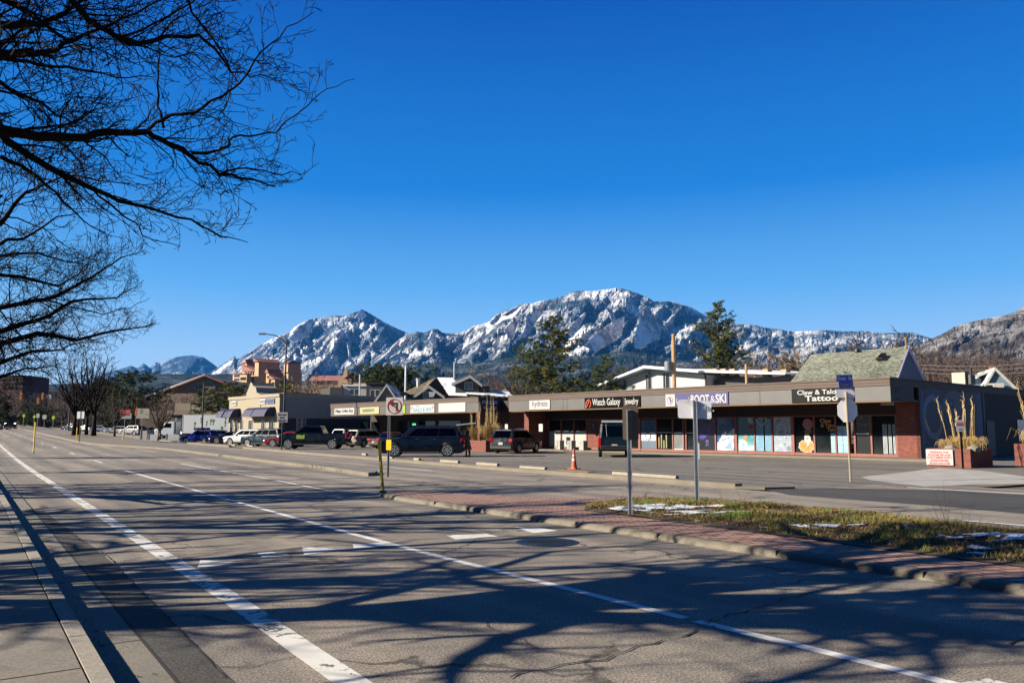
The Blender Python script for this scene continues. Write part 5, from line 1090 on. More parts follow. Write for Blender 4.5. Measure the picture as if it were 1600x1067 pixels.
# street lamp
q = at(442, 695, 80); r0 = empty('street_lamp', (q.x, q.y, 0), facecam, 'tall dark street lamp with a curved arm reaching left before the beige shop', 'street lamp')
D0 = 80; k = D0 / 1251; zz = lambda py: ztop(444, py, D0); mb = MB(); mb.tube([(0, 0, 0), (.05, 0, zz(530))], [.13, .07], 10); mb.build('pole', M['steel_dark'], r0)
mb = MB(); mb.tube([((px - 443.5) * k, 0, zz(py)) for px, py in ((444, 537), (436, 529), (426, 524), (412, 522))], [.06, .055, .05, .045], 8); mb.build('arm', M['steel_dark'], r0); mb = MB(); mb.rbox(((405.5 - 443.5) * k, 0, zz(521.6)), (11 * k, .35, 2.8 * k)); mb.build('lamp_head', M['galv_dull'], r0, bevel=.05)
q = at(315, 690, 118); r0 = empty('street_lamp', (q.x, q.y, 0), facecam, 'dark lamp post in front of the arched sports hall', 'street lamp'); mb = MB(); mb.tube([(0, 0, 0), (0, 0, ztop(317, 598, 118))], [.14, .1], 8); mb.build('pole', M['steel_dark'], r0); mb = MB(); h = ztop(317, 598, 118); mb.rbox((0, 0, h), (.5, .4, .2)); mb.build('lamp_head', M['steel_dark'], r0)
# poles behind the shops
def upole(px, pyt, D, w_, label, col='wood', n='utility_pole'):
    q = at(px, 660, D); h = ztop(px, pyt, D); r_ = empty(n, (q.x, q.y, 0), facecam, label, 'pole'); mb = MB(); mb.tube([(0, 0, 0), (0, 0, h)], [w_ * 1.15, w_], 10); mb.build('pole', M[col], r_); return r_, h
r_, h = upole(1055, 522, 74, .17, 'thick wooden utility pole with a grey transformer before the white gabled house'); mb = MB(); mb.lathe([(.0, -.5), (.32, -.48), (.36, -.4), (.36, .35), (.3, .45), (.0, .5)], (-.55, 0, h - 3.0), 16); mb.build('transformer', M['galv_dull'], r_); mb = MB(); mb.tube([(-.18, 0, h - .6), (-.18, 0, 4)], .03, 5); mb.build('conduit', M['galv'], r_)
upole(1168.5, 569, 72, .12, 'short wooden pole standing behind the right slope of the white house')
upole(709, 565, 150, .1, 'thin grey mast behind the grey roofed houses', 'galv')
upole(633, 572, 170, .22, 'pale far chimney mast above the dark round pine', 'galv')
upole(561, 585, 98, .09, 'slim white roof pipe beside the dark flat building', 'white')
# signals far down the street
def signal(px0, px1, py, D, heads, label, col='yellow'):
    q = at(px0, 660, D); r_ = empty('traffic_signal', (q.x, q.y, 0), facecam, label, 'traffic light', 'traffic lights at the far crossing'); k = D / 1251; z = ztop(40, py, D)
    mb = MB(); mb.tube([(0, 0, 0), (0, 0, z + .3)], .14, 8); mb.tube([(0, 0, z), ((px1 - px0) * k, 0, z + .1)], [.1, .06], 6); mb.build('mast_arm', M['steel_dark'], r_)
    for hx in heads:
        x = (hx - px0) * k; hd = empty('signal_head', (x, -.15, z)); hd.parent = r_; mb = MB(); mb.box(-.18, .18, -.12, .12, -.55, .55); mb.build('housing', M['amber'], hd, bevel=.03)
        for i in range(3): mb = MB(); mb.lathe([(.11, 0), (.12, -.03)], (0, -.13, .35 - i * .35), 12, 'y'); mb.build('lens', M['black'], hd)
    return r_, k, z
r_, k, z = signal(-20, 86, 619.5, 128, (32, 66), 'long signal mast arm with two amber heads over the street at far left'); mb = MB(); mb.box(90 * k, 98 * k, -.1, -.05, z - .3, z + .3); mb.build('street_name', sg_white, r_)
signal(108, 60, 626.5, 138, (59,), 'lower signal arm with one amber head and a blue name plate'); 
signal(213, 213.5, 645, 150, (213,), 'amber signal head on a pole beside the red shop sign')
def pole_sign(px, pyb, pyt, D, w_, h_, mat, label, shape='rect', cat='sign', colp='galv_dull'):
    q = at(px, pyb, D); k = D / 1251; q.z = gz(q.x, q.y); zt = ztop(px, pyt, D) - q.z; r_ = empty('road_sign', q, facecam, label, cat); mb = MB(); mb.tube([(0, .03, 0), (0, .03, zt)], .05, 6); mb.build('post', M[colp], r_)
    mb = MB(); a, b = w_ * k / 2, h_ * k
    if shape == 'rect': mb.box(-a, a, -.02, .02, zt - b, zt)
    else: mb.prism([(0, -.02, zt - b), (a, -.02, zt - b / 2), (0, -.02, zt), (-a, -.02, zt - b / 2)], (0, .04, 0))
    mb.build('panel', mat, r_); return r_
lime = mt('sign_fluoro', 'A8C814', .5)
pole_sign(36.5, 664, 646.5, 175, 5, 6, lime, 'small lime warning sign above the oncoming van', 'dia'); pole_sign(53, 664, 648, 170, 5, 6, lime, 'lime warning sign beside a white sign left of the median trees', 'dia'); pole_sign(83, 663, 648.5, 160, 6, 7.5, lime, 'larger lime warning sign left of the first median tree', 'dia'); pole_sign(58.5, 664, 646, 172, 5, 6.5, M['white'], 'white rectangular sign next to the lime warning sign'); pole_sign(69, 664, 648, 165, 6, 6.5, M['white'], 'white sign between the two lime signs')
r_ = pole_sign(194, 680, 640, 135, 16, 9.5, mt('sign_red', 'C83A44', .5), 'red shop sign above a changeable white letter board'); mb = MB(); k = 135 / 1251; zt = ztop(194, 640, 135); mb.box(-8 * k, 10 * k, -.02, .02, zt - 18.5 * k, zt - 10 * k); mb.build('letter_board', mt('board_pale', '9A9C98', .5), r_)
r_ = pole_sign(221, 688, 638, 120, 21, 15.5, M['offwhite'], 'pale square box sign with a coloured letter and red left edge'); k = 12 / 125.1; zt = ztop(221, 638, 120); mb = MB(); mb.box(-10.7 * k, -9 * k, -.03, .02, zt - 15.5 * k, zt); mb.build('edge', M['orange'], r_); mb = MB(); mb.box(-3.5 * k, -1.5 * k, -.03, .02, zt - 11 * k, zt - 4 * k); mb.box(-1.4 * k, .2 * k, -.031, .02, zt - 11 * k, zt - 4 * k, 1); mb.build('letter', [M['mural_slate'], M['sign_green']], r_)
for i, (px, c_, lb) in enumerate(((225, 'white', 'tall white utility cabinet by the far sidewalk'), (241, 'galv', 'low grey fence panel left of the bare street tree'), (270, 'galv', 'low grey fence panel right of the bare street tree'))):
    q = at(px, 688 - (i == 0) * 2, 112); r_ = MB(); a = (.4, .75, .85)[i]; r_.box(-a, a, -.15, .15, 0, (1.5, 1.0, 1.0)[i]); r_.box(-a - .08, -a, -.2, .2, 0, (1.6, 1.1, 1.1)[i]); r_.box(a, a + .08, -.2, .2, 0, (1.6, 1.1, 1.1)[i]); o = r_.build('utility_box', M[c_]); o.location = (q.x, q.y, 0); o.rotation_euler = (0, 0, facecam); tag(o, lb, 'utility box')
# ---------------------------------------------------------------- buildings behind the shops
def ortho(px, D, turn=0.0): return Frame(at(px, 660, D), facecam + turn)
def bx(root, nm, mat, *a, label=None, m=None):
    mb = MB(); mb.box(*a, m); return mb.build(nm, mat, root, label=label)
def window_at(root, x, z, w_, h, y=-.04, fm='white', gm='window_dark', nm='window', along='x', xs=0.0, mull=1):
    """window on the front (y) or right side (x) of a local building; frame with its pane"""
    mb = MB(); t = .09 if w_ > .75 else .05; mull = mull if w_ > 1.0 else 0
    def B(a0, a1, z0, z1, o0, o1):
        if along == 'x': mb.box(a0, a1, o0, o1, z0, z1)
        else: mb.box(o0, o1, a0, a1, z0, z1)
    o0, o1 = (y, y + .05) if along == 'x' else (xs - .01, xs + .04)
    B(x - w_ / 2, x + w_ / 2, z, z + t, o0, o1); B(x - w_ / 2, x + w_ / 2, z + h - t, z + h, o0, o1); B(x - w_ / 2, x - w_ / 2 + t, z + t, z + h - t, o0, o1); B(x + w_ / 2 - t, x + w_ / 2, z + t, z + h - t, o0, o1)
    for i in range(1, mull + 1): q = x - w_ / 2 + w_ * i / (mull + 1); B(q - .03, q + .03, z + t, z + h - t, o0, o1)
    f_ = mb.build(nm, M[fm], root); mb = MB()
    if along == 'x': mb.box(x - w_ / 2 + t, x + w_ / 2 - t, o0 + .02, o1, z + t, z + h - t)
    else: mb.box(o0, o1 - .02, x - w_ / 2 + t, x + w_ / 2 - t, z + t, z + h - t)
    mb.build('pane', M[gm], f_)
def gable(root, x0, x1, y0, y1, ze, zr, wall, roof, axis='x', over=.4, trim=None, nm=('wall', 'roof'), th=.16, xr=None):
    """gabled block; the ridge runs along axis. th roof thickness"""
    mb = MB()
    if axis == 'y':                                 # gable end faces the viewer
        xm = (x0 + x1) / 2 if xr is None else xr
        mb.prism([(x0, y0, 0), (x1, y0, 0), (x1, y0, ze), (xm, y0, zr), (x0, y0, ze)], (0, y1 - y0, 0)); mb.build(nm[0], wall, root)
        sl_ = (zr - ze) / (xm - x0); sr_ = (zr - ze) / (x1 - xm); mb = MB()
        mb.prism([(x0 - over, y0 - over, ze - over * sl_ + .02), (xm, y0 - over, zr + .02), (x1 + over, y0 - over, ze - over * sr_ + .02), (x1 + over, y0 - over, ze - over * sr_ + .02 + th), (xm, y0 - over, zr + .02 + th * 1.2), (x0 - over, y0 - over, ze - over * sl_ + .02 + th)], (0, y1 - y0 + 2 * over, 0)); r_ = mb.build(nm[1], roof, root)
        if trim:
            mb = MB(); mb.prism([(x0 - over - .02, y0 - over - .04, ze - over * sl_ - .12), (xm, y0 - over - .04, zr - .1), (x1 + over + .02, y0 - over - .04, ze - over * sr_ - .12), (x1 + over + .02, y0 - over - .04, ze - over * sr_ + .1 + th), (xm, y0 - over - .04, zr + .1 + th), (x0 - over - .02, y0 - over - .04, ze - over * sl_ + .1 + th)], (0, .037, 0)); mb.build('barge_board', trim, root)
    else:
        ym = (y0 + y1) / 2
        mb.prism([(x0, y0, 0), (x0, y1, 0), (x0, y1, ze), (x0, ym, zr), (x0, y0, ze)], (x1 - x0, 0, 0)); mb.build(nm[0], wall, root)
        s_ = (zr - ze) / (ym - y0); mb = MB(); mb.prism([(x0 - over, y0 - over, ze - over * s_ + .02), (x0 - over, ym, zr + .02), (x0 - over, y1 + over, ze - over * s_ + .02), (x0 - over, y1 + over, ze - over * s_ + .02 + th), (x0 - over, ym, zr + .02 + th * 1.2), (x0 - over, y0 - over, ze - over * s_ + .02 + th)], (x1 - x0 + 2 * over, 0, 0)); r_ = mb.build(nm[1], roof, root)
        if trim:
            for xx in (x0 - over - .03, x1 + over): mb = MB(); mb.prism([(xx, y0 - over, ze - over * s_ - .12), (xx, ym, zr - .1), (xx, y1 + over, ze - over * s_ - .12), (xx, y1 + over, ze - over * s_ + .1 + th), (xx, ym, zr + .1 + th), (xx, y0 - over, ze - over * s_ + .1 + th)], (.03, 0, 0)); mb.build('barge_board', trim, root)
    return r_
def bld(nm, F, label, cat='building', group=None): return empty(nm, F.o, F.rz, label, cat, group)
wallg = mt('wall_beige', '8A857C', .8, 0, .08, .6); wallc = mt('wall_cream', '8F8572', .75, 0, .06); wallw = mt('wall_white', 'ABABA9', .7, 0, .05, .8); wallgr = mt('wall_greygreen', '4A4A42', .75, 0, .1); walld = mt('wall_dark', '2A2B2E', .7); trimw = mt('trim_white', 'A6A6A2', .6)
navy_awn = mt('awning', '080D40', .6)
# beige shop with blue awnings; its long side wall recedes to the right
pcn = at(435, 690, 87); FA = Frame(pcn, RZ)          # local x: toward viewer along the street; corner = x 0, y 0
Hh = at(435, 614.5, 87).z; xl = FA.hit(358, 640)[0]; ye = FA.side(584, 640)[0]
ba = bld('awning_shop', FA, 'beige corner shop with curved gable and navy blue awnings')
bx(ba, 'front_wall', wallc, xl, 0, 0, .3, 0, Hh - .35); bx(ba, 'front_cornice', wallc, xl - .1, .1, -.12, .4, Hh - .35, Hh)
bx(ba, 'side_wall', wallg, -.3, .01, .31, ye, 2.9, Hh - .35); bx(ba, 'side_base', walld, -.3, .0, .31, ye, 0, 2.9); bx(ba, 'side_cornice', mt('cornice_grey', '8C867A', .8), -.3, .15, .41, ye, Hh - .5, Hh + .03); bx(ba, 'flat_roof', M['roof_white'], xl, -.3, .3, ye, Hh - .9, Hh - .5)
x_a, x_b = FA.hit(385, 640)[0], FA.hit(404, 640)[0]; xm = FA.hit(394, 600)[0]; pk = FA.hit(397, 597)[1]
mb = MB(); mb.prism([(x_a, -.06, 3.0), (x_b + .6, -.06, 3.0), (x_b + .6, -.06, Hh), (x_b - .5, -.06, Hh + .3), (xm + 1.2, -.06, Hh + .9), (xm + .45, -.06, pk - .4), (xm, -.06, pk), (xm - .3, -.06, pk), (xm - .8, -.06, Hh + .9), (xm - 1.4, -.06, Hh + .3), (x_a, -.06, Hh)], (0, 2.6, 0)); mb.build('curved_gable', wallc, ba)
mb = MB(); mb.prism([(xm - .2, 2.6, Hh - .2), (xm - .2, 7, Hh - .2), (xm - .2, 7, pk - 1.2), (xm - .2, 2.6, pk - 1.2)], (3.2, 0, 0)); mb.build('red_roof', mt('roof_red', '6E2A26', .7), ba)
for a, b in ((359, 364), (367, 372), (375, 379), (388, 394), (408, 414), (420, 428)):
    x0, x1 = FA.hit(a, 680)[0], FA.hit(b, 680)[0]; window_at(ba, (x0 + x1) / 2, .8, x1 - x0, 2.0, -.06, 'offwhite')
for a, b in ((353, 362), (364, 376), (394, 408), (409, 430)):
    x0, x1 = FA.hit(a, 635)[0], FA.hit(b, 635)[0]; mb = MB()
    pr_ = [(-.05, 4.15), (-.5, 4.1), (-.9, 3.85), (-1.2, 3.3), (-1.25, 3.1)]
    for (y0, z0), (y1, z1) in zip(pr_, pr_[1:]): mb.quad((x0, y0, z0), (x1, y0, z0), (x1, y1, z1), (x0, y1, z1))
    for xx in (x0, x1): mb.poly([(xx, -.05, 3.1)] + [(xx, y, z) for y, z in pr_])
    mb.build('awning', navy_awn, ba, fix=False)
for a, b, s_ in ((364, 371, 'SHOP'), (408, 416, 'BOOK'), (418, 430, 'GALLERY')):
    x0, x1 = FA.hit(a, 625)[0], FA.hit(b, 625)[0]; mb = MB(); mb.box(x0, x1, -.1, -.07, 4.5, 5.1); o = mb.build('wall_sign', sg_white if s_ != 'GALLERY' else M['mural_slate'], ba); text(s_, .4, o, (x0 + .1, -.11, 4.65), txt_black, width=(x1 - x0) - .2)
y0, y1 = FA.side(463, 660)[0], FA.side(478, 660)[0]; mb = MB(); mb.box(0, .06, y0, y1, .9, 3.0); mb.build('poster_board', M['offwhite'], ba); mb = MB()
for i in range(2):
    for j in range(4): mb.box(.06, .07, y0 + .2 + i * (y1 - y0) / 2, y0 + (y1 - y0) / 2 * (i + 1) - .1, 1.0 + j * .5, 1.42 + j * .5)
mb.build('posters', mt('poster_brown', '6B4438', .6), ba)
# dark flat block and pale annex behind
Fx = ortho(540, 120); k = 120 / 1251; b_ = bld('flat_building', Fx, 'pale flat roofed house with a dark grey right wing behind the beige shop'); Z = lambda py, D=120: at(540, py, D).z
X_ = lambda px, F, D=0: F.hit(px, 640)[0]
bx(b_, 'wing_left', wallg, X_(501, Fx), X_(515, Fx), 0, 6, 0, Z(607)); bx(b_, 'dark_panel', walld, X_(515, Fx) + .02, X_(535, Fx), -.1, 5, 0, Z(605)); bx(b_, 'centre_wall', wallw, X_(535, Fx) + .02, X_(572, Fx), .2, 7, 0, Z(603)); bx(b_, 'right_wall', walld, X_(572, Fx) + .02, X_(602, Fx), -.2, 8, 0, Z(600)); bx(b_, 'flat_roof', M['roof_white'], X_(535, Fx), X_(573, Fx), 0, 7.2, Z(603), Z(603) + .2); bx(b_, 'roof_edge', M['black'], X_(572, Fx), X_(603, Fx), -.4, 8.2, Z(600), Z(600) + .25)
for px in (549, 556.5): window_at(b_, X_(px, Fx), Z(617), .7, .9, .16)
for px in (582, 590): window_at(b_, X_(px, Fx), Z(620), .8, 1.1, -.24)
mb = MB(); mb.box(X_(532, Fx), X_(553, Fx), 9, 12, 0, Z(593)); mb.build('brick_block', M['sandstone'], b_)
# grey houses with snowy roofs
Fh = ortho(640, 98); Zh = lambda py: at(640, py, 98).z; Xh = lambda px: Fh.hit(px, 620)[0]
h1 = bld('house', Fh, 'small cream gabled house with a snowy right roof slope beside the no left turn sign'); gable(h1, Xh(592), Xh(618), 0, 8, Zh(622), Zh(603), wallc, M['roof_snowy'], 'y', .5, trimw)
Fh2 = ortho(640, 104); Xh2 = lambda px: Fh2.hit(px, 610)[0]; Zh2 = lambda py: at(640, py, 104).z
h2 = bld('house', Fh2, 'large grey house with a big brown shingle roof and snow on its right slope')
gable(h2, Xh2(640), Xh2(720), 2, 12, Zh2(620), Zh2(590), wallgr, M['roof_snowy'], 'y', .5, None, xr=Xh2(680))
mb = MB(); mb.add([(Xh2(622), .2, Zh2(616)), (Xh2(655), .0, Zh2(616)), (Xh2(678), 1.2, Zh2(590.5)), (Xh2(664), 1.3, Zh2(600))], [(0, 1, 2, 3)]); mb.prism([(Xh2(622), .4, Zh2(617.5)), (Xh2(656), .4, Zh2(617.5)), (Xh2(676.5), 3, Zh2(588)), (Xh2(664), 3, Zh2(597))], (0, .25, .1)); mb.build('front_roof', M['shingle_tan'], h2)
gable(h2, Xh2(652), Xh2(692), -1.2, 4, Zh2(620), Zh2(606), wallgr, M['shingle_tan'], 'y', .35, trimw, nm=('gable_wall', 'gable_roof')); window_at(h2, Xh2(668), Zh2(624), .9, 1.0, -1.26)
mb = MB(); mb.prism([(Xh2(682), 1.0, Zh2(590)), (Xh2(707), 1.0, Zh2(590.5)), (Xh2(731), -.8, Zh2(619)), (Xh2(702), -.8, Zh2(618))], (0, .25, .12)); mb.build('snow_roof', M['roof_white'], h2)
mb = MB(); mb.lathe([(.2, 0), (.25, .9), (.32, 1.2)], (Xh2(651), 1.5, Zh2(604)), 8); mb.build('vent_pipe', M['galv'], h2)
mb = MB(); mb.prism([(Xh2(672), -1.6, Zh2(613)), (Xh2(683), -1.6, Zh2(613)), (Xh2(679), -1.6, Zh2(621)), (Xh2(673), -1.6, Zh2(621))], (0, .8, 0)); mb.build('kitchen_vent', M['galv'], h2)
h3 = bld('house', Fh2, 'dark grey dormered house with a white double window left of the pine'); 
gable(h3, Xh2(712), Xh2(748), -.5, 6, Zh2(600), Zh2(590), wallgr, M['roof_snowy'], 'y', .45, trimw, xr=Xh2(735)); window_at(h3, Xh2(732.5), Zh2(609), 1.1, 1.0, -.6); bx(h3, 'side_wing', walld, Xh2(748) + .01, Xh2(764), 0, 5, 0, Zh2(603))
mb = MB(); mb.prism([(Xh2(728), -1.4, Zh2(616)), (Xh2(800), -1.4, Zh2(621)), (Xh2(795), 1.5, Zh2(613)), (Xh2(735), 1.5, Zh2(610))], (0, .2, .15)); mb.build('porch_roof', M['roof_white'], h3)
h4 = bld('house', ortho(790, 130), 'low far house with a shallow snowy gable just left of the pine'); F4 = ortho(790, 130); gable(h4, F4.hit(778, 610)[0], F4.hit(800, 610)[0], 0, 8, at(790, 618, 130).z, at(790, 610, 130).z, wallgr, M['roof_snowy'], 'y', .5, trimw)
# white gabled hall behind the near shop row
Fw = Frame(at(1030, 660, 86), RZ); Zw = lambda py: at(1030, py, 86).z; Xw = lambda px, py=600: Fw.hit(px, py)[0]
hw = bld('white_hall', Fw, 'white hall with a shallow wide gable and a long snowy roof behind the near shops', 'building')
zp, zl, zr_ = Zw(573.5), Zw(600), Zw(588)
mb = MB(); mb.prism([(Xw(964), 0, 0), (Xw(1102), 0, 0), (Xw(1102), 0, zr_ - .1), (Xw(1019), 0, zp - .25), (Xw(964), 0, Zw(592.5))], (0, 14, 0)); mb.build('wall', wallw, hw)
mb = MB(); mb.prism([(Xw(945), -1.4, zl - .0), (Xw(1019), -1.4, zp - .15), (Xw(1104), -1.4, zr_), (Xw(1104), -1.4, zr_ + .18), (Xw(1019), -1.4, zp + .08), (Xw(945), -1.4, zl + .18)], (0, 1.4, 0)); mb.build('roof_edge', mt('trim_bluegrey', 'A9BCC6', .5), hw)
mb = MB(); mb.prism([(Xw(946), -1.35, zl + .19), (Xw(1019), -1.35, zp + .09), (Xw(1106), -1.35, zr_ + .19), (Xw(1106), -1.35, zr_ + .25), (Xw(1019), -1.35, zp + .16), (Xw(946), -1.35, zl + .25)], (0, 15, 0)); mb.build('roof', M['snow'], hw)
for px, z0, z1, w_ in ((1015.5, 612, 580, .55), (1043.5, 612, 583, .6)): window_at(hw, Xw(px), Zw(z0), w_, Zw(z1) - Zw(z0), -.06, 'white', 'window_dark')
for px in (1011, 1038, 1103): bx(hw, 'post', M['brown'], Xw(px) - .07, Xw(px) + .07, -.12, -.0, 0, Zw(584 if px < 1100 else 590))
text('THE HUMAN ROOM', .35, hw, (Xw(976), -.03, Zw(611)), mt('text_ghost', 'A8A49C', .7), width=Xw(1008) - Xw(976))
mb = MB(); mb.box(Xw(1104) + .05, Xw(1230), 1.2, 9, 0, Zw(597)); mb.build('long_wing', walld, hw); mb = MB(); mb.prism([(Xw(1060), -.6, Zw(583)), (Xw(1232), -.6, Zw(597)), (Xw(1232), -.6, Zw(595)), (Xw(1060), -.6, Zw(579))], (0, 10, .5)); mb.build('long_roof', M['snow'], hw)
for k_, px in enumerate((1098, 1112, 1126, 1178, 1207)): mb = MB(); mb.box(Xw(px) - .3, Xw(px) + .3, 2, 2.8, Zw(590 + (px - 1098) * .07), Zw(590 + (px - 1098) * .07) + .75); mb.build('roof_skylight', mt('box_tan', 'A08468', .7), hw)
# house with the large green shingle roof
Fg = ortho(1430, 62, R(-12)); Zg = lambda py: at(1430, py, 62).z
hg = bld('house', Fg, 'big steep green shingle roof with a dark blue gable end above the near shops')
y_r = 3.2; y_l = 5.0
xg0, xg1 = Fg.hit(1234, 590)[0], Fg.hit(1394, 590)[0]; ze2 = Zg(606); pkx, zr2 = Fg.hit(1419, 544, y_r); xe = Fg.hit(1452, 598, 2 * y_r)[0]; xl2, zl2 = Fg.hit(1268, 556, y_l)
mb = MB(); mb.prism([(xg0 - .3, 0, ze2), (xg1 + .1, 0, ze2), (pkx, y_r, zr2), (xl2, y_l, zl2)], (0, .12, .14)); mb.build('roof', M['shingle'], hg)
mb = MB(); mb.prism([(xg1, .1, 0), (xg1, .1, ze2), (pkx - .05, y_r, zr2 - .05), (xe, y_r * 2, ze2), (xe, y_r * 2, 0)], (-.3, .05, 0)); mb.build('gable_wall', mt('wall_navy', '39445E', .75, 0, .06), hg)
mb = MB(); mb.prism([(pkx, y_r, zr2 + .12), (xe + .15, y_r * 2 + .2, ze2 - .05), (xe, y_r * 2 + .2, ze2 - .25), (pkx - .05, y_r, zr2 - .12)], (.06, -.06, 0)); mb.build('barge_board', mt('trim_violet', '8C8AA8', .6), hg)
mb = MB(); mb.prism([(xg1 + .08, -.02, ze2 - .1), (pkx + .05, y_r - .05, zr2 - .0), (pkx + .05, y_r - .05, zr2 + .2), (xg1 + .08, -.02, ze2 + .1)], (.05, -.03, 0)); mb.build('barge_board', M['trim_violet'], hg)
mb = MB(); mb.prism([(pkx - .02, y_r + .12, zr2), (xl2, y_l + .12, zl2), (xl2 - .5, y_l * 2, ze2), (xe, y_r * 2 + .1, ze2)], (0, .1, .1)); mb.poly([(xg0 - .3, .1, ze2), (xl2, y_l + .1, zl2), (xl2 - .5, y_l * 2, ze2)]); mb.build('back_roof', M['shingle'], hg)
def onroof(px, py): 
    # point on the front slope
    o_ = Fg.o; n_ = (Fg.x.cross(Vector((Fg.y.x * y_r, Fg.y.y * y_r, zr2 - ze2)))).normalized(); base = o_ + Vector((0, 0, ze2 + .14)); r = ray(px, py); t = (base - Vector((0, 0, EYE))).dot(n_) / r.dot(n_); q = Vector((0, 0, EYE)) + r * t - o_; return q.dot(Fg.x), q.dot(Fg.y), q.z
mb = MB(); P = [onroof(*p) for p in ((1368, 563), (1378, 563), (1385, 554), (1376, 554))]; mb.prism(P, (0, -.12, .14)); o = mb.build('skylight', M['brown'], hg); mb = MB(); c_ = sum((Vector(p) for p in P), Vector()) / 4; mb.prism([tuple(c_ + (Vector(p) - c_) * .75 + Vector((0, -.13, .15))) for p in P], (0, -.01, .01)); mb.build('pane', M['window_dark'], o)
mb = MB(); mb.tube([(pkx - .15, y_r, zr2 - .2), (pkx - .15, y_r, zr2 + .75)], .08, 8); mb.tube([(pkx - .15, y_r, zr2 + .75), (pkx - .15, y_r, zr2 + .9)], .14, 8); mb.build('flue', M['rust'], hg); mb = MB(); tx_, tz_ = Fg.hit(1339, 551, 4); mb.lathe([(.18, 0), (.18, .4), (.26, .45), (.24, .6)], (tx_, 4, tz_ - .35), 10); mb.build('roof_turbine', M['steel_dark'], hg)
# small blue-grey house at the right
Fs = ortho(1552, 78, R(-20)); Zs = lambda py: at(1552, py, 78).z; Xs = lambda px: Fs.hit(px, 600)[0]
hs = bld('house', Fs, 'blue grey gabled house with white trim at the right edge above the shop roof'); slate_w = mt('wall_slate', '5F7482', .75, 0, .1)
gable(hs, Xs(1533), Xs(1588), 0, 9, Zs(612), Zs(578), slate_w, M['roof_snowy'], 'y', .3, trimw, xr=Xs(1555)); 
mb = MB(); mb.prism([(Xs(1520), 1.5, Zs(588)), (Xs(1554), 1.5, Zs(577)), (Xs(1554), 1.5, Zs(580)), (Xs(1520), 1.5, Zs(592))], (0, 4, 0)); mb.build('side_eave', trimw, hs); bx(hs, 'side_wing', slate_w, Xs(1522), Xs(1540), 2, 6, 0, Zs(589)); mb = MB(); mb.box(Xs(1556), Xs(1562), 2, 2.8, Zs(583), Zs(571)); mb.build('chimney', mt('chimney_red', 'A5573C', .8), hs); bx(hs, 'porch_beam', trimw, Xs(1538), Xs(1566), -.5, -.3, Zs(602), Zs(599)); bx(hs, 'porch_box', trimw, Xs(1549), Xs(1565), -.9, -.5, Zs(606), Zs(600))
# sports hall with an arched window
Fr = ortho(310, 230); k = 230 / 1251; Zr = lambda py: at(310, py, 230).z; Xr = lambda px: Fr.hit(px, 620)[0]
hr = bld('sports_hall', Fr, 'wide brown gabled hall with a big arched window and snowy left roof', 'building'); brw = mt('wall_mauve', '66564E', .8, 0, .1, .3)
mb = MB(); mb.prism([(Xr(232), 0, 0), (Xr(390), 0, 0), (Xr(390), 0, Zr(613)), (Xr(355), 0, Zr(600)), (Xr(321), 0, Zr(587)), (Xr(290), 0, Zr(598)), (Xr(232), 0, Zr(622))], (0, 40, 0)); mb.build('wall', brw, hr)
mb = MB(); mb.prism([(Xr(228), -1, Zr(623)), (Xr(321), -1, Zr(586)), (Xr(321), -1, Zr(584.5)), (Xr(228), -1, Zr(619))], (-6, 40, 0)); mb.build('snow_roof', M['roof_white'], hr); mb = MB(); mb.prism([(Xr(228), -1.2, Zr(624)), (Xr(321), -1.2, Zr(587.5)), (Xr(358), -1.2, Zr(602)), (Xr(358), -1.2, Zr(600.5)), (Xr(321), -1.2, Zr(585.5)), (Xr(228), -1.2, Zr(622.5))], (0, 1.0, 0)); mb.build('roof_edge', mt('edge_orange', '9C6A50', .7), hr)
mb = MB(); cx_ = Xr(321); rw = Xr(338) - cx_; zc_ = Zr(609); mb.prism([(cx_ + rw * 1.1 * math.cos(t * PI / 16), -.1, zc_ + (Zr(595) - zc_) * math.sin(t * PI / 16)) for t in range(17)], (0, .08, 0)); o = mb.build('arched_window', mt('arch_glass', '2E4A56', .2), hr)
mb = MB()
for i in range(-3, 4): mb.box(cx_ + i * rw * .27 - .12, cx_ + i * rw * .27 + .12, -.2, -.1, zc_, zc_ + (Zr(597) - zc_) * math.sqrt(max(0, 1 - (i * .27) ** 2)))
mb.build('glazing_bar', M['steel_dark'], o); bx(hr, 'lower_wall', mt('wall_dusk', '7C6858', .8), Xr(262), Xr(400), -6, -.3, 0, Zr(616)); bx(hr, 'porch', brw, Xr(334), Xr(352), -8, -6.1, 0, Zr(606))
# flat supermarket block behind the lorry with roof units
Fq = ortho(320, 150); Zq = lambda py: at(320, py, 150).z; Xq = lambda px: Fq.hit(px, 650)[0]
hq = bld('market_building', Fq, 'long dark flat roofed block behind the lorry with white roof units', 'building'); bx(hq, 'wall', mt('wall_umber', '5A4A40', .8), Xq(215), Xq(362), 0, 15, 0, Zq(642)); bx(hq, 'fascia', mt('wall_buff', '8A7A66', .8), Xq(262), Xq(362), -.3, -.02, Zq(648), Zq(641))
for a, b, t in ((292, 307, 632), (320, 333, 632), (337, 344, 636)): bx(hq, 'roof_unit', M['offwhite'], Xq(a), Xq(b), 2, 5, Zq(641), Zq(t))
bx(hq, 'lit_wall', wallc, Xq(262), Xq(287), 3, 7, 0, Zq(629))
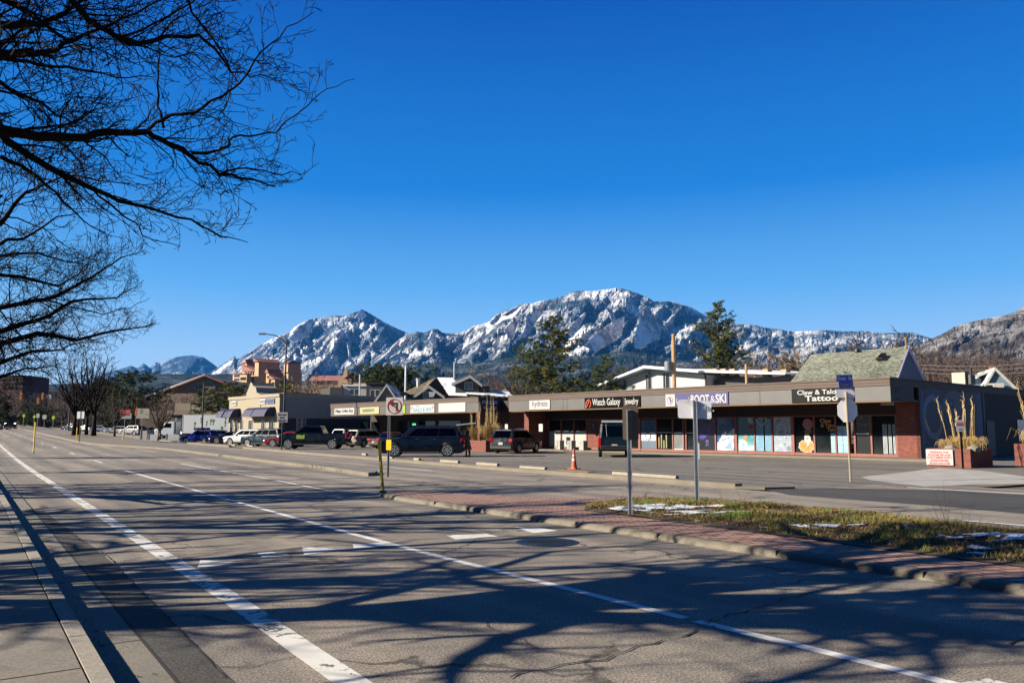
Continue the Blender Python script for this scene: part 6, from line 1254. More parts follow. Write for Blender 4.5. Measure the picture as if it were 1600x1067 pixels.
# sandstone campus towers
Fc = ortho(420, 430, R(-28)); D_ = 430; Zc = lambda py: at(420, py, D_).z; k = D_ / 1251
cb = bld('campus_hall', ortho(420, 430), 'tall pink sandstone campus building with red tile roofs and stepped towers', 'building')
Fc = ortho(420, 430); Xc = lambda px: Fc.hit(px, 600)[0]
tile = mt('tile', '94605A', .8, 0, .12, .3)
def tower(a, m_, b, base, eave, ridge, nm='tower', roofdir='x', dy=0, depth=14):
    """lit face from a to m_, shaded face from m_ to b (turned away to the right)"""
    xa, xm_, xb = Xc(a), Xc(m_), Xc(b); mb = MB(); dL = (xm_ - xa) * .5; dR = max(.1, (xb - xm_)) * .9
    P = [(xa, dy + dL), (xm_, dy), (xb, dy + dR), (xa + (xb - xm_), dy + dL + dR)]
    z0, z1 = Zc(base), Zc(eave)
    for i in range(4):
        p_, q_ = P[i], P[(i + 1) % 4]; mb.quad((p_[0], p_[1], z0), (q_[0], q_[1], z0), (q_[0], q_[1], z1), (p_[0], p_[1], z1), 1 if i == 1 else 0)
    o = mb.build(nm, [M['sandstone'], M['sandstone_shaded']], cb); mb = MB(); zr_ = Zc(ridge); ov = 1.0
    Q = [(xa - ov, dy + dL), (xm_, dy - ov), (xb + ov, dy + dR), (xa + (xb - xm_), dy + dL + dR + ov)]
    if roofdir == 'hip': c_ = (sum(q[0] for q in Q) / 4, sum(q[1] for q in Q) / 4); mb.add([(q[0], q[1], z1) for q in Q] + [(c_[0], c_[1], zr_)], [(0, 1, 4), (1, 2, 4), (2, 3, 4), (3, 0, 4), (0, 3, 2, 1)])
    else:
        m1 = ((Q[0][0] + Q[1][0]) / 2, (Q[0][1] + Q[1][1]) / 2); m2_ = ((Q[2][0] + Q[3][0]) / 2, (Q[2][1] + Q[3][1]) / 2)
        if roofdir == 'front': mb.add([(q[0], q[1], z1) for q in Q] + [(m1[0], m1[1], zr_), (m2_[0], m2_[1], zr_)], [(0, 1, 4), (1, 2, 5, 4), (2, 3, 5), (3, 0, 4, 5), (0, 3, 2, 1)])
        else:
            mb.add([(q[0], q[1], z1) for q in Q] + [(Q[0][0], Q[0][1], zr_), (Q[3][0], Q[3][1], zr_)], [(0, 1, 4), (1, 2, 5, 4), (2, 3, 5), (3, 0, 4, 5), (0, 3, 2, 1)])
    mb.build('tile_roof', [tile], cb); return o
tower(371, 377, 383, 640, 567, 564, dy=6); tower(366, 370, 372, 640, 580, 578, dy=12); tower(377.5, 381, 394, 640, 566, 560, roofdir='front', dy=4); tower(378, 401, 408, 640, 580, 570, dy=-2); tower(365, 391, 396, 640, 585, 583, dy=-6)
tower(400, 407, 433, 640, 566, 560, dy=-4, roofdir='lean'); tower(422, 427, 444, 640, 584, 578, dy=-8, roofdir='front'); tower(431, 438, 446, 640, 594, 588, dy=-10); tower(446, 455, 472, 640, 583, 581, dy=-6); tower(447.5, 455, 471, 583, 569, 563.5, dy=-7, roofdir='hip')
def cwin(a, m_, dy, px, py, w_, h):             # a window set into the lit face of a tower
    xa, xm_ = Xc(a), Xc(m_); dL = (xm_ - xa) * .5; x = Xc(px); z = Zc(py); t = lambda q: dy + dL * (1 - (q - xa) / (xm_ - xa)) - .12
    mb = MB(); mb.prism([(x - w_ / 2, t(x - w_ / 2), z - h / 2), (x + w_ / 2, t(x + w_ / 2), z - h / 2), (x + w_ / 2, t(x + w_ / 2), z + h / 2), (x - w_ / 2, t(x - w_ / 2), z + h / 2)], (0, .3, 0)); mb.build('window', M['window_dark'], cb)
for i in range(3):
    for j in range(5): cwin(365, 391, -6, 369 + i * 3.6, 588 + j * 5.5, .9, 1.2)
for i in range(4): cwin(365, 391, -6, 380.5 + i * 2.7, 592.5, .75, 1.6); cwin(365, 391, -6, 380.5 + i * 2.7, 600.5, .75, 1.6)
for i in range(4):
    for j in range(3): cwin(378, 401, -2, 383 + i * 4.5, 584 + j * 6.5, 1.0, 1.7)
cwin(422, 427, -8, 425, 590.5, .9, 1.3); cwin(446, 455, -6, 450.5, 590, .8, 1.6); cwin(431, 438, -10, 433.5, 601, .8, 1.6); cwin(431, 438, -10, 436, 601, .8, 1.6)
for px in (458.5, 462.5, 466.8): mb = MB(); xx = Xc(px); mb.box(xx - .5, xx + .5, -4.5 + (px - 455) * .3, -3.6 + (px - 455) * .3, Zc(579), Zc(572)); mb.build('belfry_opening', M['black'], cb)
cb2 = bld('campus_wing', ortho(530, 420), 'long pink tiled campus wing with a stone chimney right of the towers', 'building'); F5 = ortho(530, 420); X5 = lambda px: F5.hit(px, 600)[0]; Z5 = lambda py: at(530, py, 420).z
gable(cb2, X5(486), X5(540), 0, 14, Z5(594), Z5(586), M['sandstone_shaded'], tile, 'x', 1.0); gable(cb2, X5(541), X5(568), -4, 14, Z5(592), Z5(582.5), mt('wall_maroon', '4E2A2A', .8), tile, 'y', 1.0); mb = MB(); mb.prism([(X5(534), -3, Z5(620)), (X5(544), -3, Z5(620)), (X5(544), -3, Z5(578)), (X5(540), -3, Z5(577.5)), (X5(538), -3, Z5(585)), (X5(534), -3, Z5(593))], (0, 5, 0)); mb.build('chimney', M['sandstone'], cb2)
for i in range(3): o = bx(cb2, 'stone_wall', M['sandstone'], X5(533), X5(553), -7, -5, Z5(620), Z5(593.5)) if i == 0 else None
# overhead wires at right
for z0, z1, lb in ((576, 563, 'middle of the three thin power lines sagging at right'), (582, 571, 'lowest of the three thin power lines sagging at right'), (570, 556, 'highest of the three thin power lines sagging at right')):
    mb = MB(); a, b = at(1440, z0, 95), at(1700, z1, 70); mb.tube([a.lerp(b, t / 10) - Vector((0, 0, .5 * math.sin(PI * t / 10))) for t in range(11)], .02, 3)
    o = mb.build('power_line', M['galv_dull']); tag(o, lb, 'power line', 'power lines at right')

# unseen brick blocks added around the viewer to darken reflections and shadows
for i, (x0, x1, y0, y1, h, lb) in enumerate(((-44, -25, -60, 34, 7.5, 'long unseen brick block added left of the viewer to darken reflections'), (-40, -26, 42, 130, 7, 'second unseen brick block added further down the left side to darken reflections'), (-20, 60, -64, -48, 9, 'unseen brick block added behind the viewer to darken reflections'))):
    r_ = empty('brick_block', (x0, y0, 0), 0, lb, 'building'); bx(r_, 'wall', M['brick_side'], 0, x1 - x0, 0, y1 - y0, 0, h); bx(r_, 'cornice', M['coping'], -.2, x1 - x0 + .2, -.2, y1 - y0 + .2, h, h + .3)
    n_ = 14
    for k_ in range(n_):
        for zf in (1.2, 4.4):
            if i < 2: yy = (y1 - y0) * (k_ + .5) / n_; bx(r_, 'window', M['window_dark'], x1 - x0, x1 - x0 + .05, yy - 1, yy + 1, zf, zf + 1.7)
            else: xx = (x1 - x0) * (k_ + .5) / n_; bx(r_, 'window', M['window_dark'], xx - 1, xx + 1, y1 - y0, y1 - y0 + .05, zf, zf + 1.7)
# ---------------------------------------------------------------- bare street trees
def barkmat(name, col, k=.3):
    m, nt, p = newmat(name); v = tc(nt, 'Object', (1, 1, .25)); n = nz(nt, v, 14, 5, .7); c = rgb(col)
    nt.links.new(ramp(nt, n, [(.3, mul(c, 1 - k)), (.7, mul(c, 1 + k))]), p.inputs['Base Color']); p.inputs['Roughness'].default_value = .95; p.inputs['Specular IOR Level'].default_value = .1; bump(nt, p, n, .6, .02); M[name] = m; return m
barkmat('bark', '2E2722'); barkmat('bark_twig', '2F2823'); barkmat('bark_grey', '5A5048'); barkmat('bark_brown', '5A4D47'); barkmat('bark_tan', '857464')
EDGE = [(-400, 560), (0, 535), (60, 520), (110, 552), (140, 560), (200, 520), (270, 500), (300, 430), (370, 395), (392, 300), (400, 215), (440, 225), (500, 250), (520, 240), (545, 190), (575, 120), (600, 60), (640, 20), (700, -60)]
def allowed(p):
    q = proj(p)
    if q is None: return True
    x, y = q
    if x < -60 or x > 1700 or y < -60 or y > 1150: return True
    for (a, b), (c_, d) in zip(EDGE, EDGE[1:]):
        if a <= y <= c_: return x < b + (d - b) * (y - a) / (c_ - a) - 4
    return y < -60
def perp(d, rn):
    a = d.orthogonal().normalized(); b = d.cross(a); t = rn.uniform(0, 2 * PI); return a * math.cos(t) + b * math.sin(t)
def branch(mb, p, d, L, r, lvl, rn, seg=.25, up=.08, wander=.16, sides=5, check=None, kids=(3.2, 4.5, 6.0), ang=(35, 60), stop=3, shrink=.52, flat=1.0, rmin=.0028):
    n = max(2, int(L / seg)); pts = [Vector(p)]; rad = [r]; d = Vector(d).normalized(); q = Vector(p)
    for i in range(n):
        d = (d + Vector((rn.gauss(0, wander), rn.gauss(0, wander), rn.gauss(0, wander) + up))).normalized()
        if flat != 1.0: d.z *= flat; d.normalize()
        q = q + d * (L / n)
        if check and not check(q): break
        pts.append(q.copy()); rad.append(max(rmin, r * (1 - .8 * (i + 1) / n)))
    if len(pts) < 2: return
    mb.tube(pts, rad, sides if lvl < 1 else (4 if lvl == 1 else 3), cap=False)
    if lvl >= stop: return
    sprout(mb, pts, rad, L, lvl, rn, seg, up, wander, sides, check, kids, ang, stop, shrink, flat, rmin)
def sprout(mb, pts, rad, L, lvl, rn, seg, up, wander, sides, check, kids, ang, stop, shrink, flat=1.0, rmin=.0028, t0=.15):
    tot = sum((b - a).length for a, b in zip(pts, pts[1:])); m = max(1, int(tot * kids[min(lvl, len(kids) - 1)]))
    for k in range(m):
        t = t0 + (1 - t0) * (k + rn.random()) / m; f_ = t * (len(pts) - 1); i = min(int(f_), len(pts) - 2); q = pts[i].lerp(pts[i + 1], f_ - i); dd = (pts[i + 1] - pts[i]).normalized()
        a = R(rn.uniform(*ang)); nd = dd * math.cos(a) + perp(dd, rn) * math.sin(a)
        rr_ = rad[i] * rn.uniform(.4, .7); l2 = max(.08, L * shrink * rn.uniform(.5, 1.1) * (1.1 - .55 * t))
        branch(mb, q, nd, l2, max(rmin, rr_), lvl + 1, rn, max(.06, seg * .6), up, wander * 1.1, sides, check, kids, ang, stop, shrink, flat, rmin)
def root_tree(x, y, label, group, name='bare_tree', z=None):
    return empty(name, (x, y, (gz(x, y) if z is None else z)), 0, label, 'tree', group)
GT = 'bare street trees along the left sidewalk'
def street_tree(x, y, seed, label, limbs=None, H=11.0, r0=.27, fork=2.9, n=6, stop=3):
    rn = random.Random(seed); root = root_tree(x, y, label, GT); O = Vector(root.location); chk = lambda p: allowed(O + p)
    tk = MB(); cr = MB(); top = Vector((rn.uniform(-.1, .1), rn.uniform(-.1, .1), fork))
    tk.tube([(0, 0, -.1), (0, 0, .25), top * .5, top], [r0 * 1.5, r0 * 1.12, r0, r0 * .95], 12)
    for k in range(n):
        a = 2 * PI * k / n + rn.uniform(-.3, .3); e = rn.uniform(.75, 1.5); d = Vector((math.cos(a) * .75, math.sin(a) * .75, e)).normalized()
        pts = [top.copy()]; rad = [r0 * .62]; q = top.copy(); L = (H - fork) * rn.uniform(.75, 1.0); m_ = 9
        for i in range(m_):
            d = (d + Vector((rn.gauss(0, .12), rn.gauss(0, .12), .03))).normalized(); q = q + d * (L / m_)
            if not chk(q): break
            pts.append(q.copy()); rad.append(r0 * .62 * (1 - .82 * (i + 1) / m_))
        if len(pts) > 1: tk.tube(pts, rad, 8); sprout(cr, pts, rad, L * .62, 0, rn, .3, .04, .15, 5, chk, (3.2, 4.6, 5.5), (30, 65), stop, .5, 1.0, .006)
    for (dd, P, ra, rb) in (limbs or []):           # limbs surveyed in the photograph, depth given per point
        w_ = [at(px, py, D) - O for px, py, D in P]; pts = []
        for a, b in zip(w_, w_[1:]):
            for s_ in range(3): pts.append(a.lerp(b, s_ / 3) + Vector([rn.gauss(0, .012) for _ in range(3)]))
        pts.append(w_[-1]); m_ = len(pts); rad = [(ra + (rb - ra) * i / (m_ - 1)) * .82 for i in range(m_)]
        if dd:
            s_ = top * (.9 if dd == 1 else 1.0) + Vector((0, 0, .0)); pts = [s_, s_.lerp(pts[0], .5) + Vector((0, 0, .1))] + pts; rad = [ra * 1.5, ra * 1.2] + rad
        tk.tube(pts, rad, 7); tot = sum((b - a).length for a, b in zip(pts, pts[1:]))
        rad2 = [q_ * .55 for q_ in rad]; sprout(cr, pts, rad2, max(1.0, min(tot * .6, 2.6)), 0, rn, .2, .03, .2, 5, chk, (5.0, 6.5, 9.0), (25, 65), 3, .55, 1.0, .0042, .2 if dd else .03)
    tk.build('trunk', M['bark'], root, smooth=True, fix=False); cr.build('crown', M['bark_twig'], root, fix=False); return root
L1 = [
 (1, [(-120, 215, 8.0), (0, 203, 8.6), (60, 212, 8.9), (115, 216, 9.2), (165, 206, 9.4), (230, 205, 9.7), (262, 224, 9.9), (295, 241, 10.0), (345, 272, 10.2), (395, 281, 10.4), (430, 292, 10.6)], .085, .012),
 (0, [(228, 206, 9.7), (250, 186, 9.6), (305, 176, 9.6), (345, 152, 9.6), (375, 130, 9.7), (410, 82, 9.8), (450, 45, 10.0), (490, 20, 10.1)], .03, .006),
 (0, [(300, 240, 10), (335, 238, 10.1), (355, 230, 10.1), (363, 215, 10.2), (400, 212, 10.3), (430, 205, 10.4), (478, 168, 10.6), (512, 138, 10.8), (555, 124, 10.9)], .026, .005),
 (0, [(256, 200, 9.8), (247, 165, 9.8), (246, 120, 9.9), (250, 70, 10), (275, 30, 10)], .022, .006),
 (0, [(345, 270, 10.2), (385, 262, 10.5), (430, 270, 10.7), (470, 272, 10.8), (498, 255, 11)], .018, .004),
 (1, [(-100, 140, 8.2), (0, 208, 9.0), (40, 243, 9.5), (90, 270, 10), (140, 292, 10.4), (185, 315, 10.8), (235, 325, 11), (300, 345, 11.3), (345, 368, 11.5), (388, 379, 11.7)], .07, .006),
 (0, [(140, 292, 10.4), (185, 330, 10.6), (212, 350, 10.7), (225, 370, 10.8), (282, 385, 11)], .02, .006),
 (0, [(0, 245, 9.5), (45, 266, 9.8), (85, 300, 10.4), (130, 345, 10.9), (175, 370, 11.2)], .035, .005),
 (1, [(-60, -60, 7.2), (105, -10, 8.2), (140, 30, 8.6), (175, 52, 8.8), (215, 68, 9), (260, 60, 9.2), (310, 58, 9.4), (338, 78, 9.5), (360, 112, 9.7), (390, 118, 9.9), (440, 122, 10)], .055, .006),
 (0, [(215, 68, 9), (180, 60, 9.2), (240, 40, 9.3), (300, 5, 9.4), (330, -20, 9.5)], .025, .008),
 (1, [(-120, 60, 7.4), (0, 38, 8.0), (60, 40, 8.4), (100, 22, 8.7), (160, -15, 9.0)], .06, .02),
 (1, [(-100, 110, 7.8), (0, 92, 8.2), (60, 84, 8.6), (100, 75, 8.9), (150, 48, 9.2), (210, 20, 9.4), (300, -20, 9.6)], .055, .008),
 (0, [(0, 92, 8.2), (60, 100, 8.7), (130, 110, 9.1), (180, 120, 9.4), (240, 121, 9.6)], .03, .006),
 (1, [(-100, 150, 8.0), (0, 130, 8.6), (50, 156, 9.1), (90, 178, 9.5), (130, 200, 9.8)], .04, .008),
 (0, [(285, -10, 9.4), (310, 30, 9.6), (340, 75, 9.9), (372, 130, 10.2), (350, 170, 10.3), (330, 200, 10.3)], .022, .004),
 (1, [(-100, 420, 9.5), (0, 350, 10), (30, 310, 10.4), (70, 288, 10.8), (110, 270, 11)], .05, .008),
 (0, [(0, 380, 10), (40, 372, 10.4), (90, 340, 10.8), (150, 330, 11)], .03, .005)]
L2 = [
 (1, [(-80, 520, 17), (0, 480, 18.5), (75, 468, 19.5), (120, 446, 20), (150, 430, 20.5), (190, 402, 21), (226, 392, 21.4)], .09, .008),
 (1, [(-80, 560, 17), (0, 518, 18.5), (60, 500, 19.2), (115, 471, 20), (180, 466, 20.8), (225, 438, 21.3)], .1, .008),
 (1, [(-80, 570, 17), (0, 538, 18.5), (60, 520, 19.4), (120, 530, 20), (175, 518, 20.8), (215, 512, 21.3), (250, 505, 21.8)], .1, .007),
 (1, [(-80, 600, 17), (0, 565, 18.5), (50, 550, 19.2), (95, 546, 20), (140, 530, 20.6)], .08, .008),
 (1, [(-80, 470, 17), (0, 430, 18.5), (50, 436, 19.4), (90, 448, 20), (120, 430, 20.6), (155, 395, 21)], .07, .007),
 (1, [(-80, 440, 17), (0, 400, 18.5), (60, 395, 19.4), (110, 410, 20), (150, 415, 20.6)], .06, .006),
 (0, [(75, 468, 19.5), (110, 480, 20), (160, 490, 20.6), (205, 480, 21), (235, 465, 21.3)], .03, .006),
 (1, [(-80, 640, 17), (0, 590, 18.5), (40, 575, 19.5), (85, 572, 20.3)], .07, .008)]
street_tree(-2.6, 9.3, 3, 'large bare tree whose long dark limbs cross the upper left sky', L1, r0=.30, n=7)
street_tree(-2.6, 24.5, 8, 'second bare tree spreading fan shaped branches at mid left of the sky', L2, H=10, r0=.26, n=6)
street_tree(-2.8, -2.5, 14, 'bare tree behind the camera that shades the near road', None, H=11.5, r0=.3, n=8, stop=3)
street_tree(-2.4, 1.5, 19, 'low forked bare tree beside the camera shading the near lane', None, H=8.5, r0=.2, fork=2.0, n=8, stop=3)
street_tree(-3.0, 17, 23, 'slim bare tree between the two large sidewalk trees, outside the frame', None, H=10, r0=.2, n=6, stop=3)
street_tree(-2.8, 38, 31, 'third bare tree down the left sidewalk, its twigs low at the left edge', None, H=9.5, r0=.22, n=6, stop=3)
street_tree(-2.8, 54, 37, 'fourth bare tree down the left sidewalk at the far left edge', None, H=9, r0=.2, n=6, stop=2)
for i, (x, y, lb) in enumerate(((-8.5, 5.5, 'inner row tree nearest the camera, outside the frame'), (-8, 13.5, 'inner row tree behind the large sidewalk tree, outside the frame'), (-9, 21, 'third inner row tree left of the sidewalk, outside the frame'), (-8.5, 30, 'fourth inner row tree left of the sidewalk, outside the frame'))):
    street_tree(x, y, 50 + i, lb, None, H=10 + i % 2, r0=.24, fork=2.4, n=8, stop=2)
# free standing bare trees in the distance
def bare_proto(seed, H, r0, fork, n, mat, spread=.7, kids=(1.6, 2.2, 3.0), stop=3, rmin=.02, multi=1):
    rn = random.Random(seed); tk = MB(); cr = MB()
    for m_ in range(multi):
        bx_, by_ = (rn.uniform(-.5, .5), rn.uniform(-.5, .5)) if multi > 1 else (0, 0); lean = Vector((bx_ * .5, by_ * .5, 1)).normalized(); top = Vector((bx_, by_, 0)) + lean * fork
        tk.tube([(bx_, by_, -.3), top * .5 + Vector((bx_ * .5, by_ * .5, 0)), top], [r0 * 1.4, r0, r0 * .9], 8)
        for k in range(n):
            a = 2 * PI * k / n + rn.uniform(-.4, .4); d = Vector((math.cos(a) * spread, math.sin(a) * spread, rn.uniform(.7, 1.7))).normalized(); pts = [top.copy()]; q = top.copy(); L = (H - fork) * rn.uniform(.7, 1.05); rad = [r0 * .6]
            for i in range(7): d = (d + Vector((rn.gauss(0, .13), rn.gauss(0, .13), .05))).normalized(); q = q + d * (L / 7); pts.append(q.copy()); rad.append(max(rmin, r0 * .6 * (1 - .85 * (i + 1) / 7)))
            tk.tube(pts, rad, 5); sprout(cr, pts, rad, L * .6, 0, rn, H * .05, .06, .15, 4, None, kids, (25, 55), stop, .52, 1.0, rmin)
    return tk.mesh('trunk', mat, True), cr.mesh('crown', mat)
def inst(me_t, me_c, x, y, z, s_, rz, label, group, name='bare_tree', sz=None):
    r_ = empty(name, (x, y, z), rz, label, 'tree', group); r_.scale = (s_, s_, sz or s_)
    for nm, me in (('trunk', me_t), ('crown', me_c)):
        if me: o = bpy.data.objects.new(nm, me); C.objects.link(o); o.parent = r_
    return r_
PA = bare_proto(1, 10, .23, 2.4, 7, M['bark'], .62, (2.0, 2.6, 3.4), 3, .015); PB = bare_proto(2, 10, .26, 2.0, 8, M['bark_grey'], .7, (1.6, 2.2, 2.8)); PC = bare_proto(5, 8, .17, 1.4, 8, M['bark_brown'], .85, (2.2, 3.0, 3.4), 3, .02, 2); PT = bare_proto(9, 9, .2, 1.6, 8, M['bark_tan'], .8, (2.2, 3.0, 3.6), 3, .035, 2)
def plant(P, px, D, pyt, label, group=None, seed=0, H=10., pyb=None, name='bare_tree', wide=1.0):
    q = at(px, 660, D); z = gz(q.x, q.y); zt = at(px, pyt, D).z; s_ = (zt - z) / (H * 1.02); return inst(P[0], P[1], q.x, q.y, z, s_ * wide, seed * 1.7, label, group, name, s_)
GM = 'bare trees standing in the far median'
plant(PA, 117, 97, 545, 'left tree of the far median group, trunk leaning left', GM, 1); plant(PA, 123.5, 101, 548, 'second tree of the far median group behind the grey sign post', GM, 2); plant(PA, 136, 100, 552, 'third tree of the far median group, slender trunk', GM, 3, wide=.8); plant(PA, 147.5, 95, 540, 'right and thickest tree of the far median group', GM, 4)
plant(PB, 180, 125, 600, 'small thin bare tree right of the median group', None, 5, wide=.8); plant(PB, 250, 112, 612, 'bare tree between the grey panels in front of the white lorry', None, 6, wide=1.35)
GB = 'bare trees in the background town'
BG = [(PB, 20, 210, 612), (PB, 45, 230, 608), (PB, 75, 240, 612), (PB, 98, 220, 606), (PB, 165, 210, 600), (PC, 190, 200, 612), (PC, 215, 190, 610), (PC, 275, 170, 612), (PC, 240, 240, 618), (PB, 0, 180, 596), (PB, -20, 150, 580), (PC, 300, 160, 620), (PB, 60, 260, 615), (PB, 130, 250, 610), (PC, 345, 190, 622),
      (PT, 478, 230, 584), (PT, 500, 240, 588), (PT, 462, 220, 596), (PT, 520, 250, 592), (PT, 588, 260, 580), (PT, 578, 250, 586), (PT, 726, 190, 577), (PC, 745, 200, 592), (PC, 800, 150, 578), (PC, 815, 140, 560), (PC, 825, 150, 585), (PC, 785, 160, 590), (PC, 895, 150, 600), (PC, 1000, 300, 565), (PC, 1020, 280, 560), (PC, 1050, 300, 565), (PC, 1085, 280, 570), (PC, 1070, 260, 565),
      (PT, 1215, 150, 545), (PT, 1235, 160, 560), (PT, 1200, 150, 560), (PC, 1370, 210, 515), (PC, 1350, 200, 540), (PC, 1400, 190, 552), (PC, 1325, 200, 545), (PC, 1460, 110, 552), (PC, 1480, 115, 545), (PC, 1500, 120, 550), (PC, 1520, 120, 556), (PC, 1445, 120, 565), (PC, 1590, 120, 540), (PC, 1575, 100, 562), (PC, 1610, 90, 545), (PC, 1555, 130, 560)]
where = [(0, 'at the far left edge behind the oncoming van'), (60, 'behind the far lime warning signs'), (150, 'behind the far median trees'), (230, 'behind the red and pale shop signs'), (330, 'around the sports hall and lorry'), (440, 'by the awning shop'), (540, 'below the sandstone campus'), (620, 'behind the dark flat house'), (760, 'behind the snowy grey houses'), (850, 'left of the tall ragged pine'), (960, 'right of the tall ragged pine'), (1110, 'behind the white hall roof'), (1260, 'left of the green shingle roof'), (1420, 'rising behind the green shingle roof'), (1540, 'behind the rooftop air unit'), (1700, 'behind the slate gabled house at right')]
seen = {}
for i, (P, px, D, t) in enumerate(BG):
    wv = next(s_ for a, s_ in where if px <= a); seen.setdefault(wv, []).append(i)
for i, (P, px, D, t) in enumerate(BG):
    wv = next(s_ for a, s_ in where if px <= a); kk = seen[wv].index(i); tot = len(seen[wv]); col = 'tan' if P is PT else 'brown' if P is PC else 'grey'
    order = sorted(seen[wv], key=lambda j: BG[j][1]).index(i); od = '' if tot == 1 else (['leftmost', 'second from left', 'third from left', 'fourth from left', 'fifth from left', 'sixth from left'][order] + ' ')
    plant(P, px, D, t, f'{od}bare {col} tree {wv}', GB, i, 8. if P is PC else 9. if P is PT else 10., wide=1.35 if P is PC else 1.1)
# dense thickets read as masses far behind
rn = random.Random(77); mb = MB()
def thicket(px0, px1, D, pyt, n, mat):
    for _ in range(n):
        px = rn.uniform(px0, px1); q = at(px, 660, D * rn.uniform(.9, 1.15)); zt = at(px, pyt + rn.uniform(-3, 8), D).z; z = -1
        h = (zt - z) * rn.uniform(.6, 1.0); 
        for k in range(5): d = Vector((rn.gauss(0, .25), rn.gauss(0, .25), 1)); e = q.copy(); e.z = z; mb.tube([e, e + d * h * .5, e + Vector((d.x * 1.3, d.y * 1.3, 1)) * h], [.12, .09, .04], 3, mat)
thicket(-30, 240, 330, 606, 420, 0); thicket(200, 360, 260, 618, 120, 0); thicket(440, 620, 420, 596, 260, 1); thicket(740, 1000, 380, 600, 260, 0); thicket(980, 1110, 420, 572, 260, 2); thicket(1180, 1420, 420, 556, 220, 1); thicket(1420, 1640, 300, 545, 420, 0)
o = mb.build('woodland', [M['bark_brown'], M['bark_tan'], barkmat('bark_red', '6E4C48')], fix=False); tag(o, 'hazy belt of leafless woodland at the foot of the mountains', 'woodland', kind='stuff')
# ---------------------------------------------------------------- evergreens
def needlemat(name, col):
    m, nt, p = newmat(name); c = rgb(col); n = nz(nt, tc(nt), 1.1, 3); nt.links.new(ramp(nt, n, [(.3, mul(c, .6)), (.7, mul(c, 1.45))]), p.inputs['Base Color']); p.inputs['Roughness'].default_value = .85; p.inputs['Specular IOR Level'].default_value = .15; M[name] = m
needlemat('needle', '535C2E'); needlemat('needle_dark', '333E20'); needlemat('needle_olive', '7A7440'); needlemat('needle_brown', '6B5B35')
def evergreen(px, D, pyt, label, seed, wfac=.3, dens=1.0, droop=-.1, bare=.15, mats=('needle', 'needle_dark', 'needle_olive'), shape='cone', rag=.35, clump=.42, trunk_lean=0, n=None):
    rn = random.Random(seed); q = at(px, 660, D); z0 = gz(q.x, q.y); H = at(px, pyt, D).z - z0; root = empty('pine_tree' if shape != 'cone' else 'spruce_tree', (q.x, q.y, z0), 0, label, 'tree', None)
    tk = MB(); cr = MB(); r0 = H * .017 + .05; tk.tube([(0, 0, -.2), (0, 0, H * .5), (trunk_lean, 0, H * .97)], [r0, r0 * .7, .03], 8)
    nb = int((n or 90) * dens)
    for i in range(nb):
        t = bare + (1 - bare) * (i + rn.random()) / nb; z = H * t
        if shape == 'cone': Lb = H * wfac * (1.06 - t) ** .8
        elif shape == 'round': Lb = H * wfac * math.sin(PI * min(1, max(.05, (t - bare) / (1 - bare) * .9 + .1))) ** .6
        else: Lb = H * wfac * (.35 + .65 * math.sin(PI * min(1, (t - bare) / (1 - bare) * .8 + .2))) * (1.0 if t < .75 else 1.0 - (t - .75) * 2.2)
        Lb *= rn.uniform(1 - rag, 1 + rag * .6); a = rn.uniform(0, 2 * PI); d = Vector((math.cos(a), math.sin(a), droop + rn.gauss(0, .12) + (.4 * (t - .5) if shape != 'cone' else .3 * t)))
        p0 = Vector((trunk_lean * t, 0, z)); p1 = p0 + d * Lb * .55; p2 = p0 + d * Lb + Vector((0, 0, Lb * .1)); tk.tube([p0, p1, p2], [r0 * .3 * (1.1 - t), r0 * .2 * (1.1 - t), .01], 4, cap=False)
        nc = max(3, int(Lb / clump * 2.6))
        for k in range(nc):
            f_ = .22 + .8 * (k + rn.random()) / nc; c_ = p0.lerp(p2, f_) + Vector((rn.gauss(0, .16 * Lb * .4), rn.gauss(0, .16 * Lb * .4), rn.gauss(0, .08 * Lb))); m_ = rn.choice((0, 0, 1, 1, 2)); sz = clump * rn.uniform(.5, 1.1)
            for l in range(30):
                v = Vector((rn.gauss(0, 1), rn.gauss(0, 1), rn.gauss(0, .55))).normalized() * sz * rn.uniform(.3, 1); u_ = perp(v.normalized(), rn) * sz * .085; b = c_ + v * .25
                cr.add([b - u_, b + u_, c_ + v + Vector((0, 0, sz * .1))], [(0, 1, 2)], m_)
    tk.build('trunk', M['bark_grey'], root, smooth=True, fix=False); cr.build('crown', [M[x] for x in mats], root, fix=False); return root
evergreen(863, 95, 497, 'tall ragged pine with open branches rising behind the near shops', 4, .5, 1.0, .02, .12, ('needle', 'needle_dark', 'needle_olive'), 'cone', .6, .5, n=110)
evergreen(948, 90, 556, 'short dense dark evergreen left of the white hall roof', 6, .42, .9, .0, .05, ('needle', 'needle_dark', 'needle'), 'cone', .3, .42, n=70)
evergreen(972, 92, 574, 'small dark evergreen at the tip of the white hall eave', 16, .40, .8, .0, .05, ('needle', 'needle_dark', 'needle_dark'), 'cone', .3, .42, n=50)
evergreen(1126, 115, 473, 'tall full green spruce standing behind the white hall', 9, .2, 1.0, .05, .16, ('needle', 'needle_dark', 'needle_olive'), 'oval', .5, .55, n=150)
evergreen(616, 200, 581, 'dark round pine behind the cream gabled house', 12, .85, 1.0, .1, .1, ('needle', 'needle_dark', 'needle_dark'), 'round', .2, 1.2, n=110)
evergreen(316, 145, 598, 'green spruce in front of the arched hall window', 13, .42, .8, -.05, .05, ('needle', 'needle_dark', 'needle_olive'), 'cone', .3, .55, n=60)
evergreen(362, 150, 600, 'bushy pine between the hall and the awning shop', 15, .62, .9, .05, .05, ('needle', 'needle_dark', 'needle_olive'), 'round', .3, .6, n=70)
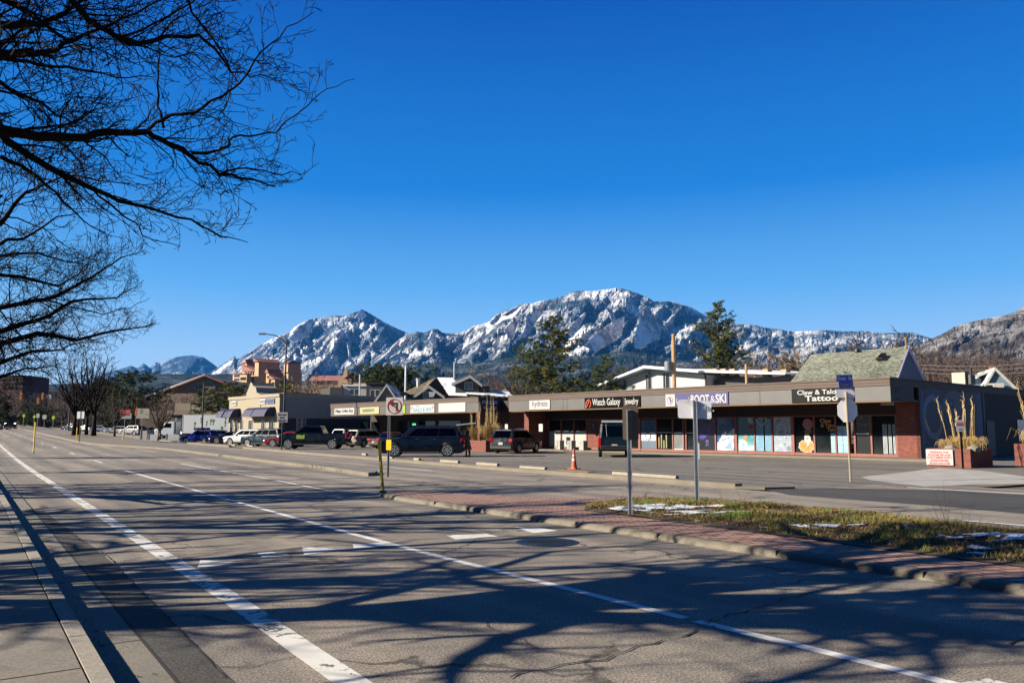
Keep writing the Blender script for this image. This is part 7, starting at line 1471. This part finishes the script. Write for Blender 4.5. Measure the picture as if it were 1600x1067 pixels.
evergreen(345, 165, 606, 'lower pine just left of the bushy pine near the awning shop', 17, .5, .8, .05, .05, ('needle', 'needle_dark', 'needle'), 'round', .3, .6, n=50)
evergreen(206, 175, 582, 'dark broad pine behind the red shop sign', 18, .62, .9, .05, .05, ('needle_dark', 'needle_dark', 'needle'), 'round', .25, .7, n=80)
evergreen(177, 190, 590, 'dark pine left of the broad pine behind the red sign', 21, .5, .9, .05, .05, ('needle_dark', 'needle_dark', 'needle'), 'round', .25, .7, n=60)
evergreen(450, 175, 597, 'olive pine beside the street lamp above the beige shop', 22, .5, .8, .05, .05, ('needle_olive', 'needle', 'needle_dark'), 'round', .3, .7, n=50)
evergreen(1226, 140, 556, 'brown dry evergreen left of the green shingle roof', 25, .5, .9, .0, .05, ('needle_brown', 'bark_tan', 'needle_brown'), 'round', .4, .6, n=60)
evergreen(4, 150, 620, 'dark green conifer low at the left edge behind the white car', 28, .5, .8, .0, .02, ('needle_dark', 'needle', 'needle_dark'), 'cone', .3, .6, n=50)
evergreen(63, 205, 640, 'low dark hedge like evergreen left of the lime sign', 29, 1.6, .7, .1, .02, ('needle_dark', 'needle', 'needle_dark'), 'round', .3, .7, n=40)
# red brick tower block far left
Fb = ortho(20, 260); b_ = bld('tower_block', Fb, 'dark brick block behind the far left tree branches', 'building'); Zb_ = lambda py: at(20, py, 260).z; bx(b_, 'wall', mt('wall_oxblood', '4A2C28', .85, 0, .1, .3), Fb.hit(-60, 620)[0], Fb.hit(34, 620)[0], 0, 15, 0, Zb_(586))
for i in range(5):
    for j in range(3): bx(b_, 'window', M['window_dark'], Fb.hit(4 + i * 6, 620)[0], Fb.hit(7 + i * 6, 620)[0], -.1, -.01, Zb_(608 - j * 7), Zb_(604.5 - j * 7))
# ---------------------------------------------------------------- mountains
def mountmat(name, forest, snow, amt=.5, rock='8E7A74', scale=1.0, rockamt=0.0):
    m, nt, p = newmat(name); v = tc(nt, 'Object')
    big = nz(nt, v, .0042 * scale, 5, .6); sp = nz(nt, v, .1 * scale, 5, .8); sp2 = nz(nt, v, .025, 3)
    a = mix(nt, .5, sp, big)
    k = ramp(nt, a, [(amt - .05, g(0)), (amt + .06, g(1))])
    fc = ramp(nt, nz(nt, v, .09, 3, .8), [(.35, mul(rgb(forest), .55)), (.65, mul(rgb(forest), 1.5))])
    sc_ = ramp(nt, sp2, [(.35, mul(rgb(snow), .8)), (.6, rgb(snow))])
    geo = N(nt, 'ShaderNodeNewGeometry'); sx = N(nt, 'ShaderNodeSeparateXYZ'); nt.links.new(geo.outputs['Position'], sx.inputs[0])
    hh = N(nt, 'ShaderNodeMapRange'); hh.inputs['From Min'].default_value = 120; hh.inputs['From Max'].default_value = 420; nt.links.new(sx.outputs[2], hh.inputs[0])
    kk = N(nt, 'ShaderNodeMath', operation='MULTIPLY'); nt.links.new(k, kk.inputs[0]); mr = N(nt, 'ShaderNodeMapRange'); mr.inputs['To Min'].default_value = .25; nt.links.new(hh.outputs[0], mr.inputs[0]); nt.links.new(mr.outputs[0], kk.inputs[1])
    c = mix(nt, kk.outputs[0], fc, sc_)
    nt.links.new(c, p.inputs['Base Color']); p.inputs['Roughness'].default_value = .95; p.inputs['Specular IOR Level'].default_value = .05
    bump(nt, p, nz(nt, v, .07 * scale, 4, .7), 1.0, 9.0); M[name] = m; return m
def slabmat():
    m, nt, p = newmat('flatiron_rock'); v = tc(nt, 'Object', (1, 1, .35)); n = nz(nt, v, .06, 6, .8); n2 = nz(nt, v, .011, 3)
    c = ramp(nt, mix(nt, .4, n, n2), [(.36, rgb('7C6E6C')), (.46, rgb('A29A9A')), (.52, rgb('E8E6E8')), (.6, rgb('FFFFFF'))]); nt.links.new(c, p.inputs['Base Color']); p.inputs['Roughness'].default_value = .9
    bump(nt, p, n, 1.0, 8.0); M['flatiron_rock'] = m
slabmat()
def lin2(tab, x): return lin(tab, x)
def mountain(name, sil, basey, D0, D1, mat, label, relief=120, step=2.0, rows=64, seed=0, jag=1.2, ridge=.016, slant=.9, x0=None, x1=None):
    xs_ = sil[0][0] if x0 is None else x0; xe = sil[-1][0] if x1 is None else x1; n = int((xe - xs_) / step); b = MB(); top = []; base_jag = jag
    for i in range(n + 1):
        px = xs_ + (xe - xs_) * i / n; py0 = lin2(sil, px); py = py0 + jag * (mnoise.noise((px * .35, seed, 0)) + .5 * mnoise.noise((px * .9, seed, 5)))
        for r_ in range(rows + 1):
            t = r_ / rows; yy = basey + (py0 - basey) * t + (py - py0) * t ** 8
            u_ = (px + slant * (yy - 480) * 1.0); rd = 1 - abs(mnoise.noise((u_ * ridge, yy * .006, seed))) * 2.2
            rd2 = mnoise.noise((u_ * ridge * 2.7, yy * .03, seed + 3)); rd3 = mnoise.noise((px * .11, yy * .11, seed + 8))
            env = math.sin(PI * min(1, t * .96 + .02)) ** .5
            D = D0 + (D1 - D0) * t ** .85 - relief * 1.9 * env * (rd * .8 + rd2 * .5 + rd3 * .3 + .16 * mnoise.noise((px * .3, yy * .35, seed)))
            b.v.append(tuple(at(px, yy, D)))
        for r_, (fz, dd) in enumerate(((.75, 500), (.3, 1100), (-.02, 1600))): 
            q = at(px, py, D1 + dd); q.z *= fz; b.v.append(tuple(q))
    k = rows + 4
    for i in range(n):
        for r_ in range(k - 1): b.f.append((i * k + r_, (i + 1) * k + r_, (i + 1) * k + r_ + 1, i * k + r_ + 1)); b.m.append(0)
    o = b.build(name, mat, smooth=False, fix=False); o['kind'] = 'structure'; return o
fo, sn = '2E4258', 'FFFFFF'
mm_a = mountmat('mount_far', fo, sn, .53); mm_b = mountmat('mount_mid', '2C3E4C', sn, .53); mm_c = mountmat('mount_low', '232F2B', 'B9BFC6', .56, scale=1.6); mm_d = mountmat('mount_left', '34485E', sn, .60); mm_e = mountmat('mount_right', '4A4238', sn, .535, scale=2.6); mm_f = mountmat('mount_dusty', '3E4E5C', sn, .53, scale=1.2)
mountain('hills', [(150, 588), (205, 571), (215, 575), (225, 567.5), (235, 575), (243, 566), (252, 568), (262, 562), (280, 557), (300, 555), (318, 558), (334, 569), (345, 578), (420, 590)], 592, 6000, 7600, mm_d, '', 200, seed=3)
S_bear = [(330, 580), (345, 571), (362, 560), (366, 556), (370, 561), (385, 553), (400, 545), (412, 537), (425, 529), (440, 524), (452, 520), (460, 511), (475, 502), (492, 497), (510, 496), (525, 493), (538, 494), (548, 490), (558, 487), (566, 483.5), (575, 488), (588, 496), (605, 506), (620, 513), (640, 522), (660, 532), (690, 545), (760, 575)]
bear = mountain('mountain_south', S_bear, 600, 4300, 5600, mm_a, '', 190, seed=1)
S_gr = [(540, 590), (560, 580), (575, 572), (590, 559), (602, 548), (615, 538), (628, 527), (640, 521.5), (652, 518), (664, 520), (675, 513.5), (684, 514), (692, 520), (705, 521), (718, 520), (730, 516), (740, 509.5), (752, 507), (765, 502), (778, 490), (790, 485), (800, 482), (815, 475), (832, 474), (845, 470), (862, 468), (880, 463), (893, 456), (905, 454.5), (925, 455), (940, 453), (952, 451.5), (965, 450), (980, 453), (995, 458), (1010, 464), (1022, 471), (1045, 471), (1060, 474), (1080, 480), (1100, 492), (1120, 505), (1140, 508), (1160, 507), (1180, 510), (1200, 514), (1230, 520), (1300, 545)]
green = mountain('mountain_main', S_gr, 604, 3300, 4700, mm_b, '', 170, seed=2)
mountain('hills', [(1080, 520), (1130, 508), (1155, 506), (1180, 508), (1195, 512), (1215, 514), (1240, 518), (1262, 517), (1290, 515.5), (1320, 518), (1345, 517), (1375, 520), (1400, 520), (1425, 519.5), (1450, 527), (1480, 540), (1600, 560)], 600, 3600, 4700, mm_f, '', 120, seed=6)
mountain('hills', [(1150, 560), (1200, 540), (1240, 545), (1290, 540), (1340, 535), (1380, 545), (1440, 545), (1560, 570)], 605, 2300, 3000, mountmat('mount_knoll', '2F3A44', sn, .53, scale=1.4), '', 90, seed=12)
mountain('hills', [(1380, 575), (1400, 560), (1420, 545), (1437, 539), (1455, 530), (1475, 520), (1490, 511), (1505, 506), (1525, 501), (1545, 497), (1565, 494), (1585, 488), (1600, 478), (1640, 460), (1720, 430), (1800, 430)], 612, 1250, 2000, mm_e, '', 60, seed=9, step=2.5, ridge=.01)
mountain('hills', [(470, 597), (540, 591), (600, 582), (640, 574), (680, 566), (740, 568), (770, 562), (800, 558), (840, 552), (880, 556), (930, 556), (970, 548), (1010, 552), (1040, 560), (1100, 566), (1160, 562), (1220, 570), (1300, 580), (1400, 590)], 610, 2100, 3000, mm_c, '', 70, seed=14, ridge=.012)
mountain('hills', [(-80, 602), (20, 601), (90, 600), (150, 598), (215, 585), (260, 584), (330, 585), (380, 583), (430, 590), (520, 600)], 612, 1500, 2400, mountmat('mount_near', '26302A', 'C9CDD2', .56, scale=3), '', 30, seed=17, step=3)
# bare rock slabs leaning on the mountain front
def slab(parent, P, D, tilt=2.2, th=120, label=None):
    xs_ = [p[0] for p in P]; ys_ = [p[1] for p in P]; xc, yb = sum(xs_) / len(P), max(ys_); b = MB(); n = len(P); cx, cy = xc, sum(ys_) / n
    def pt(x, y, o=0): return at(x, y, D + (yb - y) * tilt * D / 1251 * .4 + (x - xc) * 2.4 * D / 1251 * .5 + o)
    m_ = len(b.v); rn = random.Random(int(xc * 7)); RNG = []
    for k in range(n):
        a, c_ = P[k], P[(k + 1) % n]; s_ = max(1, int(math.hypot(c_[0] - a[0], c_[1] - a[1]) / 2.2))
        for j in range(s_): f_ = j / s_; jx = 0 if j == 0 else rn.gauss(0, .5); RNG.append((a[0] + (c_[0] - a[0]) * f_ + jx, a[1] + (c_[1] - a[1]) * f_ + (0 if j == 0 else rn.gauss(0, .4))))
    n = len(RNG)
    for f_ in (1, .8, .55, .25):
        for x, y in RNG: X2, Y2 = cx + (x - cx) * f_, cy + (y - cy) * f_; b.v.append(tuple(pt(X2, Y2, -8 * mnoise.noise((X2 * .25, Y2 * .25, 0)) * (1 if f_ < 1 else 0) - (6 if f_ < 1 else 0))))
    b.v.append(tuple(pt(cx, cy, -8)))
    for r_ in range(3):
        for j in range(n): b.f.append((r_ * n + j, r_ * n + (j + 1) % n, (r_ + 1) * n + (j + 1) % n, (r_ + 1) * n + j)); b.m.append(0)
    for j in range(n): b.f.append((3 * n + j, 3 * n + (j + 1) % n, 4 * n)); b.m.append(0)
    o_ = len(b.v)
    for x, y in RNG: b.v.append(tuple(pt(x, y, th)))
    for j in range(n): b.f.append((j, (j + 1) % n, o_ + (j + 1) % n, o_ + j)); b.m.append(0)
    return b.build('rock_slab', M['flatiron_rock'], parent, label=label, fix=True)
SB = [[(450, 529.5), (465, 510), (483, 499.5), (490, 499), (486, 512), (483, 525), (465, 532)], [(489, 540), (500, 530), (511, 522), (515, 523), (504, 535), (499, 541)], [(496, 556), (505, 543), (510, 534), (518, 530.5), (511, 543), (502.5, 559)], [(446, 565), (457, 549), (464, 538), (461, 550), (456, 556), (449, 567)], [(522, 557), (527, 556), (531, 564), (528, 574), (525.5, 576)], [(542, 534), (549, 533), (547, 545), (549, 560), (553, 569), (545, 566), (544, 550)], [(556, 571.5), (566, 562), (569, 562.5), (561, 572)], [(410, 556), (420, 543), (428, 538), (424, 548), (417, 557)], [(435, 560), (444, 548), (448, 545), (445, 553), (438, 562)], [(383, 556), (400, 544), (412, 536), (406, 545), (394, 554)], [(362, 570), (366.5, 556), (369, 558), (366, 566), (358, 576)], [(566, 484), (573, 493), (568, 498), (552, 497), (560, 489)], [(430, 530), (440, 524), (455, 519), (448, 530), (438, 534)], [(524, 524), (532, 515), (541, 515), (536, 524), (528, 530)]]
SG = [[(884, 521), (889, 509), (906, 494), (914, 488), (916, 491.5), (909, 504), (902.5, 515), (895, 528)], [(912, 541), (926, 521), (940, 513.5), (956, 503), (965, 498), (976, 494.5), (975, 502), (972, 522), (964, 532), (955, 537), (940, 544), (930, 551), (926, 548)], [(991, 512), (998.5, 495.5), (1007.5, 480), (1013.5, 477.5), (1021, 491), (1030, 506), (1033, 513.5), (1031, 530), (1015, 536), (997, 545.5), (991, 543.5), (988.5, 527)], [(786, 515), (794, 505.6), (804, 493.5), (808, 504), (805, 519), (800, 530), (796, 537), (792, 524)], [(814, 522.5), (822, 506), (831, 490.6), (842.5, 479), (854, 472.5), (848, 489), (836, 505), (826, 522), (818, 529)], [(600, 557), (612, 543), (623, 531), (626.5, 532), (620, 545), (615.5, 552), (606, 558)], [(625, 538), (632, 530), (639, 528), (634, 538), (628, 540)], [(668, 531), (673, 520), (675, 514), (682, 530), (681, 543), (676, 540)], [(697, 539), (703, 530), (706.5, 528), (704, 537), (698, 540)], [(724, 526), (733, 516), (742, 509.5), (738, 518), (728, 526)], [(735, 555), (746, 545), (752, 532), (757, 536), (753, 548), (744, 554)], [(745, 531), (752, 523), (758, 515.5), (760, 520), (754, 530)], [(609, 563), (620, 556), (628, 549), (627, 556), (622, 563)], [(764, 505), (775, 492), (784, 488), (780, 500), (770, 508)], [(786, 492), (800, 482), (816, 476), (806, 486), (794, 494)], [(578, 568), (585, 561), (597, 552), (590, 562), (582, 568)], [(850, 530), (857, 520), (863, 517), (860, 528), (853, 534)], [(876, 492), (882, 483), (884, 484), (880, 493)], [(640, 545), (650, 534), (655, 532), (652, 542), (645, 547)], [(945, 480), (958, 484), (962, 500), (956, 502), (951, 490)], [(770, 540), (778, 524), (782, 527), (778, 545), (772, 556)], [(856, 482), (860, 473), (862.5, 474), (860, 484)]]
for i, P in enumerate(SB): slab(bear, P, 4000 if i != 11 else 4900)
for i, P in enumerate(SG): slab(green, P, 3200 if P[0][0] > 780 else 3250, th=150)
rs_ = random.Random(41)
for k_ in range(30):                                # small leaning pinnacles along the ridges
    px = rs_.uniform(600, 880); y0 = lin2(S_gr, px) + rs_.uniform(6, 44); s_ = rs_.uniform(3, 8)
    if not any(abs(sum(q[0] for q in P) / len(P) - px) < 8 for P in SG): slab(green, [(px - s_ * .9, y0 + s_), (px + s_ * .3, y0 - s_ * .6), (px + s_ * .8, y0 - s_), (px + s_ * .7, y0 - s_ * .1), (px - s_ * .3, y0 + s_ * 1.1)], 3230)
for k_ in range(14):
    px = rs_.uniform(380, 600); y0 = lin2(S_bear, px) + rs_.uniform(10, 60); s_ = rs_.uniform(3, 7)
    if y0 < 590 and not any(abs(sum(q[0] for q in P) / len(P) - px) < 8 for P in SB): slab(bear, [(px - s_ * .9, y0 + s_), (px + s_ * .3, y0 - s_ * .6), (px + s_ * .8, y0 - s_), (px + s_ * .7, y0 - s_ * .1), (px - s_ * .3, y0 + s_ * 1.1)], 4020)
# small houses and snow fields at the foot of the mountains
# air between here and the mountains
HAZE = 0.00003
mh = bpy.data.materials.new('haze'); mh.use_nodes = True; nth = mh.node_tree; nth.nodes.remove(nth.nodes['Principled BSDF'])
pv = nth.nodes.new('ShaderNodeVolumePrincipled'); pv.inputs['Color'].default_value = (.06, .36, 1.0, 1); pv.inputs['Density'].default_value = HAZE; pv.inputs['Anisotropy'].default_value = 0.0
nth.links.new(pv.outputs[0], nth.nodes['Material Output'].inputs['Volume'])
mb = MB(); mb.box(-710, 8600, -260, 9100, -2, 1450); o = mb.build('haze', mh); tag(o, 'thin blue air between the street and the mountains', 'haze', kind='stuff')
